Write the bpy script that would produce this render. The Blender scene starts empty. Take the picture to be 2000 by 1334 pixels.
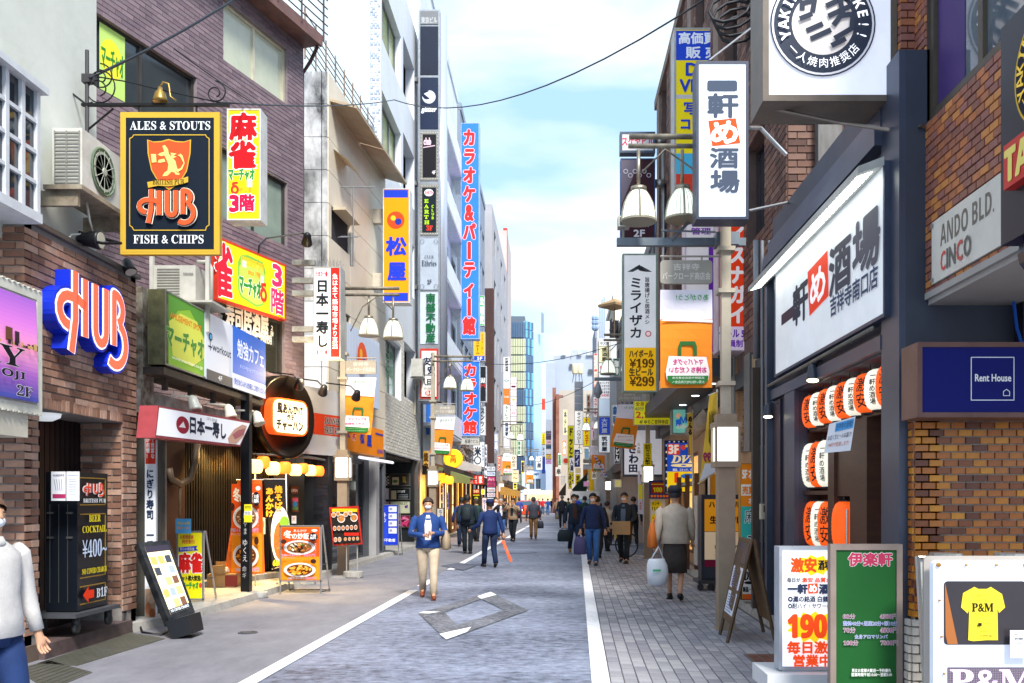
import bpy, math, random
from mathutils import Vector, Matrix
random.seed(11)
S = bpy.context.scene
COL = S.collection
R = math.radians
F, CX, CY, H = 1750.0, 1085.0, 975.0, 1.55   # focal length (px), vanishing point (px), eye height (m)

# ------------------------------------------------------------------ camera
cd = bpy.data.cameras.new('camera'); cam = bpy.data.objects.new('camera', cd); COL.objects.link(cam)
cam.location = (0, 0, H); cam.rotation_euler = (R(90), 0, 0)
cd.sensor_width = 36; cd.lens = F*36/2000
cd.shift_x = -(CX-1000)/2000; cd.shift_y = (CY-667)/2000
cd.clip_start = .1; cd.clip_end = 3000
S.camera = cam
# ------------------------------------------------------------------ sky, sun, exposure
W_ = bpy.data.worlds.new('World'); S.world = W_; W_.use_nodes = True
nt = W_.node_tree; N = nt.nodes; Lk = nt.links
bg = N['Background']; bg.inputs['Strength'].default_value = .11
sky = N.new('ShaderNodeTexSky'); sky.sky_type = 'NISHITA'; sky.sun_disc = False
sky.sun_elevation = R(48); sky.sun_rotation = R(158); sky.air_density = 1.0; sky.dust_density = 2.0
tc = N.new('ShaderNodeTexCoord'); mp = N.new('ShaderNodeMapping'); mp.inputs['Scale'].default_value = (1.6, 1.2, 4.6)
mp.inputs['Location'].default_value = (1.3, .45, .27); mp.inputs['Rotation'].default_value = (0, .38, .0)
nz = N.new('ShaderNodeTexNoise'); nz.inputs['Scale'].default_value = 1.9; nz.inputs['Detail'].default_value = 7; nz.inputs['Roughness'].default_value = .5
nz.inputs['Distortion'].default_value = .25
cr = N.new('ShaderNodeValToRGB'); cr.color_ramp.elements[0].position = .40; cr.color_ramp.elements[1].position = .66
cr.color_ramp.elements[0].color = (0, 0, 0, 1); cr.color_ramp.elements[1].color = (1, 1, 1, 1)
nz2 = N.new('ShaderNodeTexNoise'); nz2.inputs['Scale'].default_value = 4.2; nz2.inputs['Detail'].default_value = 8
cl = N.new('ShaderNodeMix'); cl.data_type = 'RGBA'; cl.inputs['A'].default_value = (2.5, 2.75, 3.05, 1); cl.inputs['B'].default_value = (3.7, 3.75, 3.85, 1)
mx = N.new('ShaderNodeMix'); mx.data_type = 'RGBA'
thin = N.new('ShaderNodeMix'); thin.data_type = 'RGBA'; thin.inputs['Factor'].default_value = .85; thin.inputs['B'].default_value = (1.25, 2.0, 2.75, 1)
Lk.new(tc.outputs['Generated'], mp.inputs['Vector']); Lk.new(mp.outputs[0], nz.inputs['Vector']); Lk.new(mp.outputs[0], nz2.inputs['Vector'])
Lk.new(nz.outputs['Fac'], cr.inputs['Fac']); Lk.new(nz2.outputs['Fac'], cl.inputs['Factor'])
Lk.new(sky.outputs[0], thin.inputs['A']); Lk.new(thin.outputs['Result'], mx.inputs['A'])
Lk.new(cl.outputs['Result'], mx.inputs['B']); Lk.new(cr.outputs['Color'], mx.inputs['Factor']); Lk.new(mx.outputs['Result'], bg.inputs['Color'])
sd = bpy.data.lights.new('sun', 'SUN'); sd.energy = 1.5; sd.angle = R(13); sd.color = (1, .95, .87)
so = bpy.data.objects.new('sun', sd); COL.objects.link(so); so.rotation_euler = (R(42), 0, R(22))
S.view_settings.view_transform = 'Standard'; S.view_settings.look = 'None'; S.view_settings.gamma = 1
S.view_settings.use_curve_mapping = False
S.view_settings.exposure = 1.98
S.cycles.max_bounces = 6; S.cycles.diffuse_bounces = 4; S.cycles.glossy_bounces = 3; S.cycles.transmission_bounces = 4
S.cycles.caustics_reflective = False; S.cycles.caustics_refractive = False
S.cycles.sample_clamp_indirect = 4

# ------------------------------------------------------------------ materials
def lin(c):
    if isinstance(c, str):
        c = c.lstrip('#')
        if len(c) == 3: c = ''.join(k*2 for k in c)
        c = [int(c[i:i+2], 16)/255 for i in (0, 2, 4)]
        return tuple((x/12.92 if x <= .04045 else ((x+.055)/1.055)**2.4) for x in c)
    return tuple(c)
MC = {}
def M(col, rough=.55, metal=0., e=0., dirt=.0, scale=3., bump=0., dcol=None, stretch=None, spec=.4):
    """paint-like material: flat pigment + noise wear + fine relief"""
    key = (col, rough, metal, e, dirt, scale, bump, dcol, stretch, spec)
    if key in MC: return MC[key]
    m = bpy.data.materials.new('m_'+str(col).strip('#')); m.use_nodes = True; n = m.node_tree.nodes; l = m.node_tree.links
    b = n['Principled BSDF']; c = lin(col)
    b.inputs['Base Color'].default_value = (*c, 1); b.inputs['Roughness'].default_value = rough
    b.inputs['Metallic'].default_value = metal; b.inputs['Specular IOR Level'].default_value = spec
    if e:
        b.inputs['Emission Color'].default_value = (*c, 1); b.inputs['Emission Strength'].default_value = e
    if dirt or bump:
        t = n.new('ShaderNodeTexCoord'); p = n.new('ShaderNodeMapping')
        if stretch: p.inputs['Scale'].default_value = stretch
        z = n.new('ShaderNodeTexNoise'); z.inputs['Scale'].default_value = scale; z.inputs['Detail'].default_value = 6; z.inputs['Roughness'].default_value = .65
        l.new(t.outputs['Object'], p.inputs['Vector']); l.new(p.outputs[0], z.inputs['Vector'])
        if dirt:
            r = n.new('ShaderNodeValToRGB'); r.color_ramp.elements[0].position = .36; r.color_ramp.elements[1].position = .64
            d = lin(dcol) if dcol else tuple(x*.35 for x in c)
            r.color_ramp.elements[0].color = (*[x*(1-dirt)+y*dirt for x, y in zip(c, d)], 1)
            r.color_ramp.elements[1].color = (*[min(1, x*(1+dirt*.15)) for x in c], 1)
            l.new(z.outputs['Fac'], r.inputs['Fac']); l.new(r.outputs['Color'], b.inputs['Base Color'])
            if e: l.new(r.outputs['Color'], b.inputs['Emission Color'])
        if bump:
            z2 = n.new('ShaderNodeTexNoise'); z2.inputs['Scale'].default_value = scale*14; z2.inputs['Detail'].default_value = 3
            l.new(p.outputs[0], z2.inputs['Vector'])
            bp = n.new('ShaderNodeBump'); bp.inputs['Strength'].default_value = bump; bp.inputs['Distance'].default_value = .01
            l.new(z2.outputs['Fac'], bp.inputs['Height']); l.new(bp.outputs[0], b.inputs['Normal'])
    MC[key] = m; return m
def GLASS(col='#20262b', rough=.06, e=0): return M(col, rough, 0., e, .25, 1.3, 0, None, None, .9)
def METAL(col='#8a8a86', rough=.42): return M(col, rough, .75, 0, .3, 5., .1)

# ------------------------------------------------------------------ frames
class Pl:
    """vertical plane: local x along the wall (left to right as the street sees it), y into the wall, z up"""
    def __init__(s, x, y, rz=0): s.ox, s.oy, s.a = x, y, R(rz); s.c, s.s = math.cos(s.a), math.sin(s.a)
    def W(s, x, y, z): return Vector((s.ox+x*s.c-y*s.s, s.oy+x*s.s+y*s.c, z))
    def px(s, u, v=0., d=0.):
        """photo pixel -> (x, z) on the plane shifted d metres towards the street"""
        dx, dz = (u-CX)/F, (CY-v)/F
        n = (s.s, -s.c); o = (s.ox+n[0]*d, s.oy+n[1]*d)
        t = (o[0]*n[0]+o[1]*n[1])/(dx*n[0]+n[1])
        X, Y = dx*t-s.ox, t-s.oy
        return X*s.c+Y*s.s, H+dz*t
    def x(s, u, d=0.): return s.px(u, 0, d)[0]
    def z(s, u, v, d=0.): return s.px(u, v, d)[1]
    X = x
def Fr(Y): return Pl(0, Y, 0)
def G(u, v): Y = H*F/(v-CY); return ((u-CX)/F*Y, Y)
def P3(u, v, Y): return Vector(((u-CX)/F*Y, Y, H+(CY-v)/F*Y))
OR = Pl(0, 0, 0)

class MB:
    def __init__(s, P=OR): s.v, s.f, s.mi, s.P, s.m = [], [], [], P, 0; s.sm = False
    def add(s, vs, fs, raw=False):
        b = len(s.v)
        s.v += [Vector(p) for p in vs] if raw else [s.P.W(*p) for p in vs]
        s.f += [tuple(i+b for i in f) for f in fs]; s.mi += [s.m]*len(fs); return s
    def box(s, x0, y0, z0, x1, y1, z1, taper=0.):
        if x0 > x1: x0, x1 = x1, x0
        if y0 > y1: y0, y1 = y1, y0
        if z0 > z1: z0, z1 = z1, z0
        t = taper
        return s.add([(x0+t, y0, z0+t), (x1-t, y0, z0+t), (x1, y1, z0), (x0, y1, z0), (x0+t, y0, z1-t), (x1-t, y0, z1-t), (x1, y1, z1), (x0, y1, z1)],
                     [(0, 3, 2, 1), (4, 5, 6, 7), (0, 1, 5, 4), (1, 2, 6, 5), (2, 3, 7, 6), (3, 0, 4, 7)])
    def quad(s, a, b, c, d): return s.add([a, b, c, d], [(0, 1, 2, 3)])
    def poly(s, pts, y0, y1):
        """prism from a polygon in x, z between depths y0 (front) and y1"""
        n = len(pts); v = [(p[0], y0, p[1]) for p in pts]+[(p[0], y1, p[1]) for p in pts]
        return s.add(v, [tuple(range(n)), tuple(range(2*n-1, n-1, -1))]+[(i, i+n, (i+1) % n+n, (i+1) % n) for i in range(n)])
    def flat(s, pts, y): return s.add([(p[0], y, p[1]) for p in pts], [tuple(range(len(pts)))])
    def tube(s, pts, r, n=8, cap=True):
        pts = [s.P.W(*p) for p in pts]; rs = r if isinstance(r, (list, tuple)) else [r]*len(pts); V = []; Fc = []
        up = None
        for i, p in enumerate(pts):
            d = (pts[min(i+1, len(pts)-1)]-pts[max(i-1, 0)]).normalized()
            if up is None: up = Vector((0, 0, 1)) if abs(d.z) < .9 else Vector((1, 0, 0))
            a = d.cross(up).normalized(); b = a.cross(d).normalized(); up = b
            for k in range(n): w = 2*math.pi*k/n; V.append(p+(a*math.cos(w)+b*math.sin(w))*rs[i])
        for i in range(len(pts)-1):
            for k in range(n): Fc.append((i*n+k, i*n+(k+1) % n, (i+1)*n+(k+1) % n, (i+1)*n+k))
        if cap: Fc += [tuple(range(n-1, -1, -1)), tuple(range((len(pts)-1)*n, len(pts)*n))]
        return s.add(V, Fc, True)
    def lathe(s, c, prof, n=16, sx=1., sy=1., axis='z'):
        V = []; Fc = []
        for r, h in prof:
            for k in range(n):
                w = 2*math.pi*k/n; a, b = r*math.cos(w)*sx, r*math.sin(w)*sy
                V.append((c[0]+a, c[1]+b, c[2]+h) if axis == 'z' else ((c[0]+a, c[1]+h, c[2]+b) if axis == 'y' else (c[0]+h, c[1]+a, c[2]+b)))
        for i in range(len(prof)-1):
            for k in range(n): Fc.append((i*n+k, i*n+(k+1) % n, (i+1)*n+(k+1) % n, (i+1)*n+k))
        if prof[0][0] > .0001: Fc.append(tuple(range(n-1, -1, -1)))
        if prof[-1][0] > .0001: Fc.append(tuple(range((len(prof)-1)*n, len(prof)*n)))
        return s.add(V, Fc)
    def disc(s, cx, cz, rx, rz, y, n=28, y1=None):
        p = [(cx+rx*math.cos(2*math.pi*k/n), cz+rz*math.sin(2*math.pi*k/n)) for k in range(n)]
        return s.flat(p, y) if y1 is None else s.poly(p, y, y1)
    def ball(s, c, r, n=12, m=8):
        rx, ry, rz = r if isinstance(r, (tuple, list)) else (r, r, r)
        return s.lathe(c, [(max(.00001, math.sin(math.pi*i/m)), -math.cos(math.pi*i/m)*rz) for i in range(m+1)], n, rx, ry)
    def build(s, name, mats, parent=None, smooth=False, kind=None):
        me = bpy.data.meshes.new(name); off = parent.location if parent is not None and not s_child(parent) else Vector((0, 0, 0))
        base = off if parent is not None else Vector((0, 0, 0))
        if parent is not None and s_child(parent): base = WB[parent.name]
        me.from_pydata([p-base for p in s.v], [], s.f)
        for m in (mats if isinstance(mats, list) else [mats]): me.materials.append(m)
        if len(me.materials) > 1: me.polygons.foreach_set('material_index', s.mi)
        if smooth or s.sm: me.polygons.foreach_set('use_smooth', [True]*len(s.f))
        o = bpy.data.objects.new(name, me); COL.objects.link(o)
        if parent is not None: o.parent = parent; WB[o.name] = base
        if kind: o['kind'] = kind
        return o
WB = {}
def s_child(o): return o.parent is not None
def tag(o, label, cat, group=None):
    o['label'] = label; o['category'] = cat
    if group: o['group'] = group
    return o
def thing(name, label, cat, loc, group=None):
    o = bpy.data.objects.new(name, None); o.empty_display_size = .2; COL.objects.link(o); o.location = loc
    return tag(o, label, cat, group)
def struct(name, mb, mat, smooth=False):
    o = mb.build(name, mat, smooth=smooth); o['kind'] = 'structure'; return o

# ------------------------------------------------------------------ lettering
TC = bpy.data.curves.new('lettering_source', 'FONT'); TC.resolution_u = 2; TC.fill_mode = 'FRONT'
TO = bpy.data.objects.new('lettering_source', TC); GC = {}
def glyph(t):
    if t not in GC:
        TC.body = t; me = bpy.data.meshes.new_from_object(TO)
        vs = [(v.co.x, v.co.y) for v in me.vertices]; fs = [tuple(p.vertices) for p in me.polygons]
        bpy.data.meshes.remove(me)
        if not vs: vs, fs = [(0, 0), (1, 0), (1, 1)], []
        GC[t] = (vs, fs, min(a for a, b in vs), max(a for a, b in vs), min(b for a, b in vs), max(b for a, b in vs))
    return GC[t]
def ser(t): return ''.join(chr(0x1D400+ord(c)-65) if 'A' <= c <= 'Z' else chr(0x1D41A+ord(c)-97) if 'a' <= c <= 'z' else chr(0x1D7CE+ord(c)-48) if '0' <= c <= '9' else c for c in t)
def san(t): return ''.join(chr(0x1D5D4+ord(c)-65) if 'A' <= c <= 'Z' else chr(0x1D5EE+ord(c)-97) if 'a' <= c <= 'z' else chr(0x1D7EC+ord(c)-48) if '0' <= c <= '9' else c for c in t)
def ita(t): return ''.join(chr(0x1D468+ord(c)-65) if 'A' <= c <= 'Z' else chr(0x1D482+ord(c)-97) if 'a' <= c <= 'z' else c for c in t)
def put(mb, t, x0, z0, x1, z1, y, bold=0., em=False, rot=0, mir=False):
    vs, fs, a0, a1, b0, b1 = glyph(t)
    if em: a0, a1, b0, b1 = 0, 1, -.12, .88
    w, h = max(a1-a0, .02), max(b1-b0, .02)
    if rot: w, h = h, w
    sx, sz = (x1-x0)/w, (z1-z0)/h
    offs = [(0, 0)] if not bold else [(bold*math.cos(k*math.pi/3+.3), bold*math.sin(k*math.pi/3+.3)) for k in range(6)]
    for i, (ox, oz) in enumerate(offs):
        yy = y-i*.00012
        if rot: pts = [(x0+ox+(b1-b)*sx, yy, z0+oz+(a1-a)*sz) for a, b in vs]
        elif mir: pts = [(x1+ox-(a-a0)*sx, yy, z0+oz+(b-b0)*sz) for a, b in vs]
        else: pts = [(x0+ox+(a-a0)*sx, yy, z0+oz+(b-b0)*sz) for a, b in vs]
        mb.add(pts, fs)
def stroke(mb, pts, w, y, y1=None):
    """thick line in the plane with round joints; y1 makes it a prism"""
    for i in range(len(pts)-1):
        (a, b), (c, d) = pts[i], pts[i+1]; L = math.hypot(c-a, d-b)
        if L < 1e-6: continue
        nx, nz = -(d-b)/L*w/2, (c-a)/L*w/2; q = [(a+nx, b+nz), (a-nx, b-nz), (c-nx, d-nz), (c+nx, d+nz)]
        e = i*.00015
        mb.flat(q, y-e) if y1 is None else mb.poly(q, y-e, y1)
    for i, (a, b) in enumerate(pts[1:-1]):
        e = .0001+i*.00013
        mb.disc(a, b, w/2, w/2, y+e, 12, y1)
def arc(cx, cz, rx, rz, a0, a1, n=10): return [(cx+rx*math.cos(R(a0+(a1-a0)*i/n)), cz+rz*math.sin(R(a0+(a1-a0)*i/n))) for i in range(n+1)]

def draw(root, P, els, conv, y, lit=0., base=None, step=.0016, holder=None):
    """flat print: list of elements onto plane P; conv maps canvas -> (x, z)"""
    B = {}; lit *= .45
    for k, el in enumerate(els):
        yy = y-step*k; t = el[0]
        def mb(col, nm):
            key = (col, nm)
            if key not in B: B[key] = MB(P)
            return B[key]
        if t == 'r':
            _, a, b, c, d, col = el; x0, z0 = conv(a, d); x1, z1 = conv(c, b); mb(col, 'panel').flat([(x0, z0), (x1, z0), (x1, z1), (x0, z1)], yy)
        elif t == 'o':
            _, a, b, c, d, col = el; x0, z0 = conv(a-c, b+d); x1, z1 = conv(a+c, b-d)
            mb(col, 'emblem').disc((x0+x1)/2, (z0+z1)/2, (x1-x0)/2, (z1-z0)/2, yy, 22)
        elif t == 'p':
            mb(el[2], 'print').flat([conv(*q) for q in el[1]], yy)
        elif t == 'l':
            stroke(mb(el[3], 'line'), [conv(*q) for q in el[1]], el[2], yy)
        elif t in 'tvm':
            txt, a, b, c, d, col = el[1:7]; bold = el[7] if len(el) > 7 else 0; oc = el[8] if len(el) > 8 else None; ow = el[9] if len(el) > 9 else 0
            x0, z0 = conv(a, d); x1, z1 = conv(c, b)
            sets = [(col, bold, yy)]
            if oc: sets = [(oc, bold+ow, yy), (col, bold, yy-.0009)]
            for cc, bb, y_ in sets:
                m_ = mb(cc, 'lettering')
                if t == 't': put(m_, txt, x0, z0, x1, z1, y_, bb*abs(z1-z0))
                elif t == 'm': put(m_, txt, x0, z0, x1, z1, y_, bb*abs(z1-z0), mir=True)
                else:
                    n = len(txt); ch = (z1-z0)/n
                    for i, g in enumerate(txt):
                        if g == ' ': continue
                        za = z1-(i+1)*ch
                        latin = g.isascii()
                        if g in 'ー~～-': put(m_, g, x0+(x1-x0)*.42, za+ch*.08, x1-(x1-x0)*.42, za+ch*.92, y_, bb*ch, rot=1)
                        elif latin: put(m_, g, x0+(x1-x0)*.2, za+ch*.1, x1-(x1-x0)*.2, za+ch*.9, y_, bb*ch)
                        else: put(m_, g, x0, za+ch*.02, x1, za+ch*.98, y_, bb*ch, em=True)
    for (col, nm), m_ in B.items():
        mat = col if not isinstance(col, str) else M(col, .6, 0, lit, spec=.15)
        m_.build(nm, mat, holder or root)

def conv_px(P, d): return lambda a, b: P.px(a, b, d)
def conv_pc(x0, x1, z0, z1): return lambda a, b: (x0+(x1-x0)*a/100., z1-(z1-z0)*b/100.)
def panel(name, label, cat, P, x0, x1, z0, z1, d, els=(), frame='#8f8f8c', face='#ffffff', fw=.03, lit=0., px=False, group=None, back=0., off=0., side=None, metal=.0, pts=None, fdirt=0.):
    """box sign on plane P: casing + face + print. off = gap between wall plane and its back"""
    root = thing(name, label, cat, P.W((x0+x1)/2, -(off+d/2), z0), group)
    m = MB(P); yb, yf = -off, -(off+d)
    if pts: m.poly(pts, yf, yb)
    elif fw > 0:
        t = min(.012, d*.2)
        m.box(x0, yf+t, z0, x1, yb, z1)
        for q in ((x0, z0, x1, z0+fw), (x0, z1-fw, x1, z1), (x0, z0+fw, x0+fw, z1-fw), (x1-fw, z0+fw, x1, z1-fw)): m.box(q[0], yf, q[1], q[2], yf+t-.0005, q[3])
    else: m.box(x0, yf, z0, x1, yb, z1)
    m.build('casing', M(frame, .45, metal, 0, .35, 4.) if isinstance(frame, str) else frame, root)
    yy = yf-.0012 if fw <= 0 or pts else yf+t-.002
    if face is not None:
        f = MB(P)
        if pts: 
            f.flat([(p[0]+(sum(q[0] for q in pts)/len(pts)-p[0])*.03, p[1]+(sum(q[1] for q in pts)/len(pts)-p[1])*.08) for p in pts], yy)
        else: f.flat([(x0+fw, z0+fw), (x1-fw, z0+fw), (x1-fw, z1-fw), (x0+fw, z1-fw)], yy)
        f.build('face', M(face, .55, 0, lit*.45, max(fdirt, .13), 2., spec=.2) if isinstance(face, str) else face, root)
    dd = -yy
    draw(root, P, els, conv_px(P, dd) if px else conv_pc(x0, x1, z0, z1), yy-.0016, lit)
    return root
def fsign(name, label, cat, u0, v0, u1, v1, Y, d, els=(), **k):
    P = Fr(Y+d); x0, z1 = P.px(u0, v0, d); x1, z0 = P.px(u1, v1, d)
    return panel(name, label, cat, P, x0, x1, z0, z1, d, els, px=True, **k)
def wsign(name, label, cat, P, u0, u1, ref, d, els=(), off=0., **k):
    """sign on a receding wall; u0, u1 photo columns of its ends, ref = (u, v_top, v_bottom) at one column"""
    x0, x1 = P.x(u0, d+off), P.x(u1, d+off); z1, z0 = P.z(ref[0], ref[1], d+off), P.z(ref[0], ref[2], d+off)
    return panel(name, label, cat, P, min(x0, x1), max(x0, x1), z0, z1, d, els, off=off, **k)

# ------------------------------------------------------------------ walls
def wall(P, x0, x1, z0, z1, holes=(), mb=None, dep=.14, y=0.):
    """wall skin with real openings and reveals; holes = (x0, x1, z0, z1)"""
    m = mb or MB(P); xs = sorted({x0, x1, *[min(max(h[i], x0), x1) for h in holes for i in (0, 1)]}); zs = sorted({z0, z1, *[min(max(h[i], z0), z1) for h in holes for i in (2, 3)]})
    for i in range(len(xs)-1):
        for j in range(len(zs)-1):
            cx, cz = (xs[i]+xs[i+1])/2, (zs[j]+zs[j+1])/2
            if any(h[0] < cx < h[1] and h[2] < cz < h[3] for h in holes): continue
            m.quad((xs[i], y, zs[j]), (xs[i+1], y, zs[j]), (xs[i+1], y, zs[j+1]), (xs[i], y, zs[j+1]))
    for h in holes:
        a, b, c, d = h; e = y+dep
        m.quad((a, y, c), (a, y, d), (a, e, d), (a, e, c)); m.quad((b, y, d), (b, y, c), (b, e, c), (b, e, d))
        m.quad((a, y, d), (b, y, d), (b, e, d), (a, e, d)); m.quad((b, y, c), (a, y, c), (a, e, c), (b, e, c))
    return m
def shell(m, x0, x1, z0, z1, depth, y=0.):
    """sides, top and back behind a wall skin"""
    m.quad((x0, y, z0), (x0, y, z1), (x0, depth, z1), (x0, depth, z0)); m.quad((x1, y, z1), (x1, y, z0), (x1, depth, z0), (x1, depth, z1))
    m.quad((x0, y, z1), (x1, y, z1), (x1, depth, z1), (x0, depth, z1)); m.quad((x1, depth, z0), (x0, depth, z0), (x0, depth, z1), (x1, depth, z1))
    m.quad((x0, depth*.5, z0), (x1, depth*.5, z0), (x1, depth*.5, z1), (x0, depth*.5, z1)); return m
def window(root, P, h, mull=1, frame='#b9b9b4', glass=None, fw=.05, y=.1, rows=0, label=None):
    a, b, c, d = h; m = MB(P)
    for q in ((a, c, b, c+fw), (a, d-fw, b, d), (a, c+fw, a+fw, d-fw), (b-fw, c+fw, b, d-fw)): m.box(q[0], y-.04, q[1], q[2], y+.02, q[3])
    for i in range(1, mull+1): x = a+(b-a)*i/(mull+1); m.box(x-fw*.5, y-.035, c+fw, x+fw*.5, y+.015, d-fw)
    for i in range(1, rows+1): z = c+(d-c)*i/(rows+1); m.box(a+fw, y-.03, z-fw*.3, b-fw, y+.01, z+fw*.3)
    w = m.build('window', M(frame, .4, .3, 0, .3), root)
    if label: w['label'] = label
    MB(P).quad((a+.01, y, c+.01), (b-.01, y, c+.01), (b-.01, y, d-.01), (a+.01, y, d-.01)).build('pane', glass or GLASS(), w)
    return w
def bricks(root, spec, names, budget=300, stuff='brick_course', kinds=None, bw=.225, bh=.076, gap=.011, proud=.014, jit=.003, order=lambda c: c.y):
    """spec = list of (P, x0, x1, z0, z1, holes, mat choices). Each brick an object up to budget, the rest one mesh"""
    jobs = []
    for P, x0, x1, z0, z1, holes, mats, *opt in spec:
        w_, h_ = opt if opt else (bw, bh)
        r = 0; z = z0
        while z < z1-.01:
            hh = min(h_, z1-z); x = x0-(w_*.5 if r % 2 else 0)
            while x < x1-.005:
                a, b = max(x, x0), min(x+w_, x1); x += w_
                if b-a < .02: continue
                segs = [(a, b)]
                for h in holes:
                    if z+hh*.5 > h[2] and z+hh*.5 < h[3]:
                        ns = []
                        for p, q in segs:
                            if q <= h[0] or p >= h[1]: ns.append((p, q)); continue
                            if p < h[0]: ns.append((p, h[0]))
                            if q > h[1]: ns.append((h[1], q))
                        segs = ns
                for p, q in segs:
                    if q-p > .02: jobs.append((P, p, q, z, hh, random.choice(mats)))
            z += h_; r += 1
    jobs.sort(key=lambda j: order(j[0].W((j[1]+j[2])/2, 0, j[3])))
    cache = {}; rest = {}
    base = root.location if not s_child(root) else WB[root.name]
    for i, (P, p, q, z, hh, mt) in enumerate(jobs):
        w = q-p-gap; h = hh-gap; pr = proud+random.uniform(-jit, jit)
        if i < budget:
            key = (round(w, 3), round(h, 3), id(mt))
            if key not in cache:
                m = MB(); m.box(-w/2, -proud, -h/2, w/2, .004, h/2, .0025)
                me = bpy.data.meshes.new(names); me.from_pydata(m.v, [], [f for k, f in enumerate(m.f) if k != 4]); me.materials.append(mt); cache[key] = me
            o = bpy.data.objects.new(names, cache[key]); COL.objects.link(o); o.parent = root
            o.location = P.W((p+q)/2, proud-pr, z+hh/2)-base; o.rotation_euler = (0, 0, P.a)
            WB[o.name] = base
        else:
            rest.setdefault('m', MB()); m = rest['m']; m.P = P
            ms = rest.setdefault('mats', [])
            if mt not in ms: ms.append(mt)
            m.m = ms.index(mt); m.box(p+gap/2, -pr, z+gap/2, q-gap/2, .004, z+hh-gap/2, .0025)
    if rest: rest['m'].build(stuff, rest['mats'], root, kind='stuff')
    return len(jobs)
# ------------------------------------------------------------------ ground
def ground_mat(name, c0, c1, s1, s2, stretch, rough, bump, mid=.5, grain=.5):
    m = bpy.data.materials.new(name); m.use_nodes = True; n = m.node_tree.nodes; l = m.node_tree.links; b = n['Principled BSDF']
    t = n.new('ShaderNodeTexCoord'); p = n.new('ShaderNodeMapping'); p.inputs['Scale'].default_value = stretch; l.new(t.outputs['Object'], p.inputs['Vector'])
    a = n.new('ShaderNodeTexNoise'); a.inputs['Scale'].default_value = s1; a.inputs['Detail'].default_value = 5; a.inputs['Roughness'].default_value = .6; l.new(p.outputs[0], a.inputs['Vector'])
    g = n.new('ShaderNodeTexNoise'); g.inputs['Scale'].default_value = s2; g.inputs['Detail'].default_value = 4; g.inputs['Roughness'].default_value = .75; l.new(p.outputs[0], g.inputs['Vector'])
    f = n.new('ShaderNodeTexNoise'); f.inputs['Scale'].default_value = 160; f.inputs['Detail'].default_value = 2; l.new(t.outputs['Object'], f.inputs['Vector'])
    x = n.new('ShaderNodeMix'); x.data_type = 'FLOAT'; x.inputs['Factor'].default_value = grain; l.new(a.outputs['Fac'], x.inputs['A']); l.new(g.outputs['Fac'], x.inputs['B'])
    x2 = n.new('ShaderNodeMix'); x2.data_type = 'FLOAT'; x2.inputs['Factor'].default_value = .22; l.new(x.outputs['Result'], x2.inputs['A']); l.new(f.outputs['Fac'], x2.inputs['B'])
    r = n.new('ShaderNodeValToRGB'); r.color_ramp.elements[0].position = mid-.1; r.color_ramp.elements[1].position = mid+.09
    r.color_ramp.elements[0].color = (*lin(c0), 1); r.color_ramp.elements[1].color = (*lin(c1), 1)
    l.new(x2.outputs['Result'], r.inputs['Fac']); l.new(r.outputs['Color'], b.inputs['Base Color']); b.inputs['Roughness'].default_value = rough
    bp = n.new('ShaderNodeBump'); bp.inputs['Strength'].default_value = bump; bp.inputs['Distance'].default_value = .004
    l.new(f.outputs['Fac'], bp.inputs['Height']); l.new(bp.outputs[0], b.inputs['Normal']); return m
ASPH = ground_mat('worn_asphalt', '#2b3142', '#949db4', .6, 11, (.6, .95, 1), .55, .7, .49, .6)
WALK = ground_mat('smooth_asphalt', '#6a6a73', '#86868e', .5, 3, (1, .5, 1), .7, .25)
CONC = ground_mat('concrete', '#85837f', '#aaa8a4', .8, 6, (1, 1, 1), .8, .3)
FARG = ground_mat('far_ground', '#7d7f86', '#9a9ca2', .2, 3, (1, 1, 1), .8, .2)
PAINT = ground_mat('road_paint', '#b9bcc4', '#eef0f4', 1.5, 9, (1, 1, 1), .6, .3, .42)
WORNP = ground_mat('worn_paint', '#33363f', '#8d919b', 1.2, 14, (1, 1, 1), .6, .4, .53, .65)
SL = .0235
def LX(Y): return -2.84+SL*Y      # left white line
def RX(Y): return .128+SL*Y       # right white line
def KX(Y): return 2.33+SL*Y       # right kerb
def sheet(name, pts, z, mat):
    m = MB(); m.add([(x, y, z) for x, y in pts], [tuple(range(len(pts)))]); return struct(name, m, mat)
sheet('ground', [(-400, -60), (400, -60), (400, 1500), (-400, 1500)], -.03, FARG)
sheet('road', [(LX(-6), -6), (RX(-6)+.15, -6), (RX(135)+.15, 135), (LX(135), 135)], 0, ASPH)
sheet('cross_road', [(-60, 135), (60, 135), (60, 150), (-60, 150)], 0, WALK)
sheet('left_pavement', [(-7.5, -6), (LX(-6), -6), (LX(135), 135), (-7.5, 135)], .004, WALK)
for nm, fx, y1 in (('left_road_line', LX, 62), ('right_road_line', RX, 70)):
    m = MB()
    for a, b in ((-4, 15.2), (15.9, 17.2), (19.6, 34), (35.5, 48), (49, y1)) if nm[0] == 'l' else ((-4, 30), (31, y1)):
        m.add([(fx(a), a, .009), (fx(a)+.155, a, .009), (fx(b)+.155, b, .009), (fx(b), b, .009)], [(0, 1, 2, 3)])
    struct(nm, m, PAINT)
o_, i_ = [G(*q) for q in ((817, 1199), (958, 1157), (1032, 1193), (872, 1251))], [G(*q) for q in ((868, 1197), (940, 1171), (985, 1193), (893, 1222))]
m = MB(); m.add([(x, y, .009) for x, y in o_+i_], [(k, (k+1) % 4, 4+(k+1) % 4, 4+k) for k in range(4)]); struct('diamond_road_marking', m, WORNP)
m = MB()
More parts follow.
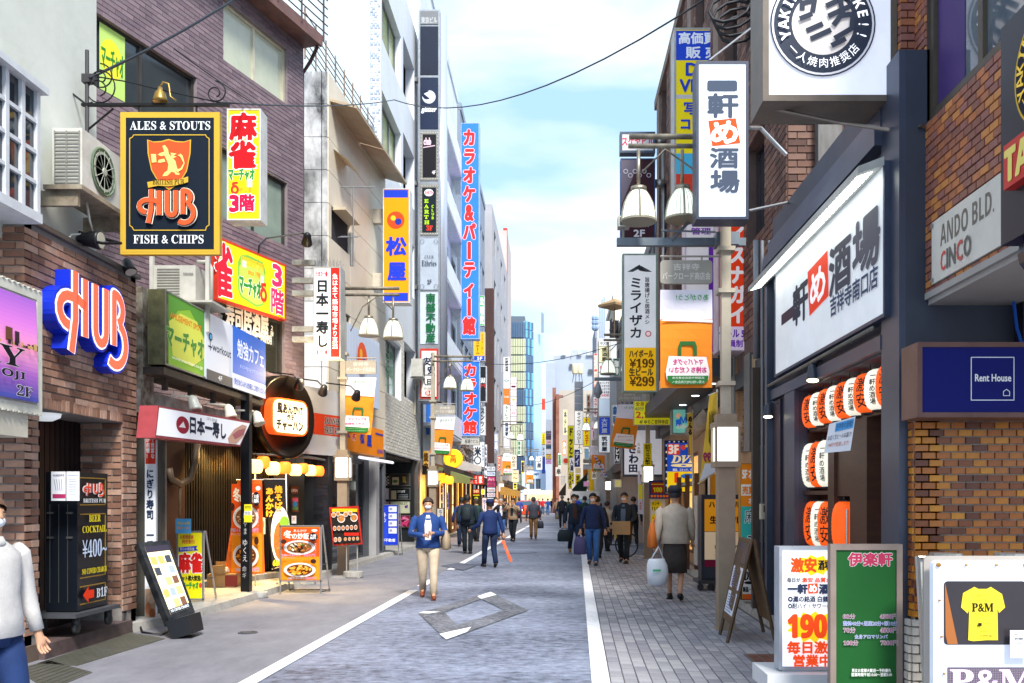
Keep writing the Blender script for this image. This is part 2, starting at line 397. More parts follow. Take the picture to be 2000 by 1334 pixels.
for pts in ([(858, 1240), (921, 1226), (912, 1236), (872, 1251)], [(932, 1166), (958, 1157), (970, 1163), (940, 1171)], [(817, 1199), (826, 1196), (861, 1196), (838, 1200)]):
    m.add([(*G(*q), .0125) for q in pts], [(0, 1, 2, 3)])
struct('bright_paint_patch', m, PAINT)
# darker repair patch on the left line and covers in the road
sheet('asphalt_repair_patch', [G(860, 1106), G(905, 1115), G(932, 1105), G(895, 1100)], .0135, M('#5b6070', .7, 0, 0, .4, 5, .3))
def disc_cover(u, v, r, label, name='manhole_cover', col='#5d6068'):
    x, y = G(u, v); m = MB(); m.lathe((x, y, 0), [(r, .002), (r, .014), (r*.93, .016), (r*.9, .012), (.0001, .012)], 24)
    for k in range(6): a = k*math.pi/3; m.box(x-r*.8*abs(math.cos(a))-.005, y-r*.8*abs(math.sin(a))-.005, .0121, x+r*.8*abs(math.cos(a))+.005, y+r*.8*abs(math.sin(a))-.002, .0150+k*.0002)
    tag(m.build(name, M(col, .5, .4, 0, .4, 20)), label, 'manhole cover')
disc_cover(484, 1237, .11, 'small round iron cover in the grey left pavement in front of the food boards')
disc_cover(1012, 1079, .55, 'large pale manhole cover in the middle of the road behind the traffic guard', col='#80869a')
# checker plates by the pub step
def plate(pts, label):
    P_ = [Vector((*G(*q), .012)) for q in pts]; root = thing('steel_ramp_plate', label, 'plate', sum(P_, Vector())/4, 'checker plates in front of the pub')
    m = MB(); m.add([*P_, *[p-Vector((0, 0, .01)) for p in P_]], [(0, 1, 2, 3), (0, 4, 5, 1), (1, 5, 6, 2), (2, 6, 7, 3), (3, 7, 4, 0)])
    m.build('plate', M('#77766f', .45, .6, 0, .45, 4, .2, '#5a6048'), root); g = MB()
    for i in range(34):
        for j in range(9):
            a, b = (i+.5)/34, (j+.5)/9; p = (P_[0]*(1-a)+P_[1]*a)*(1-b)+(P_[3]*(1-a)+P_[2]*a)*b
            s = .014; q = s if (i+j) % 2 else -s
            g.add([(p.x-s, p.y-q, p.z+.001), (p.x-s*.7, p.y-q-.006, p.z+.001), (p.x+s, p.y+q, p.z+.004), (p.x+s*.7, p.y+q+.006, p.z+.001)], [(0, 1, 2, 3)])
    g.build('tread_pattern', M('#8f8e86', .35, .6), root, kind='stuff')
plate([(72, 1298), (255, 1237), (322, 1249), (150, 1302)], 'worn steel checker plate lying along the pub step')
plate([(30, 1310), (95, 1292), (180, 1315), (95, 1350)], 'steel checker plate at the near end by the woman in white')
# kerbs and raised shop floors
m = MB(); pts = [(-4.95, 8.0), (-4.93, 10.4), (-4.72, 11.5), (-4.64, 13.5), (-4.58, 18), (-4.45, 26), (-4.3, 34), (-3.9, 60)]
for (a, b), (c, d) in zip(pts[1:], pts[2:]): m.add([(a, b, .1), (a-.14, b, .105), (c-.14, d, .105), (c, d, .1), (a+.03, b, .0), (c+.03, d, .0)], [(0, 3, 2, 1), (4, 5, 3, 0)])
struct('left_kerb', m, CONC)
m = MB()
for (a, b), (c, d) in zip(pts[1:], pts[2:]): m.add([(a-.14, b, .1), (-9, b, .1), (-9, d, .1), (c-.14, d, .1)], [(0, 3, 2, 1)])
struct('left_shop_floor', m, CONC)
m = MB(); yk = [5.5]+[7+1.0*i for i in range(54)]
for i in range(len(yk)-1):
    a, b = yk[i], yk[i+1]-.012
    m.add([(KX(a), a, .0), (KX(a)+.03, a, .1), (KX(a)+.16, a, .102), (KX(b)+.16, b, .102), (KX(b)+.03, b, .1), (KX(b), b, .0), ], [(0, 5, 4, 1), (1, 4, 3, 2)])
struct('right_kerb', m, CONC)
m = MB(); m.add([(KX(4)+.14, 4, .094), (9, 4, .094), (9, 60, .094), (KX(60)+.14, 60, .094)], [(0, 1, 2, 3)]); struct('right_shop_floor', m, M('#7c6b66', .75, 0, 0, .3, 6, .2))
sheet('right_pavement_bed', [(RX(-6)+.15, -6), (KX(-6)+.3, -6), (KX(135), 135), (RX(135)+.15, 135)], -.007, M('#606066', .9, 0, 0, .3, 9))
PAVM = [M(c, .75, 0, 0, .25, 7, .25) for c in ('#94949c', '#9d9da4', '#8a8a94', '#a5a5ab')]
pav = thing('paved_pavement', 'grey stone block pavement right of the road', 'pavement', (1.3, 6, 0)); pav['kind'] = 'structure'; del pav['category']
jobs = []; Y0 = 7.2
w, L = .118, .235
for i in range(24):
    for j in range(78):
        a = .165+i*w; y = Y0-.3+j*L+(L/2 if i % 2 else 0)
        x = RX(y)+a
        if x+w > KX(y)+.02: continue
        jobs.append((y, x, i, j))
jobs.sort()
pm = {}; rest = MB(); ang = math.atan(SL)
for k, (y, x, i, j) in enumerate(jobs):
    mi = random.randrange(4); dz = random.uniform(-.0035, .0015)
    if k < 300:
        if mi not in pm:
            q = MB(); q.add([(-w/2+.006, -L/2+.006, 0), (w/2-.006, -L/2+.006, 0), (w/2-.006, L/2-.006, 0), (-w/2+.006, L/2-.006, 0), (-w/2+.003, -L/2+.003, -.02), (w/2-.003, -L/2+.003, -.02), (w/2-.003, L/2-.003, -.02), (-w/2+.003, L/2-.003, -.02)], [(0, 1, 2, 3), (0, 4, 5, 1), (1, 5, 6, 2), (2, 6, 7, 3), (3, 7, 4, 0)])
            me = bpy.data.meshes.new('paver'); me.from_pydata(q.v, [], q.f); me.materials.append(PAVM[mi]); pm[mi] = me
        o = bpy.data.objects.new('paver', pm[mi]); COL.objects.link(o); o.parent = pav; o.location = Vector((x+w/2, y+L/2, dz))-pav.location; o.rotation_euler = (0, 0, -ang)
    else:
        rest.m = mi; rest.add([(x+.005, y+.005, dz), (x+w-.005, y+.005, dz), (x+w-.005+SL*L, y+L-.005, dz), (x+.005+SL*L, y+L-.005, dz)], [(0, 1, 2, 3)])
rest.build('far_pavers', PAVM, pav, kind='stuff')
sheet('far_right_pavement', [(RX(25)+.16, 25), (KX(25)-.01, 25), (KX(135), 135), (RX(135)+.16, 135)], .002, WALK)
# drain grating
gx, gy = G(1498, 1290); dr = thing('drain_grating', 'rusty slotted drain grating in the pavement beside the kerb', 'grating', (gx, gy, 0))
m = MB(); m.box(gx-.16, gy-.33, .001, gx+.3, gy+.33, .006); m.build('frame', M('#6f6763', .6, .3, 0, .4, 9), dr)
m = MB()
for i in range(9):
    for j in range(4): m.box(gx-.13+j*.105, gy-.3+i*.068, .0062, gx-.045+j*.105, gy-.262+i*.068, .0105)
m.build('bars', M('#8a5a4c', .6, .3, 0, .5, 12), dr)
# ------------------------------------------------------------------ left side buildings
PL = Pl(-5.0, 0, 90)                      # local x = Y
BRK = [M(c, .8, 0, 0, .3, 9, .5) for c in ('#967260', '#a47c68', '#845f4e', '#b08a76', '#735244', '#9c7864', '#b89684')]
hub = thing('brick_pub_building', 'dark red brick pub front with a recessed black doorway on the near left', 'building', (-5.4, 9.5, 0))
yA, yB, zT = 8.43, 10.67, 4.17
hole = (8.66, 10.33, 0, 2.43)
m = wall(PL, yA, yB, 0, zT, [hole], dep=.5); m.P = OR
m.box(-7.5, yA+.002, 0, -5.0, yA+.12, zT); m.box(-7.5, yB-.12, 0, -5.0, yB, zT); m.box(-7.5, yA, 0, -7.3, yB, zT); m.box(-7.4, yA+.1, 2.46, -5.5, yB-.1, 2.6)
m.box(-5.56, yA+.1, 0, -5.5, 8.67, 2.5); m.box(-7.4, yA+.1, 4.0, -5.02, yB-.1, zT-.01)
m.build('mortar_wall', M('#8f8a88', .9, 0, 0, .3, 12, .3), hub)
PF = Fr(yA); PR = Pl(0, 10.33, 0); PFi = Fr(yA)
bricks(hub, [(PL, yA-.014, yB, .25, zT-.05, [(8.66, 10.33, 0, 2.56)], BRK), (PF, -6.2, -4.986, .25, zT-.05, [], BRK), (PR, -5.56, -5.0, .3, 2.43, [], BRK)], 'brick', 300)
bricks(hub, [(Pl(-5.0, 0, 90), 8.66, 10.33, 2.43, 2.56, [], BRK, .0765, .13)], 'soldier_brick', 60)
m = MB(); m.box(-6.3, yA-.05, zT, -4.95, yB+.03, zT+.05); m.build('coping', METAL('#7c7570', .5), hub)
m = MB(PL)
for i in range(12): m.box(9.2+i*.1, .47, .2, 9.285+i*.1, .5, 2.42)
m.box(8.66, .5, .1, 10.33, .54, 2.43); d_ = m.build('door', M('#1b1518', .35, 0, 0, .3, 5), hub)
MB(PL).box(9.35, .44, .95, 9.38, .465, 1.2).build('handle', METAL('#888'), d_)
m = MB(PL); m.box(8.62, -.09, .0, 10.4, .5, .15); m.build('step', M('#4a3c40', .6, 0, 0, .5, 5, .2, '#7a6a62'), hub)
m = MB(PL); m.box(8.2, -.03, .0, 8.62, .3, .16); m.build('plinth', M('#6a5a50', .9, 0, 0, .4, 6, .3), hub)
m = MB(PL); m.lathe((9.2, .25, 2.43), [(.16, 0), (.15, -.04), (.08, -.075), (.001, -.08)], 16); m.build('porch_light', M('#e8edf2', .3, 0, .15), hub, True)

# upper rendered building over the pub
PW = Pl(-5.2, 0, 90)
wb = thing('white_rendered_building', 'white rendered upper building standing above the brick pub', 'building', (-6, 8, 4.1))
m = wall(PW, 4.5, 10.15, 4.0, 9.5, []); shell(m, 4.5, 10.15, 4.0, 9.5, 5)
m.build('wall', M('#d9dcd6', .85, 0, 0, .28, .9, .25, '#a9b09a'), wb)
# bay window
bay = MB(PW); x0, x1, z0, z1 = 5.5, 8.42, PW.z(60, 410, .35), PW.z(60, 170, .35)
bay.box(x0, -.38, z0-.09, x1, 0, z0); bay.box(x0, -.42, z1, x1+.04, 0, z1+.06); bay.box(x0, -.36, z0, x0+.06, 0, z1)
nb = 13
for i in range(nb): x = x0+(x1-x0-.05)*i/(nb-1); bay.box(x, -.36, z0, x+.05, -.30, z1)
for j in range(1, 4): z = z0+(z1-z0)*j/4; bay.box(x0+.05, -.355, z-.018, x1-.05, -.31, z+.018)
for k in range(2): bay.box(x1-.05, -.2+k*.17, z0, x1, -.15+k*.17, z1)
bw_ = bay.build('bay_window', M('#d5dae0', .5, 0, 0, .2, 6), wb)
m = MB(PW); m.quad((x0, -.325, z0), (x1-.02, -.325, z0), (x1-.02, -.325, z1), (x0, -.325, z1)); m.quad((x1-.02, -.325, z0), (x1-.02, 0, z0), (x1-.02, 0, z1), (x1-.02, -.325, z1)); m.build('pane', GLASS('#27313c'), bw_)
# air conditioner
ac = thing('air_conditioner', 'weathered white outdoor unit on a bracket between the bay window and hanging pub sign', 'air conditioner', (-4.95, 9.4, 4.68))
m = MB(PW); ax0, ax1, az0, az1 = 9.05, 9.86, 4.70, 5.3; yf, yb = -.42, -.12
m.box(ax0, yf, az0, ax1, yb, az1); m.build('casing', M('#d3d3cd', .5, 0, 0, .35, 4, 0, '#8c7f6c'), ac)
g = MB(PW); g.lathe((ax0+.4, yf-.004, (az0+az1)/2), [(.24, .0), (.25, -.012), (.235, -.02), (.225, -.006), (.0001, -.004)], 28, axis='y'); g.build('fan_housing', M('#6b8064', .5, 0, 0, .2), ac)
g = MB(PW)
for k in range(1, 8): g.lathe((ax0+.4, yf-.018, (az0+az1)/2), [(.028*k, -.003), (.028*k+.007, -.003), (.028*k+.007, .002)], 24, axis='y')
for k in range(12): a = k*math.pi/6; g.tube([(ax0+.4, yf-.024, (az0+az1)/2), (ax0+.4+.22*math.cos(a), yf-.024, (az0+az1)/2+.22*math.sin(a))], .003, 4)
g.lathe((ax0+.4, yf-.022, (az0+az1)/2), [(.045, .0), (.04, -.012), (.001, -.014)], 16, axis='y'); g.build('fan_guard', M('#a8ada0', .5), ac)
g = MB(PW)
for k in range(15): z = az0+.04+k*.036; g.box(ax0-.008, yf+.03, z, ax0-.001, yb-.03, z+.018)
for yy in (-.40, -.27, -.15): g.box(ax0-.012, yy, az0+.02, ax0-.003, yy+.012, az1-.03)
g.build('side_grille', M('#8d8e88', .5, .3), ac)
m = MB(PW); m.box(ax0-.1, -.47, az0-.05, ax1+.1, -.08, az0-.005); m.box(ax0-.05, -.4, az0-.2, ax0, 0, az0-.05); m.box(ax1, -.4, az0-.2, ax1+.05, 0, az0-.05); m.box(ax0-.12, -.02, az0-.45, ax0-.06, 0, az0+.3)
m.build('bracket', M('#a39a88', .6, .2, 0, .6, 6, 0, '#5a4230'), ac)
m = MB(PW); m.tube([(ax0+.3, -.3, az0), (ax0+.28, -.35, az0-.25), (ax0+.45, -.3, az0-.33), (ax0+.2, -.2, az0-.42), (ax0+.1, -.15, az0-.62), (ax0+.3, -.1, az0-.8)], .012, 6); m.build('hose', M('#c9c7bd', .6), ac, True)

# pub hanging sign: dark board with gold edge
Yh = 9.62
sg = [('r', 240, 224, 424, 492, '#c8a438'), ('r', 246, 230, 418, 487, '#101c2a'),
      ('t', ser('ALES & STOUTS'), 254, 237, 411, 254, '#e9eef2'), ('t', ser('FISH & CHIPS'), 261, 459, 398, 476, '#e9eef2')]
fr = [(262, 264), (402, 264), (404, 268), (409, 271), (409, 440), (404, 443), (402, 450), (262, 450), (259, 444), (254, 441), (254, 271), (259, 269), (262, 264)]
sg += [('l', fr, .010, '#c8a438')]
sh = [(288, 273), (300, 277), (316, 276), (330, 272), (344, 276), (360, 277), (374, 273), (373, 300), (366, 335), (352, 358), (331, 372), (310, 357), (296, 333), (289, 300)]
sg += [('p', sh, '#c8a438'), ('p', [(331+(x-331)*.94, 320+(y-320)*.95) for x, y in sh], '#d9542a')]
# heraldic beast holding a mug
beast = [[(318, 286), (322, 297), (313, 300), (309, 303), (316, 306), (322, 304), (326, 312), (330, 322), (328, 334), (322, 338), (318, 345), (328, 344), (336, 336), (342, 338), (344, 342), (352, 342), (349, 334), (346, 326), (344, 316), (337, 308), (331, 302), (329, 292), (323, 284)],
         [(336, 306), (334, 299), (346, 301), (340, 305), (346, 307), (339, 310)], [(322, 311), (312, 313), (309, 318), (314, 319), (324, 317)], [(296, 302), (306, 302), (307, 318), (298, 319)], [(344, 333), (354, 330), (360, 320), (354, 308), (348, 304), (354, 303), (352, 300), (358, 305), (362, 320), (357, 332), (348, 338)]]
sg += [('p', b, '#eed27c') for b in beast]
sg += [('p', [(289, 357), (310, 353), (331, 354), (352, 351), (369, 346), (369, 357), (352, 362), (331, 365), (310, 364), (291, 368)], '#c8a438'), ('t', ser('BRITISH PUB'), 300, 351, 361, 362, '#3a2a10')]
def hub_logo(u0, v0, u1, v1, w, col):
    X = lambda a: u0+(u1-u0)*a; Z = lambda b: v1-(v1-v0)*b
    k = lambda pts: [(X(a), Z(b)) for a, b in pts]
    return [('l', k([(.24, .99), (.24, .45), (.19, .06)]), w, col), ('l', k([(.37, .95), (.37, .28)]), w, col),
            ('l', k([(.37, .63), (.25, .70)]+arc(.17, .52, .13, .17, 80, 265, 8)), w, col),
            ('l', k([(.51, .95)]+[(.51, .5)]+arc(.585, .42, .075, .15, 180, 360, 8)+[(.66, .95)]), w, col),
            ('l', k([(.78, .3), (.78, .94)]+arc(.80, .76, .11, .18, 90, -70, 8)), w, col),
            ('l', k(arc(.80, .33, .16, .27, 65, -125, 12)), w, col)]
sg += hub_logo(271, 371, 386, 442, .075, '#f0e2d0')+hub_logo(271, 371, 386, 442, .058, '#12202e')+hub_logo(271, 371, 386, 442, .05, '#dd5a30')
hs = fsign('hanging_pub_sign', 'dark green pub board with gold border hanging from a scrolled iron bracket', 'hanging sign', 235, 219, 429, 497, Yh, .07, sg, frame='#b8962f', face='#c8a438', fw=.0)
br = thing('sign_bracket', 'black wrought iron bracket with scrolls above the pub sign', 'bracket', P3(165, 205, Yh+.04))
m = MB(); PB = Fr(Yh+.04); m.P = PB
def q(u, v, y=0): a, b = PB.px(u, v); return (a, y, b)
x0_, _, z_ = q(160, 205); x1_, _, _ = q(448, 205); m.box(x0_, -.02, z_-.014, x1_, .02, z_+.014)
m.tube([q(118, 165), q(170, 205), q(222, 205)], .012, 5); m.tube([q(170, 255), q(222, 212)], .012, 5); m.tube([q(118, 165, .5), q(180, 200)], .01, 5)
for cu, cv, r, s in ((196, 150, 26, 1), (193, 172, 36, 1), (421, 180, 22, -1)):
    sp = []
    for i in range(30): a = R(90-s*i*18); rr = r*(1-i/30*.75); sp.append(q(cu+rr*math.cos(a)*s, cv-rr*math.sin(a)+(r-rr)*.2))
    m.tube(sp, .008, 5)
m.tube([q(190, 150), q(250, 160), q(300, 172), q(380, 190), q(440, 203)], .008, 5)
for u in (272, 384): m.tube([q(u, 205), q(u, 222)], .012, 5)
m.build('ironwork', M('#15161a', .5, .4), br)
m = MB(PB); c = q(313, 200)
m.lathe(c, [(.0, .17), (.02, .165), (.03, .13), (.055, .1), (.07, .04), (.085, .0), (.075, .005), (.001, .03)], 16); m.tube([(c[0], 0, c[2]+.17), (c[0]+.03, 0, c[2]+.22), (c[0]+.09, 0, c[2]+.2), (c[0]+.11, 0, c[2]+.06), (c[0]+.17, 0, c[2]+.02)], .01, 6); m.build('bell', M('#a98a4a', .35, .8, 0, .3), br, True)
m = MB(PB); m.tube([q(170, 98), q(170, 290)], .02, 6); m.box(q(167, 0)[0]-.03, -.03, q(0, 162)[2], q(180, 0)[0]+.03, .05, q(0, 146)[2]); m.build('cable_riser', M('#3b3a3e', .5, 0, 0, .4), br)

def spot(u, v, Y, aim, label, col='#1c1d22', arm=None, group=None, s=1., lit=0, cat='spotlight'):
    c = P3(u, v, Y); a = Vector(aim).normalized(); root = thing('spotlight', label, cat, c, group)
    m = MB(); m.tube([c-a*.08*s, c-a*.05*s, c+a*.0*s, c+a*.07*s, c+a*.09*s], [.02*s, .045*s, .05*s, .065*s, .068*s], 14); m.build('housing', M(col, .4, .2, 0, .2), root, True)
    m = MB(); e = c+a*.091*s; m.tube([e, e+a*.004], .055*s, 14); m.build('lens', M('#fff2cc' if lit else '#b9b9ae', .2, 0, lit), root)
    if arm is not None:
        m = MB(); m.tube([c-a*.03*s, *[Vector(p) for p in arm]], .011*s, 6); m.build('arm', M(col, .4, .2, 0, .2), root)
    return root
spot(172, 468, 9.4, (1, 0, -.05), 'black cylindrical spotlight on a thin arm below the air conditioner', arm=[P3(200, 475, 9.3), P3(236, 475, 9.5), P3(122, 445, 9.9)], s=1.5)
spot(250, 518, 10.3, (.5, -.3, -1), 'short black spotlight at the corner of the brick parapet', s=1.1, arm=[P3(245, 535, 10.5)])

# illuminated letters on the brick
PN = Pl(-5.0, 0, 90); hl = thing('pub_letter_sign', 'large red letters with blue sides fixed on the brick wall', 'sign', PN.W(9.4, -.1, 2.95))
xA, xB = PN.x(114, .2), PN.x(251, .2); zB_, zA_ = PN.z(251, 740, .2), PN.z(112, 556, .2)+.0
zB_ = 2.97; zA_ = zB_+.88
for j, (w, col, y0, y1) in enumerate(((.19, '#1230c8', -.16, -.005), (.135, '#f0eef5', -.165, -.1595), (.095, '#f2543a', -.171, -.1655))):
    m = MB(PN)
    for el in hub_logo(0, 0, 1, 1, w, col):
        stroke(m, [(xA+.02+(xB-xA)*a_*1.03, zA_-(zA_-zB_)*b_) for a_, b_ in el[1]], w, y0, y1)
    m.build(('letter_sides', 'letter_outline', 'letter_faces')[j], M(col, .35, 0, (.0, .25, .35)[j]), hl)

# sunset picture sign at the near left
els = [('r', 0, 0, 100, 100, '#5c3a9a')]
for i in range(24):
    t = i/23; c = [(.36, .12, .55), (.62, .18, .62), (.80, .30, .50), (.30, .10, .42), (.05, .06, .30)]; k = min(3, int(t*4)); f = t*4-k
    col = tuple(round(c[k][j]*(1-f)+c[k+1][j]*f, 3) for j in range(3)); els.append(('p', [(0, i*100/24), (100, i*100/24), (100, (i+1)*100/24+.2), (0, (i+1)*100/24+.2)], M(col, .35, 0, .12)))
els += [('r', 55, 28, 63, 43, '#2c1c22'), ('r', 70, 34, 76, 47, '#6a4430'), ('r', 78, 36, 82, 47, '#3a2834')]
for i in range(26): x = random.uniform(40, 97); els.append(('r', x, 43+random.uniform(0, 5), x+random.uniform(1, 5), 50, random.choice(['#2b1f2a', '#c99f6a', '#6e5040', '#1e1a26'])))
els += [('t', ser('BAY'), 22, 52, 84, 70, '#181320', .012, '#e8e0d8', .02), ('t', san('KICHIJOJI'), 18, 74, 85, 83, '#181a24', .0, '#e0dce0', .03), ('t', ser('2F'), 77, 87, 91, 97, '#181a24', .01, '#e8e4ea', .04)]
P_ = Pl(-4.95, 0, 90); wsg = panel('picture_sign_box', 'white framed sign box with a purple sunset picture at the near left edge', 'sign', P_, 6.3, 8.17, P_.z(93, 812, .27), P_.z(93, 577, .27), .27, (), frame='#d9d8cc', face=None, fw=.08)
draw(wsg, P_, els, conv_pc(6.45, 8.07, P_.z(93, 812, .27)+.1, P_.z(93, 577, .27)-.1), -.272, .1, step=.0009)
m = MB(P_); zt, zb = P_.z(93, 577, .27), P_.z(93, 812, .27)
for i in range(24):
    for z in (zt, zb-.012): m.box(6.34+i*.077, -.28, z, 6.38+i*.077, -.2, z+.012)
m.build('edge_bolts', M('#cfcec2', .5, 0, 0, .4, 9), wsg)
m = MB(P_); m.box(5.9, -.24, zb-.22, 8.0, 0, zb-.0); m.build('soffit', M('#cfcaba', .7, 0, 0, .3), wsg)
# ------------------------------------------------------------------ purple tiled building with the sushi shop and fried rice shop
PP = Pl(-6.58, 12.84, 72.1)
pb = thing('purple_tiled_building', 'mauve tiled three storey building with sliding windows behind the pub sign', 'building', (-6.5, 15.5, 0))
def hz(u0, u1, ut, vt, ub, vb, P, d=0): return (P.X(u0, d), P.X(u1, d), P.z(ub, vb, d), P.z(ut, vt, d))
zr = 10.5
H1 = [(-.25, PP.X(384), 7.45, PP.z(384, 152)), hz(436, 561, 561, 97, 561, 207, PP), hz(432, 561, 561, 358, 558, 484, PP), hz(428, 556, 556, 628, 553, 735, PP)]
m = wall(PP, -.4, 5.16, 2.85, zr, H1, dep=.12); m.quad((5.16, 0, 2.85), (5.16, 3, 2.85), (5.16, 3, zr), (5.16, 0, zr)); shell(m, -.4, 5.16, 2.85, zr, 4)
m.build('wall', M('#8b8084', .85, 0, 0, .3, 6, .2), pb)
TPU = [M(c, .6, 0, 0, .2, 6, .1) for c in ('#7d6c75', '#86747d', '#766570', '#8c7a83', '#807079')]
bricks(pb, [(PP, -.38, 5.15, 2.9, zr-.05, H1, TPU)], 'wall_tile', 300, 'wall_tiles', bw=.24, bh=.078, gap=.008, proud=.01, jit=.001, order=lambda c: (0 if 3.2 < c.z else 1, -c.z if c.z > 9 else c.y))
curt = M('#c9c9b4', .3, 0, 0, .25, 1.2)
for i, h in enumerate(H1):
    window(pb, PP, h, mull=1, frame='#d6d0bc' if i in (1,) else '#4a4644', glass=(GLASS('#3a4348'), M('#aab09a', .12, 0, 0, .5, .6, 0, '#e8ecd8', None, .8), M('#8fa096', .15, 0, 0, .4, .8, 0, '#5e6a66', None, .8), GLASS('#2b2d2a'))[i])
m = MB(PP); h = H1[0]
draw(pb, PP, [('r', 193, 70, 243, 205, '#bfe07a'), ('o', 216, 118, 22, 26, '#e8e23c'), ('t', 'マーチャオ', 197, 112, 240, 132, '#2f8a3a', .02)], conv_px(PP, -.08), .07)
draw(pb, PP, [('t', '寿司居酒屋', 441, 612, 524, 641, '#e6e6e2', .03), ('v', '2階', 528, 636, 534, 656, '#e6e6e2', .02), ('t', '日本一別館使用', 492, 655, 530, 663, '#d6d6d2', .02)], conv_px(PP, -.05), .05)
m = MB(PP); ze = zr; m.box(-.9, -.38, ze, 5.2, 3, ze+.1); m.box(-.9, -.4, ze-.02, 5.22, -.34, ze+.2); m.build('eave', M('#7a5a56', .6, 0, 0, .4, 5, .1, '#3e2e30'), pb)
m = MB(PP)
for k in range(5): m.tube([(-.5, -.4, ze+.3+k*.17), (5.4, -.4, ze+.3+k*.17)], .013, 5)
for k in range(8): m.tube([(k*.75, -.4, ze+.1), (k*.75, -.4, ze+1.1)], .02, 5)
m.tube([(5.2, -.3, ze), (5.25, -.1, ze-.25), (5.2, .05, ze-.5), (5.2, .05, 3)], .035, 8); m.build('roof_railing', M('#5e4440', .6, .2, 0, .4), pb)
# billboard, lamps
wsign('yellow_billboard', 'slanting yellow board with a green oval above the dark sushi window', 'billboard', PP, 424, 559, (558, 517, 627), .12,
      [('r', 0, 0, 100, 100, '#f3e31e'), ('t', '雀', -2, 8, 20, 92, '#d8243a', .03, '#ffffff', .02), ('p', [(28+22*0.0+x, y) for x, y in [(0, 28), (4, 15), (14, 10), (36, 12), (40, 25), (40, 70), (36, 86), (26, 92), (4, 84), (0, 72)]], '#78b84a'), ('p', [(30+x*.92, 12+y*.85) for x, y in [(0, 28), (4, 15), (14, 8), (36, 10), (40, 25), (40, 70), (36, 84), (26, 90), (4, 82), (0, 72)]], '#b9d95c'),
       ('t', san('AMUSEMENT SPOT'), 32, 15, 66, 28, '#f0c020', .02), ('t', 'since 1998', 42, 32, 60, 42, '#e8962c', .03), ('t', 'マーチャオ', 30, 48, 60, 78, '#2f8a3a', .05, '#ffffff', .03), ('t', 'δ', 60, 48, 69, 78, '#d83a2a', .05), ('r', 34, 22, 39, 33, '#f4f4fa'), ('r', 60, 36, 64, 48, '#eef0fa'),
       ('t', '3', 78, 8, 92, 44, '#d2306a', .06, '#ffffff', .05), ('t', '階', 76, 50, 95, 92, '#d2306a', .03, '#ffffff', .03)], frame='#d8402a', face='#f3e31e', fw=.035, lit=.15)
a_, b_ = PP.px(505, 480); wp = PP.W(a_, 0, b_)
spot(600, 465, 16.2, (-.3, .9, -.5), 'black arm lamp reaching out over the yellow billboard', arm=[P3(590, 455, 16.2), P3(520, 466, 16.0), P3(506, 480, 15.6), P3(505, 495, 15.6)], s=1.5)

# wall of dark slats, ground floor
gf = thing('slatted_shop_front', 'dark slatted ground floor front of the sushi shop behind the black post', 'shop front', (-6, 14.5, .1))
PG = Pl(-6.58, 12.84, 72.1); sx0, sx1 = PG.X(322), PG.X(528)
m = MB(PG); m.box(-.4, .06, .1, 5.16, .2, 2.9); m.build('backing', M('#15110f', .8), gf)
sl = MB(); 
m = MB(PG); n_ = int((sx1-sx0-.45)/.062); sm = None
SLM = M('#2b2724', .35, .5, 0, .3, 7)
for i in range(n_):
    x = sx0+.45+i*.062
    o = MB(PG).box(x, -.02, .25, x+.032, .06, 2.72).build('slat', SLM, gf) if False else None
q_ = MB(); q_.box(0, -.02, .25, .032, .06, 2.72); me = bpy.data.meshes.new('slat'); me.from_pydata(q_.v, [], q_.f); me.materials.append(SLM)
for i in range(n_):
    o = bpy.data.objects.new('slat', me); COL.objects.link(o); o.parent = gf; o.location = PG.W(sx0+.45+i*.062, 0, 0)-gf.location; o.rotation_euler = (0, 0, PG.a)
m = MB(PG); m.box(sx0, -.03, .1, sx0+.42, .07, 2.75); m.box(-.4, -.05, 2.72, sx1, .08, 2.9); m.build('brown_panel', M('#3a2420', .5, 0, 0, .3, 3), gf)
m = MB(PG); m.box(-.4, -.25, .1, sx1, .06, .2); m.build('sill', CONC, gf)
m = MB(PG); a = PG.X(352, .15); m.tube([(PG.X(330, .15), -.15, PG.z(330, 915, .15)), (PG.X(334, .15), -.15, PG.z(334, 935, .15)), (PG.X(352, .15), -.15, PG.z(352, 946, .15)), (PG.X(372, .15), -.15, PG.z(372, 935, .15)), (PG.X(380, .15), -.15, PG.z(380, 905, .15)), (PG.X(386, .15), -.15, PG.z(386, 865, .15))], .055, 10); m.tube([(a, -.15, PG.z(352, 946, .15)), (a-.02, -.15, PG.z(346, 1010, .15))], .02, 6)
m.build('duct', M('#6d5f50', .5, .3, 0, .4, 9), gf, True)
def lamp(loc, energy, color, size=.08, kind='POINT', rot=None, angle=60):
    l = bpy.data.lights.new('lamp_light', kind); l.energy = energy; l.color = color; l.shadow_soft_size = size
    o = bpy.data.objects.new('lamp_light', l); COL.objects.link(o); o.location = loc
    if kind == 'SPOT': l.spot_size = R(angle); l.spot_blend = .8
    if rot: o.rotation_euler = rot
    return o
for u, e in ((402, 170), (455, 90)):
    wl = thing('wall_washer', 'small downlight washing the dark slats yellow' + (' nearest the duct' if u < 430 else ' by the black post'), 'lamp', PG.W(PG.X(u, .12), -.12, 2.66))
    m = MB(PG); c = (PG.X(u, .12), -.14, 2.62); m.lathe(c, [(.045, 0), (.05, .1), (.02, .12)], 12); m.build('housing', M('#1c1a18', .5), wl)
    m = MB(PG); m.lathe((c[0], c[1], c[2]-.004), [(.038, 0), (.036, .002)], 12); m.build('lens', M('#ffd27a', .3, 0, 6), wl)
    lamp(PG.W(c[0], -.13, 2.58), e, (1, .66, .22), .03, 'SPOT', (R(-14)*math.cos(PG.a), R(-14)*math.sin(PG.a), 0), 95)

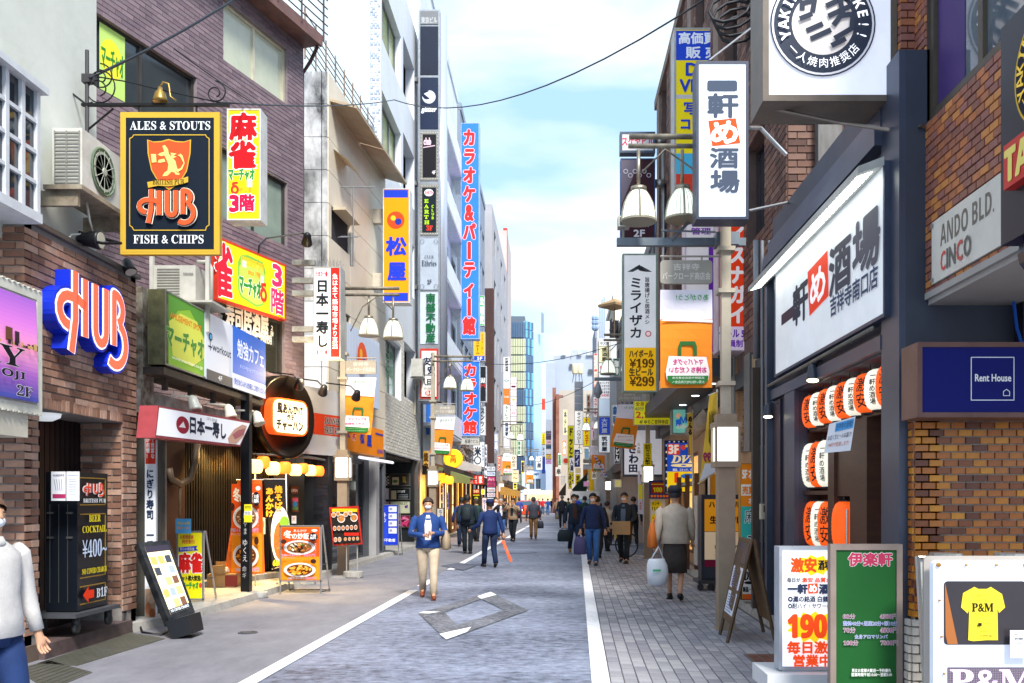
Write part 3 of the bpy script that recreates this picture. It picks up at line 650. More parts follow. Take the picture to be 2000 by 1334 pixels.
# pillar between pub and sushi shop, vertical sushi board, steel panel
cl = thing('dark_corner_column', 'dark grey concrete column between the brick pub and vertical sushi board', 'column', (-5.15, 11.1, 0))
P_ = Fr(11.1); x0, x1 = P_.X(263), P_.X(284); m = MB(P_); m.box(x0, 0, .0, x1+.05, .35, P_.z(270, 815)); m.build('shaft', M('#4a4843', .8, 0, 0, .4, 4, .3, '#2c2b29'), cl)
m = MB(P_); m.box(x0-.02, -.02, P_.z(270, 815), x1-.03, .3, P_.z(270, 560)); m.build('rusty_upright', M('#5b4a3c', .8, 0, 0, .8, 7, .3, '#c9c4b4'), cl)
fsign('vertical_sushi_board', 'narrow white vertical board with red top beside the dark column', 'sign board', 283, 815, 304, 1222, 11.0, .05,
      [('r', 284, 817, 304, 906, '#d8402e'), ('v', '新鮮で豊富な', 294.5, 832, 302, 896, '#f4f2f0', .03), ('v', 'ネタが自慢！', 285.5, 832, 293, 896, '#f4f2f0', .03), ('v', 'にぎり寿司 一番', 286, 915, 301, 1075, '#1d2c4a', .03),
       ('r', 284, 1150, 304, 1218, '#b89880'), ('o', 296, 1170, 7, 9, '#d8b8a0'), ('o', 290, 1188, 6, 11, '#c07a54'), ('o', 298, 1198, 6, 10, '#9a5a3a')], frame='#c9cdd2', face='#e8edf4', fw=.0)
x0, x1 = Fr(11.6).X(304), Fr(11.6).X(323); m = MB(Fr(11.6)); m.box(x0, 0, .1, x1, .04, 2.45); tag(m.build('steel_sheet', METAL('#a89f95', .35)), 'brushed steel sheet beside the vertical sushi board', 'panel')

# white box sign with three faces
PS = Pl(-5.05, 0, 90)
bx = [('r', 0, 0, 33, 100, '#8fbf3e'), ('p', [(0, 0), (33, 0), (33, 40), (20, 10), (10, 20), (0, 60)], '#5e9a3c'), ('p', [(3, 40), (12, 22), (26, 22), (33, 45), (33, 70), (22, 90), (6, 84)], '#d8dc5a'), ('t', 'AMUSEMENT SPOT', 4, 26, 30, 34, '#e0862a', .04), ('t', 'マーチャオ', 1, 46, 32, 74, '#4f8a34', .05, '#cfe0a0', .02), ('t', 'www.marchao.co.jp', 5, 84, 31, 90, '#f2f4e0', .02),
      ('r', 33.6, 0, 60, 100, '#dfe4ee'), ('t', 'workout', 40, 42, 59, 54, '#2a3550', .02), ('l', [(36, 50), (39.5, 50)], .02, '#1c2c4c'), ('l', [(37.8, 32), (37.8, 56)], .02, '#1c2c4c'), ('o', 38, 35, 1.8, 6, '#1c2c4c'), ('o', 38, 35, 1.1, 3.8, '#5ab0e0'), ('r', 34, 85, 60, 100, '#56565c'), ('t', '4F', 45, 89, 49, 96, '#f0f0f0', .03),
      ('r', 60, 0, 100, 100, '#e6ecf8'), ('r', 60, 0, 100, 76, '#1f6ad8'), ('t', '勉強カフェ', 65, 18, 97, 48, '#eaf2ff', .02), ('t', 'KICHIJOJI STUDIO', 68, 58, 94, 65, '#b8d4ff'), ('t', '受付当ビル5F お気軽にご見学ください', 61.5, 83, 99, 93, '#2a5fc0', .02)]
bs = wsign('three_part_box_sign', 'long mossy white box sign with green, white and blue faces above the sushi awning', 'sign', PS, 323, 517, (323, 565, 712), .22, bx, frame='#8f9184', face='#dfe4ee', fw=.02, lit=.12)
sx_ = PS.X(323, .22); z1_, z0_ = PS.z(323, 565, .22), PS.z(323, 712, .22)
m = MB(Fr(sx_)); xr = Fr(sx_).X(323); xl = Fr(sx_).X(290); m.box(xl, -.012, z0_, xr-.005, .1, z1_); m.build('mossy_end', M('#7b7a55', .7, 0, 0, .7, 5, .3, '#34352a'), bs)
m = MB(PS); m.box(sx_, -.2, z0_-.12, PS.X(517, .22), .3, z0_-.03)
for i in range(5): m.box(sx_+.3+i*.8, -.1, z0_-.28, sx_+.36+i*.8, -.04, z0_-.1)
m.build('under_frame', M('#3a3634', .7, .2, 0, .6, 6, .2, '#6b5b4c'), bs)
m = MB(Pl(-5.15, 0, 90)); za = PS.z(323, 765, .1); m.box(sx_-.1, -.02, 2.62, 14.9, .06, za); tag(m.build('white_beam', M('#cfcdc6', .8, 0, 0, .7, 3, .3, '#5a5048')), 'peeling white beam between box sign and sushi awning', 'beam')
# units behind the box sign
a2 = thing('rooftop_air_conditioner', 'grey and white outdoor unit on the ledge above the three part box sign', 'air conditioner', P3(370, 590, 12.6))
P_ = Fr(12.4); m = MB(P_); x0, z1 = P_.px(300, 518); x1, z0 = P_.px(382, 592); m.box(x0, 0, z0, x1, .35, z1); m.box(P_.X(296), -.2, z0-.03, P_.X(425), .5, z0-.0)
for u in (293, 402): m.box(P_.X(u), -.02, z0-.4, P_.X(u)+.05, .03, P_.z(u, 495))
m.build('casing', M('#c4c2ba', .5, 0, 0, .3, 4), a2); m = MB(P_)
for i in range(12): m.box(x0+.05, -.006, z0+.04+i*.038, x0+.36, -.001, z0+.058+i*.038)
m.build('grille', M('#77766f', .5), a2)
draw(a2, P_, [('t', san('TOSHIBA'), 358, 533, 378, 538, '#5a5a5a')], conv_px(P_, .0), -.008)
m = MB(P_); m.tube([(P_.X(380), .1, P_.z(380, 508)), (P_.X(400), .1, P_.z(400, 508)), (P_.X(407), .1, P_.z(407, 520)), (P_.X(407), .1, P_.z(407, 600))], .03, 8); m.build('pipe', M('#b9b7ae', .5), a2, True)

# slanted sushi awning sign
PA = Pl(-4.95, 0, 90); pts = [PA.px(309, 792, .3), PA.px(489, 823, .3), PA.px(469, 872, .3), PA.px(303, 855, .3)][::-1]
aw = panel('sushi_awning_sign', 'white slanting sushi awning sign with dark red edges and brush lettering', 'sign', PA, pts[3][0], pts[2][0], pts[0][1], pts[3][1], .22, (), frame='#a3434a', face=None, pts=pts, off=.08)
ctr = (sum(p[0] for p in pts)/4, sum(p[1] for p in pts)/4); inn = [(ctr[0]+(p[0]-ctr[0])*.985, ctr[1]+(p[1]-ctr[1])*.86) for p in pts]
MB(PA).flat(inn, -.3025).build('face', M('#e4e6ec', .4, 0, .1), aw)
def cq(a, b):   # canvas 0-100 bilinear on the slanting quad
    TL, TR, BR, BL = pts[3], pts[2], pts[1], pts[0]; s, t = a/100, b/100
    return ((TL[0]*(1-s)+TR[0]*s)*(1-t)+(BL[0]*(1-s)+BR[0]*s)*t, (TL[1]*(1-s)+TR[1]*s)*(1-t)+(BL[1]*(1-s)+BR[1]*s)*t)
draw(aw, PA, [('o', 24, 50, 5, 27, '#a02038'), ('p', [(20.5, 58), (24, 38), (27.5, 58)], '#f2e4e6'), ('t', '日本一寿し', 33, 26, 70, 72, '#1c2740', .05), ('t', 'お寿司と季節料理', 47, 13, 58, 22, '#6a6a76'),
     ('p', [(78, 76), (82, 40), (90, 18), (97, 20), (98, 60), (92, 92), (82, 92)], '#c9a08c'), ('p', [(82, 60), (88, 40), (96, 30), (97, 55), (88, 76)], '#a8646a')], cq, -.3045, .05)
for i, (u, v, Y) in enumerate(((378, 787, 12.0), (448, 803, 13.2), (503, 815, 14.3))):
    spot(u, v, Y, (.35, -.25, -.9), ('white reflector lamp over the awning logo', 'white reflector lamp over the middle of the sushi awning', 'white reflector lamp at the far end of the sushi awning')[i], col='#dcdcd0', arm=[P3(u-8, v-12, Y), P3(u-45, v-14, Y-.5)], s=1.35, group='white lamps over the sushi awning')

# black post with writing
bp = thing('black_steel_post', 'tall black steel post with scratched stickers in front of the food banner', 'post', (-4.87, 14.05, 0))
P_ = Fr(14.05); m = MB(P_); m.box(P_.X(470), 0, 0, P_.X(487), .13, 3.2); m.build('shaft', M('#14171d', .35, .3, 0, .2, 5), bp)
draw(bp, P_, [('v', 'けやま', 475, 1000, 483, 1045, '#b8b8bc'), ('v', 'ゆくえ', 473, 1052, 484, 1098, '#c8c8cc'), ('v', '命ギ', 473, 1105, 482, 1130, '#a8a8ac')], conv_px(P_, .0), -.002)
fsign('yellow_notice', 'small yellow and white notice taped on the black post', 'notice', 477, 985, 492, 1020, 14.03, .012, [('r', 477, 985, 492, 998, '#e8de2a'), ('r', 477, 1006, 492, 1020, '#e8de2a'), ('t', san('NOTICE'), 479, 988, 490, 993, '#22221a'), ('t', '防犯', 479, 999, 490, 1005, '#4a4a70')], frame='#e8e4d0', face='#f0f0ee', fw=0)
# vertical box sign
vs = fsign('vertical_sushi_box_sign', 'white and red vertical box sign reaching over the street beside the bell lamps', 'hanging sign', 612, 521, 665, 699, 16.5, .36,
      [('r', 646, 522, 663, 698, '#c8281e'), ('t', 'うまさ一番', 617, 530, 640, 540, '#c83040', .03), ('v', '日本一寿し', 617, 545, 642, 680, '#1e2224', .035), ('t', '安さ一番', 618, 684, 640, 693, '#c83040', .03), ('v', '魚は全て築地市場より直送', 649, 534, 660, 682, '#f4eeea', .025)], frame='#b4b4b0', face='#e8eaf0', fw=.02, lit=.12)
P_ = Fr(16.6)
for v in (510, 545, 570, 660, 640): MB(P_).box(P_.X(570), 0, P_.z(0, v+7), P_.X(614), .12, P_.z(0, v-3)).build('wall_bracket', M('#9a9a96', .5, .2, 0, .5, 5, 0, '#3a3836'), vs)
m = MB(Fr(16.55)); P_ = m.P
for i in range(40): x = P_.X(613+i*1.4); m.tube([(x, .02+.3*random.random(), P_.z(0, 521)), (x+random.uniform(-.03, .03), .02+.3*random.random(), P_.z(0, 508-random.random()*6))], .0025, 3)
m.build('bird_spikes', M('#77777a', .5), vs, kind='stuff')
# mahjong sign
fsign('mahjong_hanging_sign', 'yellow hanging sign with big red characters beside the pub sign', 'hanging sign', 443, 212, 509, 430, 12.9, .3,
      [('r', 446, 215, 506, 427, '#f2d616'), ('t', '麻', 450, 222, 500, 273, '#c0141e', .06, '#ffffff', .05), ('t', '雀', 449, 277, 498, 328, '#c0141e', .06, '#ffffff', .05), ('t', 'マーチャオ', 447, 330, 497, 353, '#2f8a3a', .05, '#f4f4e0', .03), ('t', 'δ', 452, 356, 466, 378, '#d83a2a', .05), ('t', 'デルタ', 467, 366, 492, 376, '#c8a82a', .03), ('r', 483, 350, 493, 366, '#f2f4f8'), ('t', '3', 450, 383, 467, 413, '#c01846', .09, '#ffffff', .05), ('t', '階', 470, 381, 497, 412, '#c01846', .05, '#ffffff', .05)], frame='#d8d8d4', face='#f2d616', fw=.02, lit=.15)

# ------------------------------------------------------------------ fried rice shop
fs = thing('fried_rice_shop_front', 'black tiled fried rice shop front with warm lit doorway under lanterns', 'shop front', (-5.2, 17.6, .1))
P_ = Pl(-6.58, 12.84, 72.1); m = MB(P_); m.box(sx1, -.02, .1, 5.16, .08, 2.9); m.box(sx1+.02, -.06, .1, sx1+.5, -.02, 2.4); m.build('dark_front', M('#23221f', .4, 0, 0, .3, 4), fs)
Pk = Fr(18.3); x0, x1 = Pk.X(590), Pk.X(641); m = MB(Pk); m.box(x0-.6, 0, .1, x1, .3, 3.0); m.build('wall_core', M('#101114', .6), fs)
bricks(fs, [(Pk, Pk.X(612), x1, .12, 2.8, [], [M('#1e222a', .25, 0, 0, .2, 5), M('#262a33', .25, 0, 0, .2, 5)])], 'black_tile', 300, bw=.2, bh=.075, gap=.008, proud=.008)
lamp((-5.15, 17.6, 2.6), 120, (1, .62, .22), .05, 'SPOT', (R(8), R(12), 0), 90)
PBd = Pl(-4.72, 18.2, 67)
fr_ = wsign('fried_rice_fascia', 'curved silver fascia with a red band lettered in English behind the black disc', 'sign', PBd, 488, 677, (677, 768, 892), .06, [('r', 0, 38, 100, 70, '#d8431e'), ('t', ser('JAPANESE'), 74, 42, 94, 53, '#1c1a1c', .02, '#e8e0dc', .05), ('t', ser('FRIED RICE'), 74, 56, 94, 67, '#1c1a1c', .02, '#e8e0dc', .05)], frame='#a9a9ac', face='#c4c5ca', fw=0, fdirt=.15)
dc = thing('black_disc_sign', 'big black concave disc sign with a glowing orange rimmed name plate', 'sign', PBd.W(PBd.X(566, .5), -.4, 2.4))
cx_, cz_ = PBd.px(562, 815, .5); m = MB(PBd); m.lathe((cx_, -.5, cz_), [(.0001, .16), (.45, .14), (.70, .02), (.74, -.01), (.77, .0), (.77, .3), (.6, .42)], 40, axis='y'); m.build('dish', M('#211c18', .28, .6, 0, .25, 2), dc, True)
m = MB(PBd); rr = lambda w, h, r: [p for (sx, sz, a0) in ((1, 1, 0), (-1, 1, 90), (-1, -1, 180), (1, -1, 270)) for p in [(cx_+sx*(w-r)+r*math.cos(R(a0+k*15)), cz_+sz*(h-r)+r*math.sin(R(a0+k*15))) for k in range(7)]]
rw = .50; m.poly(rr(rw, .33, .18), -.56, -.38); m.build('plate_rim', M('#e8541e', .4, 0, .3), dc); m = MB(PBd); m.flat(rr(rw-.035, .295, .15), -.562); m.build('plate_face', M('#f2e2b8', .4, 0, .35), dc)
cc = conv_pc(cx_-rw, cx_+rw, cz_-.33, cz_+.33)
draw(dc, PBd, [('t', '風あんかけ', 14, 14, 84, 42, '#2a211c', .05), ('t', '炒王', 40, 42, 60, 58, '#2a211c', .04), ('t', 'チャーハン', 12, 60, 84, 88, '#2a211c', .05)], cc, -.567)
lamp(PBd.W(cx_+.05, -1.0, cz_+.75), 35, (1, .75, .4), .05)
for i, (u, v, Y) in enumerate(((585, 748, 16.4), (632, 760, 16.9), (697, 770, 17.6))): spot(u, v, Y, (-.35, .75, -.55), ('black lamp on an arm lighting the black disc', 'black lamp lighting the right of the silver fascia', 'black lamp at the far end of the silver fascia')[i], arm=[P3(u-12, v-16, Y), P3(u-60, v-22, Y+.1)], s=1.35, lit=.5, group='black lamps over the fried rice fascia')
# lanterns
def lantern(name, label, c, r, h, col, lit, group, marks=None, rib=9, dark='#17151a'):
    root = thing(name, label, 'lantern', c, group); m = MB(); prof = []
    for i in range(rib*2+1):
        t = -1+2*i/(rib*2); rr = (1-abs(t)**2.6)**.5 if abs(t) < 1 else 0
        prof.append((r*(.5+.5*rr)*(1-.025*(i % 2)), t*h*.5))
    m.lathe((c[0], c[1], c[2]), prof, 20); m.build('paper_body', M(col, .6, 0, lit, .12, 6), root, True)
    for z in (-h*.5-.012, h*.5-.012): m = MB(); m.lathe((c[0], c[1], c[2]+z), [(r*.5, 0), (r*.54, .0), (r*.54, .024), (r*.5, .024)], 16); m.build('rim', M(dark, .5), root)
    m = MB(); m.tube([(c[0], c[1], c[2]+h*.5), (c[0], c[1], c[2]+h*.5+.08)], .004, 4); m.build('hanger', M('#2a2624', .6), root)
    if marks:
        P, els = marks; draw(root, P, els, lambda a, b: (a, b), -.002)
    return root
for i, (u, v, rp, Y, k) in enumerate(((498, 911, 15, 15.6, 0), (514, 903, 13, 15.9, 1), (533, 915, 14, 16.1, 0), (556, 914, 13, 16.4, 1), (577, 918, 12.5, 16.7, 0), (592, 915, 11, 17.0, 1), (606, 919, 11.5, 17.2, 0), (622, 920, 11, 17.5, 1))):
    c = P3(u, v, Y); r = rp*Y/F
    lantern('round_lantern', ('cream' if k == 0 else 'orange')+' round lantern, '+('nearest the black post', 'second from the black post', 'third from the black post', 'fourth from the black post', 'fifth from the black post', 'third from the far end of the string', 'second from the far end of the string', 'at the far end of the string')[i], c, r, r*1.85, ('#ffcf6a', '#f2661c')[k], (1.25, .9)[k], 'lit round lanterns on the fried rice shop string')
m = MB(); m.tube([P3(480, 886, 15.4), P3(540, 889, 16.2), P3(600, 894, 17.1), P3(634, 898, 17.8)], .02, 6); m.tube([P3(480, 884, 15.4), P3(505, 889, 15.8), P3(540, 886, 16.2), P3(570, 893, 16.7), P3(600, 891, 17.1), P3(634, 897, 17.8)], .01, 5)
tag(m.build('lantern_rail', M('#5a5654', .6, .3), smooth=True), 'grey rail with twisted wire carrying the string of round lanterns', 'rail')

# food pictures as flat print
def food(cx, cy, rx, ry, base, bits, n=40, plate='#f0eeec'):
    e = [('o', cx, cy, rx, ry, plate), ('o', cx, cy, rx*.93, ry*.9, '#d8d6d8'), ('o', cx, cy, rx*.8, ry*.76, base)]
    for _ in range(n):
        a, r_ = random.uniform(0, 6.28), random.random()**.6; x, y = cx+rx*.66*r_*math.cos(a), cy+ry*.6*r_*math.sin(a); s = rx*random.uniform(.07, .2); t = random.uniform(0, 3.1)
        c_, s_ = math.cos(t), math.sin(t); e.append(('p', [(x+s*c_, y+s*s_*.6), (x-s*.5*s_, y+s*.4*c_), (x-s*c_, y-s*s_*.6), (x+s*.5*s_, y-s*.4*c_)], random.choice(bits)))
    return e
NOOD = ['#d8a860', '#b87a3a', '#f0d8a0', '#8a4a20', '#f4ecd8', '#5a7a2a', '#2a1e1c', '#c8683a']
EGG = ['#f0a028', '#f8bc4a', '#e88a1a', '#f8cc6a', '#e89020']
def rice_poster(u0, v0, u1, v1, k=1):
    X = lambda a: u0+(u1-u0)*a; Y = lambda b: v0+(v1-v0)*b; w = u1-u0; h = v1-v0
    e = [('r', u0, v0, u1, v1, '#f0821c'), ('r', u0, v0, u1, Y(.55), '#e0561c'), ('r', u0, Y(.57), u1, v1, '#f0941e'),
         ('t', '冬', X(.06), Y(.05), X(.28), Y(.2), '#fbf2e6', .04), ('t', 'の炒飯', X(.28), Y(.1), X(.72), Y(.22), '#fbf2e6', .03), ('t', 'あんかけ', X(.32), Y(.03), X(.66), Y(.08), '#fbf2e6', .02), ('o', X(.87), Y(.05), w*.08, h*.025, '#f8f0e8')]
    e += food(X(.47), Y(.38), w*.42, h*.14, '#8a5a34', NOOD, 46*k)+food(X(.5), Y(.81), w*.42, h*.14, '#6a3418', EGG, 50*k)
    e += [('o', X(.87), Y(.17), w*.12, h*.08, '#1c1c22'), ('t', '大盛', X(.79), Y(.12), X(.95), Y(.165), '#f4f4f4', .03), ('t', '無料', X(.79), Y(.17), X(.95), Y(.215), '#f4f4f4', .03), ('o', X(.1), Y(.26), w*.075, h*.045, '#4a2a20'), ('o', X(.88), Y(.64), w*.075, h*.045, '#3a2420'),
          ('t', '牡蠣みそあんかけ', X(.05), Y(.5), X(.55), Y(.54), '#8a4a8a', .0, '#ffffff', .03), ('t', '850円', X(.62), Y(.5), X(.93), Y(.545), '#d83080', .03, '#ffffff', .04), ('t', 'チャーハン', X(.05), Y(.55), X(.4), Y(.585), '#e04a6a', .0, '#ffffff', .03), ('t', '天津チャーハン', X(.2), Y(.945), X(.66), Y(.985), '#4a5a9a', .0, '#ffffff', .03), ('t', '800円', X(.68), Y(.94), X(.95), Y(.985), '#d83080', .03, '#ffffff', .04),
          ('v', '濃厚ごまあん', X(.91), Y(.28), X(.96), Y(.48), '#f0c0b0'), ('v', '甘酢が決め手', X(.04), Y(.64), X(.09), Y(.86), '#8a4a1a')]
    return e
def aframe(name, label, u0, v0, u1, v1, Yt, Yb, vfoot, els, frame='#b4b6ba', face='#fff', group=None, spread=.45, back=None, lean=0):
    """folding A board: leaning front panel, rear frame, feet and a brace"""
    P = Fr(Yb); x0, z0 = P.px(u0, v1); x1, z1 = P.px(u1, v0); hgt = z1-z0; zf = .0
    root = thing(name, label, 'sandwich board', ((x0+x1)/2, Yb+.2, zf), group); zt = z1
    m = MB(P); m.box(x0, -.0, z0, x1, .025, z1); m.build('panel', M(back or '#d8d8d8', .4), root)
    m = MB(P); t = .022
    for q in ((x0, z0, x1, z0+t), (x0, z1-t, x1, z1), (x0, z0, x0+t, z1), (x1-t, z0, x1, z1)): m.box(q[0], -.008, q[1], q[2], -.0005, q[3])
    m.build('frame', METAL(frame, .3), root)
    for x in (x0+.012, x1-.012):
        m = MB(P); m.tube([(x, .012, z0+.05), (x, .0, zf)], .014, 6); m.build('leg', METAL(frame, .3), root)
    for x in (x0+.01, x1-.01):
        m = MB(P); m.tube([(x+.02, .03, z1), (x+.03, spread, zf)], .014, 6); m.build('rear_leg', METAL(frame, .3), root)
    m = MB(P); m.tube([(x0+.03, spread*.97, .03), (x1+.03, spread*.97, .03)], .011, 6); m.tube([(x1, .0, .04), (x1+.03, spread*.97, .035)], .009, 5); m.tube([(x1, .02, z0+.3*(z1-z0)), (x1+.02, spread*.65, z0+.3*(z1-z0))], .008, 5); m.build('brace', METAL('#4a4a4c', .4), root)
    MB(P).flat([(x0+t, z0+t), (x1-t, z0+t), (x1-t, z1-t), (x0+t, z1-t)], -.002).build('poster', M(face, .4), root)
    draw(root, P, els, conv_px(P, .0), -.004, step=.0008)
    return root
aframe('food_sandwich_board', 'silver A board with an orange poster of two fried rice plates on the pavement', 546, 1026, 628, 1136, 14.6, 14.6, 1162, rice_poster(550, 1031, 624, 1132), face='#f0821c')
for u, v, lb in ((502, 1168, 'nearest the black post'), (556, 1150, 'under the food sandwich board'), (599, 1142, 'behind the legs of the food sandwich board')):
    x, y = G(u, v); m = MB(); m.lathe((x, y, .0), [(.155, 0), (.165, .02), (.165, .09), (.15, .1), (.0001, .1)], 18); tag(m.build('concrete_weight', M('#aeaeaa', .9, 0, 0, .5, 9, .5, '#5a5a58')), 'round grey concrete weight '+lb, 'weight', 'concrete weights for banners')
def nobori(name, label, Y, poly, els, col, pole, lab_pole=None, P=None):
    """tall cloth banner: gently waving sheet cut to the outline, pole and top bar"""
    P = P or Fr(Y); pts = [P.px(*q) for q in poly]; root = thing(name, label, 'banner', P.W(sum(p[0] for p in pts)/4, 0, pts[2][1]))
    m = MB(P); TL, TR, BR, BL = pts; n = 12
    for i in range(n+1):
        t = i/n; a = (TL[0]*(1-t)+BL[0]*t, TL[1]*(1-t)+BL[1]*t); b = (TR[0]*(1-t)+BR[0]*t, TR[1]*(1-t)+BR[1]*t); w = .006*math.sin(i*1.3)
        for d in (0, .006):
            for s in range(5): m.v.append(P.W(a[0]*(1-s/4)+b[0]*s/4, w+.004*math.sin(s*1.7+i)+d, a[1]*(1-s/4)+b[1]*s/4))
    for i in range(n):
        for s in range(4):
            for o2 in (0, 5): k = i*10+o2+s; m.f.append((k, k+1, k+11, k+10)); m.mi.append(0)
    m.build('cloth', M(col, .8, 0, 0, .08, 2), root)
    draw(root, P, els, conv_px(P, .015), -.014, step=.0009)
    m = MB(P); (a, b), (c, d) = P.px(*pole[0]), P.px(*pole[1]); m.tube([(a, .02, b), (c, .02, d)], .012, 6); m.tube([(TL[0]-.02, .01, TL[1]), (TR[0]+.02, .01, TR[1])], .01, 6); m.tube([(BL[0]-.02, .01, BL[1]), (BR[0]+.02, .01, BR[1])], .01, 6); m.build('pole', M('#d8d8d4', .4), root, True)
    return root
nb_ = nobori('food_banner', 'orange food banner flaring towards the bottom behind the black post', 14.9, [(464, 937), (511, 937), (517, 1120), (438, 1124)], rice_poster(452, 945, 512, 1118), '#ea701c', ((498, 1165), (498, 925)))
nobori('noodle_banner', 'black banner with a large noodle bowl and yellow brush lettering beside the doorway', 15.6, [(516, 936), (556, 936), (566, 1100), (533, 1112)], [('o', 548, 1045, 19, 56, '#efece6'), ('o', 549, 1056, 15, 38, '#a86a34')]+[x for x in food(549, 1056, 15, 38, '#a86a34', ['#c88a4a', '#9a5a2a', '#d8a060'], 50)[3:]]+[('o', 557, 1020, 9, 12, '#7ab03a'), ('v', 'あんかけ', 520, 952, 536, 1010, '#f0b030', .06), ('v', '焼そば', 538, 948, 553, 995, '#f0b030', .05), ('t', '680円', 535, 1092, 562, 1106, '#f0d030', .05)], '#1d1b1d', ((560, 1150), (558, 925)))
for (u, v, w, h, Y, lb, els) in ((575, 957, 14, 15, 17.3, 'small brown wooden sign reading open hung beside the doorway', [('t', 'OPEN', 569, 955, 581, 961, '#f0ece4')]), (576, 985, 13, 30, 17.3, 'white certificate sticker below the small wooden open sign', [('r', 571, 973, 582, 980, '#d0506a'), ('o', 576, 985, 4.5, 6, '#3a8ac0'), ('r', 571, 990, 582, 996, '#5a8a4a')]), (574, 1015, 9, 15, 17.3, 'small white card with a red seal below the certificate sticker', [('t', '文', 571, 1010, 577, 1017, '#b83030')]), (513, 1027, 10, 32, 15.9, 'grey framed notice between the two food banners', [('o', 513, 1024, 3.5, 8, '#8a8a8a')])):
    fsign('notice_card', lb, 'notice', u-w/2, v-h/2, u+w/2, v+h/2, Y, .02, els, frame='#6a3a26' if 'wooden' in lb else '#c8c8c4', face='#6a3a26' if 'wooden' in lb else '#e6e4e0', fw=0)
# menu stand with red frame
P_ = Fr(17.7); rs = thing('red_menu_stand', 'tilted red framed menu stand with food photographs before the lamp post', 'menu stand', (P_.X(678), 17.75, 0))
tilt = lambda a, b: P_.px(643+(a*57)+b*8, 991+b*75-a*3)
m = MB(P_); q4 = [tilt(0, 1), tilt(1, 1), tilt(1, 0), tilt(0, 0)]; m.poly(q4, -.02, .03); m.build('frame', M('#b8281c', .35, 0, 0, .2), rs)
e = [('p', [(4, 5), (96, 5), (96, 96), (4, 96)], '#26221f'), ('r', 8, 7, 96, 12, '#e8b820')]
for a, b, r_ in ((38, 30, 15), (82, 30, 14), (14, 20, 9), (56, 20, 9), (30, 18, 8), (72, 18, 8)): e += food(a, b, r_, r_*.72, '#b87a3a', NOOD, 8)
for i in range(6): e += food(14+i*14.5, 55, 6.5, 6, '#b8703a', NOOD, 4)
e += [('r', 45, 69, 96, 75, '#c82a1c')]
for i in range(2): e += food(14+i*14, 84, 6.5, 6, '#d88a4a', NOOD, 4)
for i in range(4): e += food(48+i*14, 84, 6, 5, '#c8883a', NOOD, 4, '#3a2e26')
draw(rs, P_, e, lambda a, b: tilt(a/100, b/100), -.022, step=.0007)
m = MB(P_)
for u in (676, 697): m.tube([(P_.X(u), .04, P_.z(0, 1063)), (P_.X(u), .04, .08)], .012, 6)
m.box(P_.X(650), -.15, .0, P_.X(706), .15, .025); m.lathe((P_.X(690), 0, .02), [(.2, 0), (.2, .1), (.17, .11), (.001, .11)], 16); m.build('base', M('#a8a8a4', .6, .2, 0, .4), rs)

# mahjong A board, black menu board
aframe('mahjong_sandwich_board', 'yellow mahjong A board with a blue flyer clipped on top', 345, 1037, 398, 1172, 12.7, 12.7, 1200, [('r', 347, 1040, 396, 1168, '#f2e41c'), ('t', 'お客様感謝', 352, 1045, 378, 1053, '#d84a3a', .02), ('t', '特別割引', 356, 1054, 380, 1062, '#d84a3a', .02), ('p', [(349, 1069), (386, 1066), (383, 1071), (388, 1075), (349, 1078)], '#1c3ab0'), ('t', '安心の低料金', 352, 1069, 380, 1075, '#f2f2f2'),
    ('t', '麻雀', 350, 1080, 394, 1118, '#d8201c', .05, '#ffffff', .04), ('t', 'セット様大歓迎♪', 350, 1124, 394, 1134, '#1c2a1c', .04), ('t', 'マーチャオ', 357, 1137, 388, 1150, '#2f9a3a', .05), ('o', 392, 1143, 3, 5, '#d84a3a')], face='#f2e41c')
fsign('blue_flyer', 'small blue flyer clipped on top of the mahjong board', 'flyer', 343, 1013, 373, 1042, 12.6, .008, [('t', '本日のお得', 347, 1019, 370, 1025, '#e8c83a', .02), ('t', '割引クーポン', 346, 1028, 371, 1034, '#e8a23a', .02)], frame='#4a9ad8', face='#58a8e0', fw=0)
bm = thing('black_menu_stand', 'slanting black framed illuminated drinks menu on the pavement by the sushi shop', 'menu stand', (*G(345, 1240), 0))
xb, yb = G(335, 1246); PM = Pl((270-CX)/F*9.9, 10.05, 22)
A = [P3(270, 1060, 10.35), P3(330, 1055, 10.75), P3(381, 1196, 10.35), P3(331, 1216, 9.95)]; nrm = (A[1]-A[0]).cross(A[3]-A[0]).normalized()
if nrm.y > 0: nrm = -nrm
m = MB(); m.add([*A, *[p-nrm*.09 for p in A]], [(0, 1, 2, 3), (7, 6, 5, 4), (0, 4, 5, 1), (1, 5, 6, 2), (2, 6, 7, 3), (3, 7, 4, 0)], True); m.build('frame', M('#171a20', .35, 0, 0, .25, 8, 0, '#5a5a5a'), bm)
bl = lambda a, b, k=.002: (A[0]*(1-a)+A[1]*a)*(1-b)+(A[3]*(1-a)+A[2]*a)*b+nrm*k
def bq(name, a, b, c, d, col, k, lit=0): m = MB(); m.add([bl(a, b, k), bl(c, b, k), bl(c, d, k), bl(a, d, k)], [(0, 1, 2, 3)], True); return m.build(name, M(col, .3, 0, lit), bm)
bq('screen', .14, .06, .9, .92, '#d8c9a2', .002, .35); bq('header', .14, .06, .9, .14, '#3a3444', .003)
for i in range(5):
    for j in range(3): bq('menu_photo', .17+j*.24, .2+i*.14, .36+j*.24, .3+i*.14, random.choice(['#c89a5a', '#3a3f4a', '#e0c8c8', '#8a98a8', '#d8b070', '#6a4a3a']), .0035, .2)
bq('footer', .14, .86, .9, .92, '#1f2c3a', .0045)
m = MB(); tmp = [];
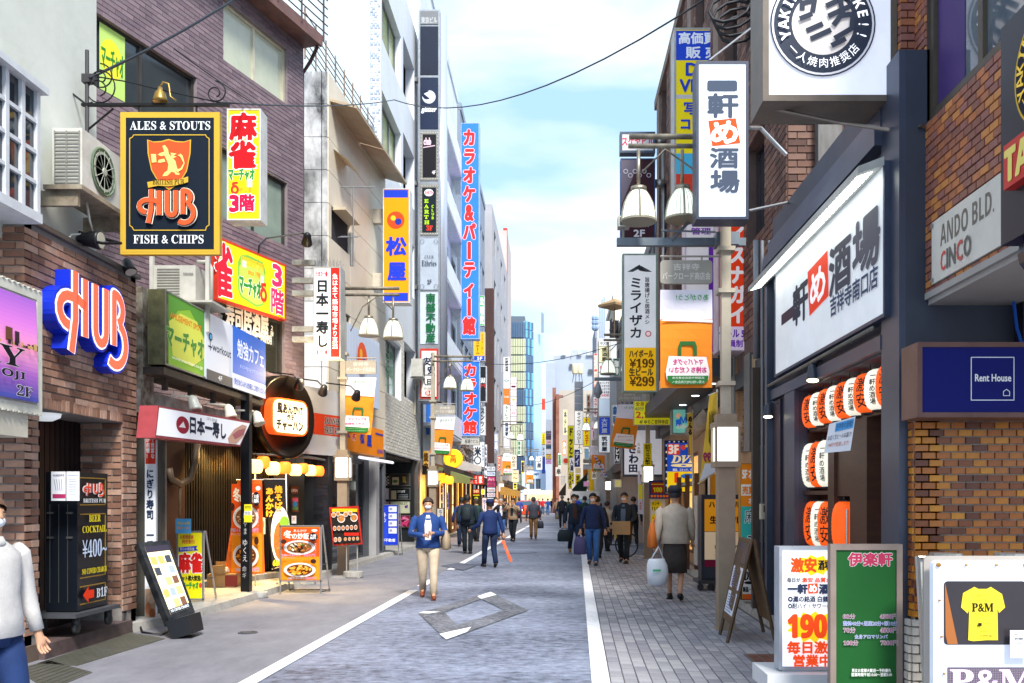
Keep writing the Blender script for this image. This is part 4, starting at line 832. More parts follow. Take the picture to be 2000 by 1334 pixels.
vs_, fs_, a0, a1, b0, b1 = glyph(ser('NO COVER CHARGE')); m.add([bl(.18+.68*(a-a0)/(a1-a0), .905-.035*(b-b0)/(b1-b0), .006) for a, b in vs_], fs_, True); m.build('lettering', M('#e8ecf0', .4, 0, .2), bm)
xf, yf = G(345, 1246); m = MB(Fr(10.0)); P_ = m.P; m.poly([(P_.X(343), 0), (P_.X(381), .06), (P_.X(374), P_.z(0, 1200)), (P_.X(330), P_.z(0, 1212))], -.1, .25); m.build('base', M('#1b1e24', .4, 0, 0, .2), bm)
m = MB(); m.tube([P3(240, 1195, 10.2)-Vector((0, 0, .0)), Vector((*G(265, 1215), .12)), Vector((*G(278, 1238), .02)), Vector((*G(315, 1243), .02)), Vector((*G(335, 1232), .02))], .012, 6); tag(m.build('power_cable', M('#15151a', .5), smooth=True), 'black cable running from the pub cabinet to the slanting menu', 'cable')
# cardboard crates
cb = thing('cardboard_box', 'open brown cardboard box with egg trays behind the orange banner', 'box', (*G(425, 1150), .1))
P_ = Fr(14.7); x0, x1 = P_.X(404), P_.X(458); m = MB(P_); m.box(x0, 0, .1, x1, .4, .32); m.box(x0+.07, -.02, .32, x0+.3, .02, .46); m.box(x0-.0, .38, .32, x1, .4, .5); m.build('carton', M('#a08058', .85, 0, 0, .3, 5), cb); m = MB(P_); m.box(x0+.3, -.006, .12, x1+.05, -.001, .3); m.build('red_side', M('#7a2a24', .7), cb)
m = MB(P_)
for i in range(4):
    for j in range(4): m.ball((x0+.06+i*.07, .1+j*.05, .36+.03*(j % 2)), (.03, .03, .04), 8, 5)
m.build('egg_tray', M('#cfc8bc', .9), cb, True)

# pub cabinet on a trolley
cab = thing('pub_sign_cabinet', 'tall dark pub cabinet with drinks prices standing on a castor trolley in the doorway', 'cabinet', (-4.95, 9.2, .3))
PC = Pl(-4.86, 0, 90); cx0, cx1 = PC.X(151), PC.X(210); cz1 = PC.z(151, 922); cz0 = .41
m = MB(PC); m.box(cx0, 0, cz0, cx1, .32, cz1); m.build('case', M('#131820', .3, 0, 0, .2, 4), cab)
m = MB(PC)
for a, b in ((2, 25), (28.5, 78), (81, 97)): 
    c4 = conv_pc(cx0, cx1, cz0, cz1); x_0, z_1 = c4(8, a+1.5); x_1, z_0 = c4(92, b-1)
    for q in ((x_0, z_0, x_1, z_0+.012), (x_0, z_1-.012, x_1, z_1), (x_1-.012, z_0, x_1, z_1)): m.box(q[0], -.008, q[1], q[2], -.001, q[3])
m.build('gold_frames', M('#a8863a', .4, .5), cab)
c4 = conv_pc(cx0, cx1, cz0, cz1)
e = hub_logo(14, 7.5, 84, 17.5, .034, '#f0ece8')+hub_logo(14, 7.5, 84, 17.5, .02, '#e8503a')+[('t', ser('BRITISH PUB'), 12, 19, 86, 22, '#e8ecf0'), ('t', ser('BEER'), 30, 31, 68, 36, '#e8d42a', .01), ('t', ser('COCKTAIL'), 8, 39, 88, 44, '#e8d42a', .01), ('t', ser('¥400~'), 8, 49, 88, 62, '#c9d8f0'), ('t', ser('NO COVER CHARGE'), 6, 70, 88, 74, '#e8d42a', .01), ('p', [(8, 89), (26, 83), (26, 86), (44, 86), (44, 92), (26, 92), (26, 95)], '#e83c1c'), ('t', ser('B1F'), 52, 85.5, 88, 92.5, '#d8e0ea', .01)]
draw(cab, PC, e, c4, -.004)
Pq = Fr(cx0); m = MB(Pq); xl, xr = -5.18, -4.865
for i in range(3): m.box(xl+.04+i*.09, -.006, .5, xl+.045+i*.09, -.001, 1.5)
for z in (1.4, 1.15): m.box(xl+.02, -.02, z, xl+.08, -.001, z+.02); m.box(xr-.1, -.02, z, xr-.04, -.001, z+.02)
m.build('side_fittings', M('#8a8a8a', .3, .8), cab)
tr = thing('castor_trolley', 'flat grey trolley with castors under the pub cabinet', 'trolley', (-4.95, 9.2, .15))
m = MB(PC); m.box(cx0-.18, -.08, .36, cx1+.12, .42, .40); m.build('deck', M('#4d5056', .5, .2, 0, .3), tr)
for x, y in ((cx0-.02, .0), (cx1+.02, .0), (cx0-.02, .34), (cx1+.02, .34)):
    m = MB(PC); m.lathe((x, y-.02, .245), [(.001, 0), (.055, .0), (.06, .02), (.055, .04), (.001, .04)], 16, axis='y'); m.box(x-.035, y-.03, .25, x+.02, y+.03, .36); m.build('castor', M('#3c3f42', .5, .3, 0, .3), tr, True)
for (a, b, lb, els) in ((100, 128, 'small map notice taped on the left of the pub cabinet', [('t', san('HUB吉祥寺'), 104, 926, 126, 931, '#2a2a3a'), ('r', 103, 965, 128, 973, '#a83060')] + [('l', [(106+i*5, 936), (110+i*4, 958)], .004, '#6a6a74') for i in range(4)]), (130, 155, 'small white text notice taped beside the map notice', [('r', 132, 928, 153, 928.8, '#4a6ab0')]+[('r', 135, 935+i*5, 150, 936+i*5, '#9aa8c0') for i in range(7)])):
    fsign('paper_notice', lb, 'notice', a, 921, b, 978, 8.85, .006, els, frame='#c9d2e8', face='#e6e8f0', fw=0)
# ------------------------------------------------------------------ building clad in white panels
PQ = Pl(-5.0, 19.66, 86.3); PF2 = Fr(19.66)
pc = thing('panel_clad_building', 'cream panel clad building with black stained corner and a sloping canopy near its roof', 'building', (-5.5, 22, 0))
zt = PF2.z(640, 140); m = MB(PQ); m.box(0.02, .05, 2.9, 5.0, 4, zt); m.P = OR; m.box(-7.0, 19.7, 0, -5.03, 20.2, zt); m.build('core', M('#33343a', .9), pc)
DIRTY = M('#d3d5d8', .6, 0, 0, .95, 1.6, .1, '#23252a', (1, 1, .55)); CREAM = M('#e2d9c8', .5, 0, 0, .25, .7, .05, '#b8a888'); WHT = M('#dfe3ea', .5, 0, 0, .15, 1)
zz = zt; r = 0
while zz > 2.9:
    z0 = max(zz-.72, 2.9)
    for a, b in ((-6.6, -5.62), (-5.61, -5.13), (-5.12, -5.0)): MB(OR).box(a+.006, 19.66-.03, z0+.007, b-.006, 19.7, zz-.007).build('cladding_panel', DIRTY if (r < 7) else WHT, pc)
    for i in range(3):
        if i == 0 and r in (4, 7): MB(PQ).box(.006, -.02, z0+.007, .2, .05, zz-.007).build('cladding_panel', CREAM, pc); continue
        MB(PQ).box(i*1.64+.006, -.02, z0+.007, (i+1)*1.64-.006, .05, zz-.007).build('cladding_panel', CREAM if r < 11 else WHT, pc)
    zz -= .72; r += 1
zc = PQ.z(650, 158, .5); m = MB(PQ)
for a, b in ((.1, 2.4), (2.45, 4.9)): m.add([(a, -.62, zc), (b, -.62, zc), (b, -.02, zc+.18), (a, -.02, zc+.18), (a, -.62, zc+.06), (b, -.62, zc+.06), (b, -.02, zc+.24), (a, -.02, zc+.24)], [(0, 3, 2, 1), (4, 5, 6, 7), (0, 1, 5, 4), (0, 4, 7, 3), (1, 2, 6, 5)])
m.build('canopy', M('#b9a58c', .6, 0, 0, .3, 2), pc)
m = MB(PQ)
for k in range(7): m.tube([(-.6, .3, zt+.1+k*.15), (5.0, .3, zt+.1+k*.15)], .012, 5)
for k in range(9): m.tube([(-.6+k*.7, .3, zt), (-.6+k*.7, .3, zt+1.1)], .02, 5)
m.build('roof_railing', M('#6b4c3c', .7, .2, 0, .6, 8, 0, '#b8b4ac'), pc)
m = MB(PQ); zb_ = PQ.z(640, 300); m.add([(.35, -.35, zb_), (1.3, -.35, zb_-.02), (1.3, 0, zb_+.25), (.35, 0, zb_+.25)], [(0, 1, 2, 3), (3, 2, 1, 0)]); m.box(.35, -.3, PQ.z(640, 400), 1.5, 0, PQ.z(640, 395)); m.build('window_hood', M('#d8c8ac', .5), pc)
# antenna bars on the façade
m = MB(PF2)
for (a, b) in (((665, 366), (732, 366)), ((690, 366), (690, 520)), ((686, 455), (686, 520))): (x0, z0), (x1, z1) = PF2.px(*a), PF2.px(*b); m.tube([(x0, 0, z0), (x1, 0, z1)], .015 if a[1] < 400 else .03, 6)
for i in range(8): x, z = PF2.px(662+i*5, 462); m.tube([(x, -.1, z-.05), (x+.06, .1, z+.04)], .008, 4)
m.build('conduit_frame', METAL('#a8a8a8', .4), pc)
# beef bowl shop signs
PM_ = Pl(-5.0, 19.66, 86.3)
gp = thing('bowl_shop_front', 'glass shop front with dark framed doors beneath the orange fascia', 'shop front', (-5.2, 22, .1))
m = wall(PM_, 0, 5, .1, 2.9, [(.3, 1.5, .15, 2.5), (1.6, 2.9, .15, 2.5), (3.9, 4.8, .15, 2.5)], dep=.1); m.build('wall', M('#5a5f68', .5, .2, 0, .2), gp)
for h in ((.3, 1.5, .15, 2.5), (1.6, 2.9, .15, 2.5), (3.9, 4.8, .15, 2.5)): window(gp, PM_, h, 0, '#3a3d44', GLASS('#2c3238'), .07, .08, 1)
m = MB(Fr(23.0)); m.box(Fr(23).X(713), -.02, .1, Fr(23).X(735), .4, 2.7); m.build('grey_pillar', M('#a3a3a6', .6, 0, 0, .2), gp)
wsign('corrugated_shop_panel', 'pale blue corrugated sign panel with an orange oval above the orange fascia', 'sign', PQ, 674, 741, (741, 671, 800), .12, [('r', 0, 0, 100, 100, '#d0dcf0')]+[('r', i*4, 0, i*4+.6, 100, '#a8b8d0') for i in range(25)]+[('o', 42, 38, 14, 22, '#e05a2c'), ('o', 38, 33, 4, 7, '#f0b030'), ('o', 46, 42, 4, 7, '#3050b0')], frame='#9ab0d0', face='#d0dcf0', fw=.0, off=.1, lit=.05)
PO = Pl(-4.55, 0, 90)
wsign('orange_fascia_sign', 'orange fascia with blue and red characters over the glass doors', 'sign', PQ, 676, 749, (749, 841, 893), .3, [('v', '定', 3, 10, 9, 60, '#2a3aa0', .02), ('t', '焼', 14, 8, 22, 60, '#c8342a', .05, '#f4ece0', .04), ('t', '松', 34, 12, 44, 66, '#2238a8', .06), ('t', '屋', 52, 14, 64, 70, '#2238a8', .06), ('r', 75, 16, 98, 22, '#2238a8'), ('t', '吉祥寺', 80, 74, 97, 90, '#2238a8', .02)], frame='#e8922a', face='#e8840f', fw=.0, off=.25, lit=.1)
m = MB(PQ); zf = PQ.z(749, 900, .5); m.tube([(.9, -.45, zf), (4.0, -.45, zf)], .035, 8); tag(m.build('strip_light', M('#e6e4ea', .3, 0, .3), smooth=True), 'long tube light under the orange fascia', 'lamp')
# beef shop hanging sign
fsign('orange_hanging_sign', 'tall orange hanging sign with blue ends and a red blue yellow disc', 'hanging sign', 748, 368, 800, 591, 23.0, .45,
      [('r', 750, 371, 797, 588, '#ea960c'), ('r', 750, 371, 797, 386, '#1c3cc0'), ('r', 750, 572, 797, 588, '#1c3cc0'), ('o', 773, 430, 17, 17, '#d8481e'), ('o', 768, 426, 5, 5, '#f7c22a'), ('o', 778, 433, 6.5, 6.5, '#20349a'), ('t', '松', 755, 464, 793, 498, '#1b37c4', .05), ('t', '屋', 758, 514, 792, 547, '#1b37c4', .05)], frame='#dfe2e6', face='#ea960c', fw=.02, lit=.15)
m = MB(Fr(23.3)); P_ = m.P
for v in (420, 545): m.box(P_.X(727), 0, P_.z(0, v+15), P_.X(750), .2, P_.z(0, v-12))
tag(m.build('sign_bracket', M('#c9c2b4', .5, 0, 0, .3)), 'cream box arms joining the tall orange sign to the wall', 'bracket')

# ------------------------------------------------------------------ tall white building
PT = Pl(-4.8, 24.6, 90)
tw = thing('tall_white_building', 'tall white building with green tinted windows and recessed balconies behind the orange hanging sign', 'building', (-6, 28, 0))
HS = []
for zo in (0, 3.02, 6.05): HS.append(hz(746, 783, 783, 73+0, 783, 174, PT)[:2]+(PT.z(783, 174)-zo, PT.z(783, 73)-zo)); HS.append(hz(787.5, 809, 787, 69, 787, 178, PT)[:2]+(PT.z(787, 178)-zo, PT.z(787, 69)-zo))
HS.append((PT.x(747), PT.x(783), PT.z(783, 784), PT.z(783, 679))); HS.append((PT.x(789), PT.x(811), PT.z(789.5, 774), PT.z(789.5, 666)))
for zo in (-3.1,): HS.append((HS[0][0], HS[0][1], HS[0][2]-zo, min(17.2, HS[0][3]-zo)))
HS = [(max(.02, h[0]), min(7.1, h[1]), h[2], h[3]) for h in HS]
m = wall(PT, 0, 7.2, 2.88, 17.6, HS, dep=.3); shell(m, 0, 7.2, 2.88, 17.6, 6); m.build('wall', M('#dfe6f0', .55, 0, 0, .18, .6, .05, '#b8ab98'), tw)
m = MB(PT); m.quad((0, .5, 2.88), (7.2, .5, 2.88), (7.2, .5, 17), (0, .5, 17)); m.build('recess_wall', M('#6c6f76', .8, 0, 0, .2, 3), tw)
for i, h in enumerate(HS):
    if i in (1, 3, 5, 7): continue
    window(tw, PT, h, mull=2, frame='#77777a', glass=M('#a9b77a', .2, 0, 0, .35, .5, 0, '#6f7f4c', None, .7) if i < 6 else M('#9cc0b4', .15, 0, 0, .3, .5, 0, None, None, .8), fw=.06, y=.22)
draw(tw, PT, [('v', '安安', 752, 690, 770, 730, '#5f8a70', .03), ('l', [(753, 735), (756, 752), (766, 752), (769, 735), (753, 735)], .03, '#5f8a70')], conv_px(PT, -.2), .19)
Pn = Fr(24.6); m = MB(Pn); m.quad((-9.5, -.02, 0), (-5.08, -.02, 0), (-5.08, -.02, 17.6), (-9.5, -.02, 17.6)); m.build('side_wall', M('#c3d3dc', .8, 0, 0, .18, .35, .1, '#93a7a4'), tw)
bricks(tw, [(Fr(24.6), -5.1, -4.8, 2.9, 17.5, [], [M('#cfd6e0', .5), M('#9aa5b4', .5), M('#e0e4ea', .5)], .11, .075), (PT, 6.85, 7.2, 2.9, 17.5, [], [M('#cfd6e0', .5), M('#dfe4ea', .5)], .12, .09), (PT, 0, 7.15, 2.9, 6.6, [tuple(h) for h in HS], [M('#e2ded2', .5), M('#d9d6cc', .5)], .42, .1)], 'corner_tile', 0, 'facing_tiles', gap=.02, proud=.012)
m = MB(PT); m.box(0, .1, 2.78, 7.2, 3, 2.88); m.P = OR; m.box(-6.6, 30.5, .1, -4.83, 30.7, 2.9); m.box(-6.6, 24.6, .1, -6.5, 30.6, 2.8); m.build('entrance_recess', M('#1b2125', .5, 0, 0, .2), tw)
m = MB(PT); m.box(6.6, -.02, .1, 6.95, .15, 2.88); m.build('steel_column', METAL('#9a958f', .3), tw)
m = MB(PT)
for k in range(5): m.tube([(0, .3, 17.7+k*.22), (7.2, .3, 17.7+k*.22)], .012, 4)
for k in range(20): m.tube([(k*.38, .3, 17.6), (k*.38, .3, 18.6)], .015, 4)
m.build('roof_railing', M('#8fb4e0', .5, .2), tw)
pb_ = ((733, 925, 760, 949, '#1c1512', 'dark food picture panel with a cream card at the top left'), (762, 925, 801, 949, '#3a3430', 'black panel with a gold letter emblem at the top right'), (733, 953, 760, 976, '#e6d8e4', 'pink white estate agent panel in the second row'), (762, 953, 801, 976, '#14181c', 'black bar panel with white writing in the second row'), (733, 979, 760, 1003, '#c89aa8', 'pink panel in the third row'), (762, 979, 801, 1003, '#c8ceb0', 'pale green panel in the third row'), (762, 1006, 801, 1030, '#7a2440', 'dark red flower picture in the bottom row'))
for i, (a, b, c, d, col, lb) in enumerate(pb_):
    e = {0: [('r', 734, 933, 743, 948, '#d8c09a')]+[('r', 748+x*3, 930+y*3, 751+x*3, 933+y*3, '#f0ece0' if (x+y) % 2 else '#14100c') for x in range(4) for y in range(6)], 1: [('r', 766, 932, 779, 947, '#d9c49c'), ('t', ser('R'), 786, 931, 793, 942, '#c8a83a', .02), ('o', 772, 940, 5, 3, '#5a8a4a')], 2: [('t', '部不動産', 734, 959, 752, 964, '#5a3aa0', .03)], 3: [('r', 764, 958, 774, 975, '#cfc09a'), ('t', san('smart'), 776, 957, 791, 962, '#e8ecee', .0)]+[('r', 778, 966+k*3, 797, 967+k*3, '#8a8f94') for k in range(3)], 5: [('t', ser('VIOLET'), 776, 981, 796, 986, '#5a6a4a', .01), ('p', [(790, 988), (797, 986), (796, 992), (791, 993)], '#6a3a8a')], 6: [('p', [(random.uniform(763, 797)+dx, random.uniform(1008, 1026)+dy) for dx, dy in ((0, 0), (4, -1), (3, 4))], random.choice(['#c83a70', '#e07aa8', '#5a1430'])) for _ in range(26)]}.get(i, [])
    fsign('poster_panel', lb+' of the entrance board', 'poster', a, b, c, d, 30.42, .03, e, frame='#77736a', face=col, fw=.015, group='tenant panels in the dark entrance')
aframe('blue_sandwich_board', 'blue estate agent stand with listing sheets in front of the dark entrance', 735, 985, 779, 1066, 24.5, 24.5, 1092, [('r', 736, 987, 778, 1063, '#1c3cc8'), ('r', 736, 990, 757, 1063, '#2748d8'), ('t', 'パート', 738, 1001, 754, 1010, '#f0f2fa', .04), ('t', 'ンション', 738, 1012, 754, 1020, '#f0f2fa', .03), ('t', '南部不動産', 738, 1052, 772, 1058, '#e8ecf8', .03)]+[('r', 759, 989+i*14, 775, 1000+i*14, '#d8dcec') for i in range(4)]+[('r', 761, 992+i*14, 766, 996+i*14, '#8a96b8') for i in range(4)], face='#1c3cc8')

# ------------------------------------------------------------------ column of club signs
sc = thing('sign_tower', 'tall silver sign tower carrying club, estate agent and restaurant faces', 'sign tower', (-4.0, 31.2, 2.0))
P_ = Fr(30.2); x0, x1 = P_.X(818), P_.X(859); z0, z1 = P_.z(0, 783), P_.z(0, 18); m = MB(P_); m.box(x0-.02, 0, z0, x1, 1.1, z1); m.build('casing', METAL('#a8acb2', .35), sc); m = MB(P_); m.tube([(x1-.0, .45, z0), (x1-.0, .45, z1)], .2, 14); m.build('rounded_side', M('#b9c6dc', .3, .4, 0, .2, 1, 0, '#c9a884'), sc, True)
cvp = conv_px(P_, 0)
faces = [(22, 48, '#7b7d80'), (52, 146, '#1a2236'), (152, 252, '#1c2844'), (257, 353, '#8f8d88'), (361, 460, '#8f8d88'), (466, 566, '#b4c0d0'), (571, 672, '#c6d2e0'), (681, 779, '#c8382a')]
for a, b, c in faces: m = MB(P_); m.box(P_.X(821), -.025, P_.z(0, b), P_.X(856), -.002, P_.z(0, a)); m.build('sign_face', M(c, .3, 0, 0, .2, 1.5), sc)
e = [('t', '東京ビル', 823, 34, 854, 46, '#b4b6b8', .03), ('o', 838, 190, 13, 13, '#d9e0ea'), ('o', 834, 186, 9, 9, '#1c2844'), ('p', [(828, 184), (840, 178), (850, 186), (846, 200), (838, 192)], '#d9e0ea'), ('t', ita('glitter'), 823, 209, 853, 222, '#e8ecf4', .03)]
e += [('r', 826, 263, 852, 347, '#1c1a22'), ('t', ser('club'), 828, 270, 842, 284, '#f0d0dc', .02), ('p', [(827, 288), (850, 284), (850, 286), (827, 290)], '#d8b8c8'), ('t', '4F', 844, 334, 851, 341, '#e8e8ec', .03)]
e += [('r', 825, 367, 852, 454, '#16222c'), ('o', 838, 377, 9, 7, '#f0e8ec'), ('t', 'EARTH', 831, 374, 846, 380, '#c83a5a', .03), ('v', san('CLUB'), 843, 400, 850, 430, '#a8d820', .03), ('v', ser('EARTH'), 829, 388, 842, 440, '#b8e82a', .03), ('t', ser('3F'), 833, 441, 845, 451, '#e0402c', .03)]
e += [('t', ser('CLUB'), 830, 499, 847, 505, '#5f6a7a'), ('t', ser('Ethries'), 824, 509, 853, 520, '#39445a', .0), ('t', '2F', 835, 547, 843, 555, '#3a4454', .03)]+[('l', arc(825 if s < 0 else 852, 472 if t_ < 0 else 560, 4, 4, 0, 360, 8), .012, '#6a7484') for s in (-1, 1) for t_ in (-1, 1)]
e += [('v', '南部不動産', 832, 573, 851, 670, '#12603a', .04)]
e += [('r', 824, 686, 853, 775, '#eeeae2'), ('v', '七輪焼肉', 841, 690, 846, 716, '#22306a', .03), ('t', '安', 828, 699, 841, 714, '#1c2c4c', .05), ('t', '安', 836, 716, 850, 731, '#1c2c4c', .05), ('l', [(827, 733), (831, 752), (847, 752), (850, 733), (827, 733)], .03, '#1c2c4c'), ('t', '日', 835, 741, 843, 750, '#1c2c4c', .05), ('t', '三人三百店', 829, 757, 848, 761, '#1c2c4c', .02), ('o', 838, 768, 7, 5, '#d8382a'), ('t', 'B1', 834, 765, 842, 771, '#f4ece8', .04)]
draw(sc, P_, e, cvp, -.027)
m = MB(P_); vs_, fs_, a0, a1, b0, b1 = glyph(ser('RACING')); ca, sa = math.cos(R(52)), math.sin(R(52)); L_ = 1.05
m.add([(P_.X(827)+((a-a0)/(a1-a0)*L_*.55)*.72-((b-b0)/(b1-b0)*.02), -.029-.0*i, P_.z(0, 338)+((a-a0)/(a1-a0))*.62+(b-b0)/(b1-b0)*.24) for i, (a, b) in enumerate(vs_)], fs_); m.build('lettering', M('#e8e0ea', .5), sc)
m = MB(P_)
for a, b in ((257, 353), (361, 460)):
    for k in range(14):
        for u in (822.6, 854.6): m.ball((P_.X(u), -.03, P_.z(0, a+3+k*(b-a-6)/13)), .018, 6, 4)
    for k in range(6):
        for v in (a+3, b-3): m.ball((P_.X(825+k*5.2), -.03, P_.z(0, v)), .018, 6, 4)
m.build('bulb_border', M('#d8d4c4', .4), sc, kind='stuff')
m = MB(P_)
for v in (150, 355, 560, 760): m.box(P_.X(806), .3, P_.z(0, v), P_.X(820), .5, P_.z(0, v-8))
m.build('wall_bracket', METAL('#9a9a98'), sc)

# ------------------------------------------------------------------ further buildings, left side
def block(name, label, side, X, Y0, Y1, Z, col, rows=(), frame='#8a8f98', glass='#3b4650', z0=0, depth=8, dirt=.2, cat='building', ww=1.3, gapw=.8, balc=False, mull=1, budget=40, recess=.12, front=None):
    """street building: wall skin with real window openings; rows = (z_bottom, z_top)"""
    P = Pl(X, Y0 if side < 0 else Y1, 90 if side < 0 else -90); L = Y1-Y0
    root = thing(name, label, cat, (X+side*depth/2, (Y0+Y1)/2, 0)); H_ = []; n = max(1, int((L-.4)/(ww+gapw))); st = L/n
    for (a, b) in rows:
        for i in range(n): H_.append((i*st+(st-ww)/2, i*st+(st+ww)/2, a, b))
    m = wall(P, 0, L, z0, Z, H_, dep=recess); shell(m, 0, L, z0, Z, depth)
    m.build('wall', M(col, .75, 0, 0, dirt, .6, .1), root)
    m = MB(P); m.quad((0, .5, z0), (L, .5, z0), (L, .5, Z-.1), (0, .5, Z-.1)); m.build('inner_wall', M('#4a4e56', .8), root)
    if side < 0: order = sorted(H_, key=lambda h: h[0])
    else: order = sorted(H_, key=lambda h: -h[0])
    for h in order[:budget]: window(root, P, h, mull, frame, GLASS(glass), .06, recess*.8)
    if balc:
        for (a, b) in rows:
            m = MB(P); m.box(.2, -.5, a-.9, L-.2, -.42, a+.05); m.box(.2, -.5, a-.95, L-.2, 0, a-.85); m.build('balcony', M(balc, .6, 0, 0, .15), root)
    m = MB(P); m.box(-.02, -.06, Z-.25, L+.02, .1, Z+.12); m.build('parapet', M(col, .7, 0, 0, .3, 2), root)
    return root, P
b4, P4_ = block('balcony_apartment_building', 'white apartment building with slanting balcony bands behind the sign tower', -1, -4.9, 32.4, 44.6, 21.5, '#dbe4ee', [(z, z+1.6) for z in (5.2, 8.3, 11.4, 14.5, 17.6)], balc='#e6edf6', ww=1.8, gapw=.7)
m = MB(P4_)
for z in (5, 8.1, 11.2, 14.3): m.box(1.5, -.14, z-1, 1.75, -.02, z+1.6)
m.build('blue_drainpipe', M('#2a78d8', .4), b4)
b5, P5_ = block('glass_grid_building', 'narrow building with a blue glass grid behind the long karaoke sign', -1, -4.9, 46, 62, 21.8, '#8a96a8', [(z, z+1.9) for z in (3.2, 5.6, 8, 10.4, 12.8, 15.2, 17.6)], glass='#6a9ad0', ww=1.7, gapw=.3, mull=2, budget=56)
# karaoke signs
def vsign(label, u0, v0, u1, v1, Y, d, txt, tc_, face, side='#dfe2e8', lit=.15, bold=.04, extra=(), pad=.14, **k):
    w = u1-u0; e = [('v', txt, u0+w*pad, v0+w*.25, u1-w*pad, v1-w*.25, tc_, bold)] if txt else []
    return fsign('hanging_sign', label, 'hanging sign', u0, v0, u1, v1, Y, d, e+list(extra), frame=side, face=face, fw=k.pop('fw', .02), lit=lit, **k)
fsign('karaoke_sign', 'very long blue vertical karaoke sign with red characters', 'hanging sign', 900, 240, 936, 662, 42, .6, [('v', 'カラオケ&パーティー館', 904, 250, 929, 655, '#d82a2a', .05, '#e8b8d0', .03)], frame='#9ab4e0', face='#2a6fe0', fw=.03, lit=.35)
fsign('karaoke_sign', 'shorter blue karaoke sign below the long one', 'hanging sign', 902, 705, 937, 852, 42, .5, [('v', 'カラオケ館', 905, 709, 932, 848, '#d8281c', .05, '#e8b8c8', .03)], frame='#b4bcc8', face='#1f66e0', fw=.03, lit=.35)
fsign('building_name_sign', 'small grey building name sign under the shorter karaoke sign', 'sign', 885, 855, 936, 869, 42, .4, [('t', '桜通りビル', 908, 858, 934, 866, '#4a4a4e', .02)], frame='#a8a8a4', face='#b8b8b2', fw=.02)
vsign('green vertical sign behind the long karaoke sign', 936, 577, 946, 636, 47, .4, '公明党', '#e8f4e8', '#2fb43a')
fsign('home_sign', 'yellow estate sign with a blue foot beside the karaoke signs', 'hanging sign', 925, 648, 947, 705, 46, .4, [('v', 'ハウスホーム', 929, 653, 937, 692, '#1c1c20', .02), ('v', 'お住まい探し', 940, 652, 944, 690, '#5a4a1a'), ('r', 925, 695, 947, 705, '#1f48b8'), ('t', '5F', 932, 697, 942, 703, '#f0f4ff', .03)], frame='#d8d4c0', face='#f0b81e', fw=.02, lit=.1)
vsign('black bar sign with white rim beside the shorter karaoke sign', 937, 715, 950, 785, 48, .5, '', '#fff', '#20242e', extra=[('t', san('BAR'), 938, 738, 948, 748, '#e8ecf0', .02), ('t', 'M', 939, 750, 947, 757, '#c83a3a', .03)], fw=.03, lit=0)
vsign('white vertical sign with brush kana under the black bar sign', 937, 793, 948, 850, 49, .4, 'スンツシ', '#2c3848', '#dfe4ea')
fsign('rice_shop_sign', 'white vertical sign with a large rice character above its floor number', 'hanging sign', 924, 863, 946, 916, 44, .4, [('t', '米', 927, 873, 939, 890, '#1c2c3c', .05), ('l', arc(933, 899, 6, 7, 0, 360, 16), .05, '#1c2c3c'), ('r', 924, 914, 946, 920, '#2a3a50'), ('v', '串焼酒場店', 941, 868, 945, 900, '#4a5a78'), ('t', san('B1F'), 929, 912, 940, 915.5, '#e8e8f0')], frame='#c8d0d8', face='#e4e8ee', fw=.02, lit=.1)
fsign('red_ramen_sign', 'square red sign with white characters below the rice sign', 'sign', 925, 928, 945, 946, 43, .3, [('v', '家系', 935, 930, 942, 944, '#f4e8e4', .04), ('v', 'らーめん', 928, 930, 932, 944, '#f4e8e4', .03)], frame='#8a1c14', face='#d0281c', fw=.02, lit=.15)
fsign('red_price_sign', 'small red and black price sign below the square red sign', 'sign', 923, 955, 937, 994, 43, .3, [('r', 923, 955, 937, 964, '#b8301e'), ('t', san('345'), 925, 957, 935, 962, '#f0c8a0', .03), ('r', 924, 966, 936, 968, '#e8e020'), ('v', '焼そば', 926, 970, 934, 992, '#c8e83a', .04)], frame='#2a2420', face='#1c1a18', fw=.02, lit=.1)
# brown pillar, grey slab, red strip
bb = thing('brown_column_building', 'dark brown pillar fronted building with a red strip on its far edge', 'building', (-6, 72, 0))
P_ = Fr(63); m = MB(P_); m.box(P_.X(936), 0, 0, P_.X(964), .6, P_.z(0, 563)); m.box(P_.X(944), -.3, 0, P_.X(957), 0, P_.z(0, 566)); m.build('brown_pillar', M('#4a3230', .7, 0, 0, .3, 1), bb)
P_ = Pl(-4.5, 63.6, 90); H_ = [(a, b, z, z+1.9) for z in (5, 8.6, 12.2, 15.8, 19.4) for a, b in ((2, 4), (6, 7.2), (10, 12), (15, 17))]
m = wall(P_, 0, 21, 0, 22.5, H_, dep=.2); shell(m, 0, 21, 0, 22.5, 6); m.build('wall', M('#a9a9b0', .7, 0, 0, .2, .4), bb)
for h in H_: window(bb, P_, h, 0, '#6a6a70', GLASS('#4a5058'), .08, .15)
Pz = Fr(85); m = MB(Pz); m.box(Pz.X(983), -.3, Pz.z(0, 697), Pz.X(991), .3, Pz.z(0, 447)); m.build('red_strip', M('#b03a34', .6), bb)
Px_ = Fr(84.6); m = MB(Px_); m.box(Px_.X(950), 0, 0, Px_.X(990), 8, Px_.z(0, 450)); m.build('pale_slab', M('#c4b8b4', .8, 0, 0, .2, .5), bb)
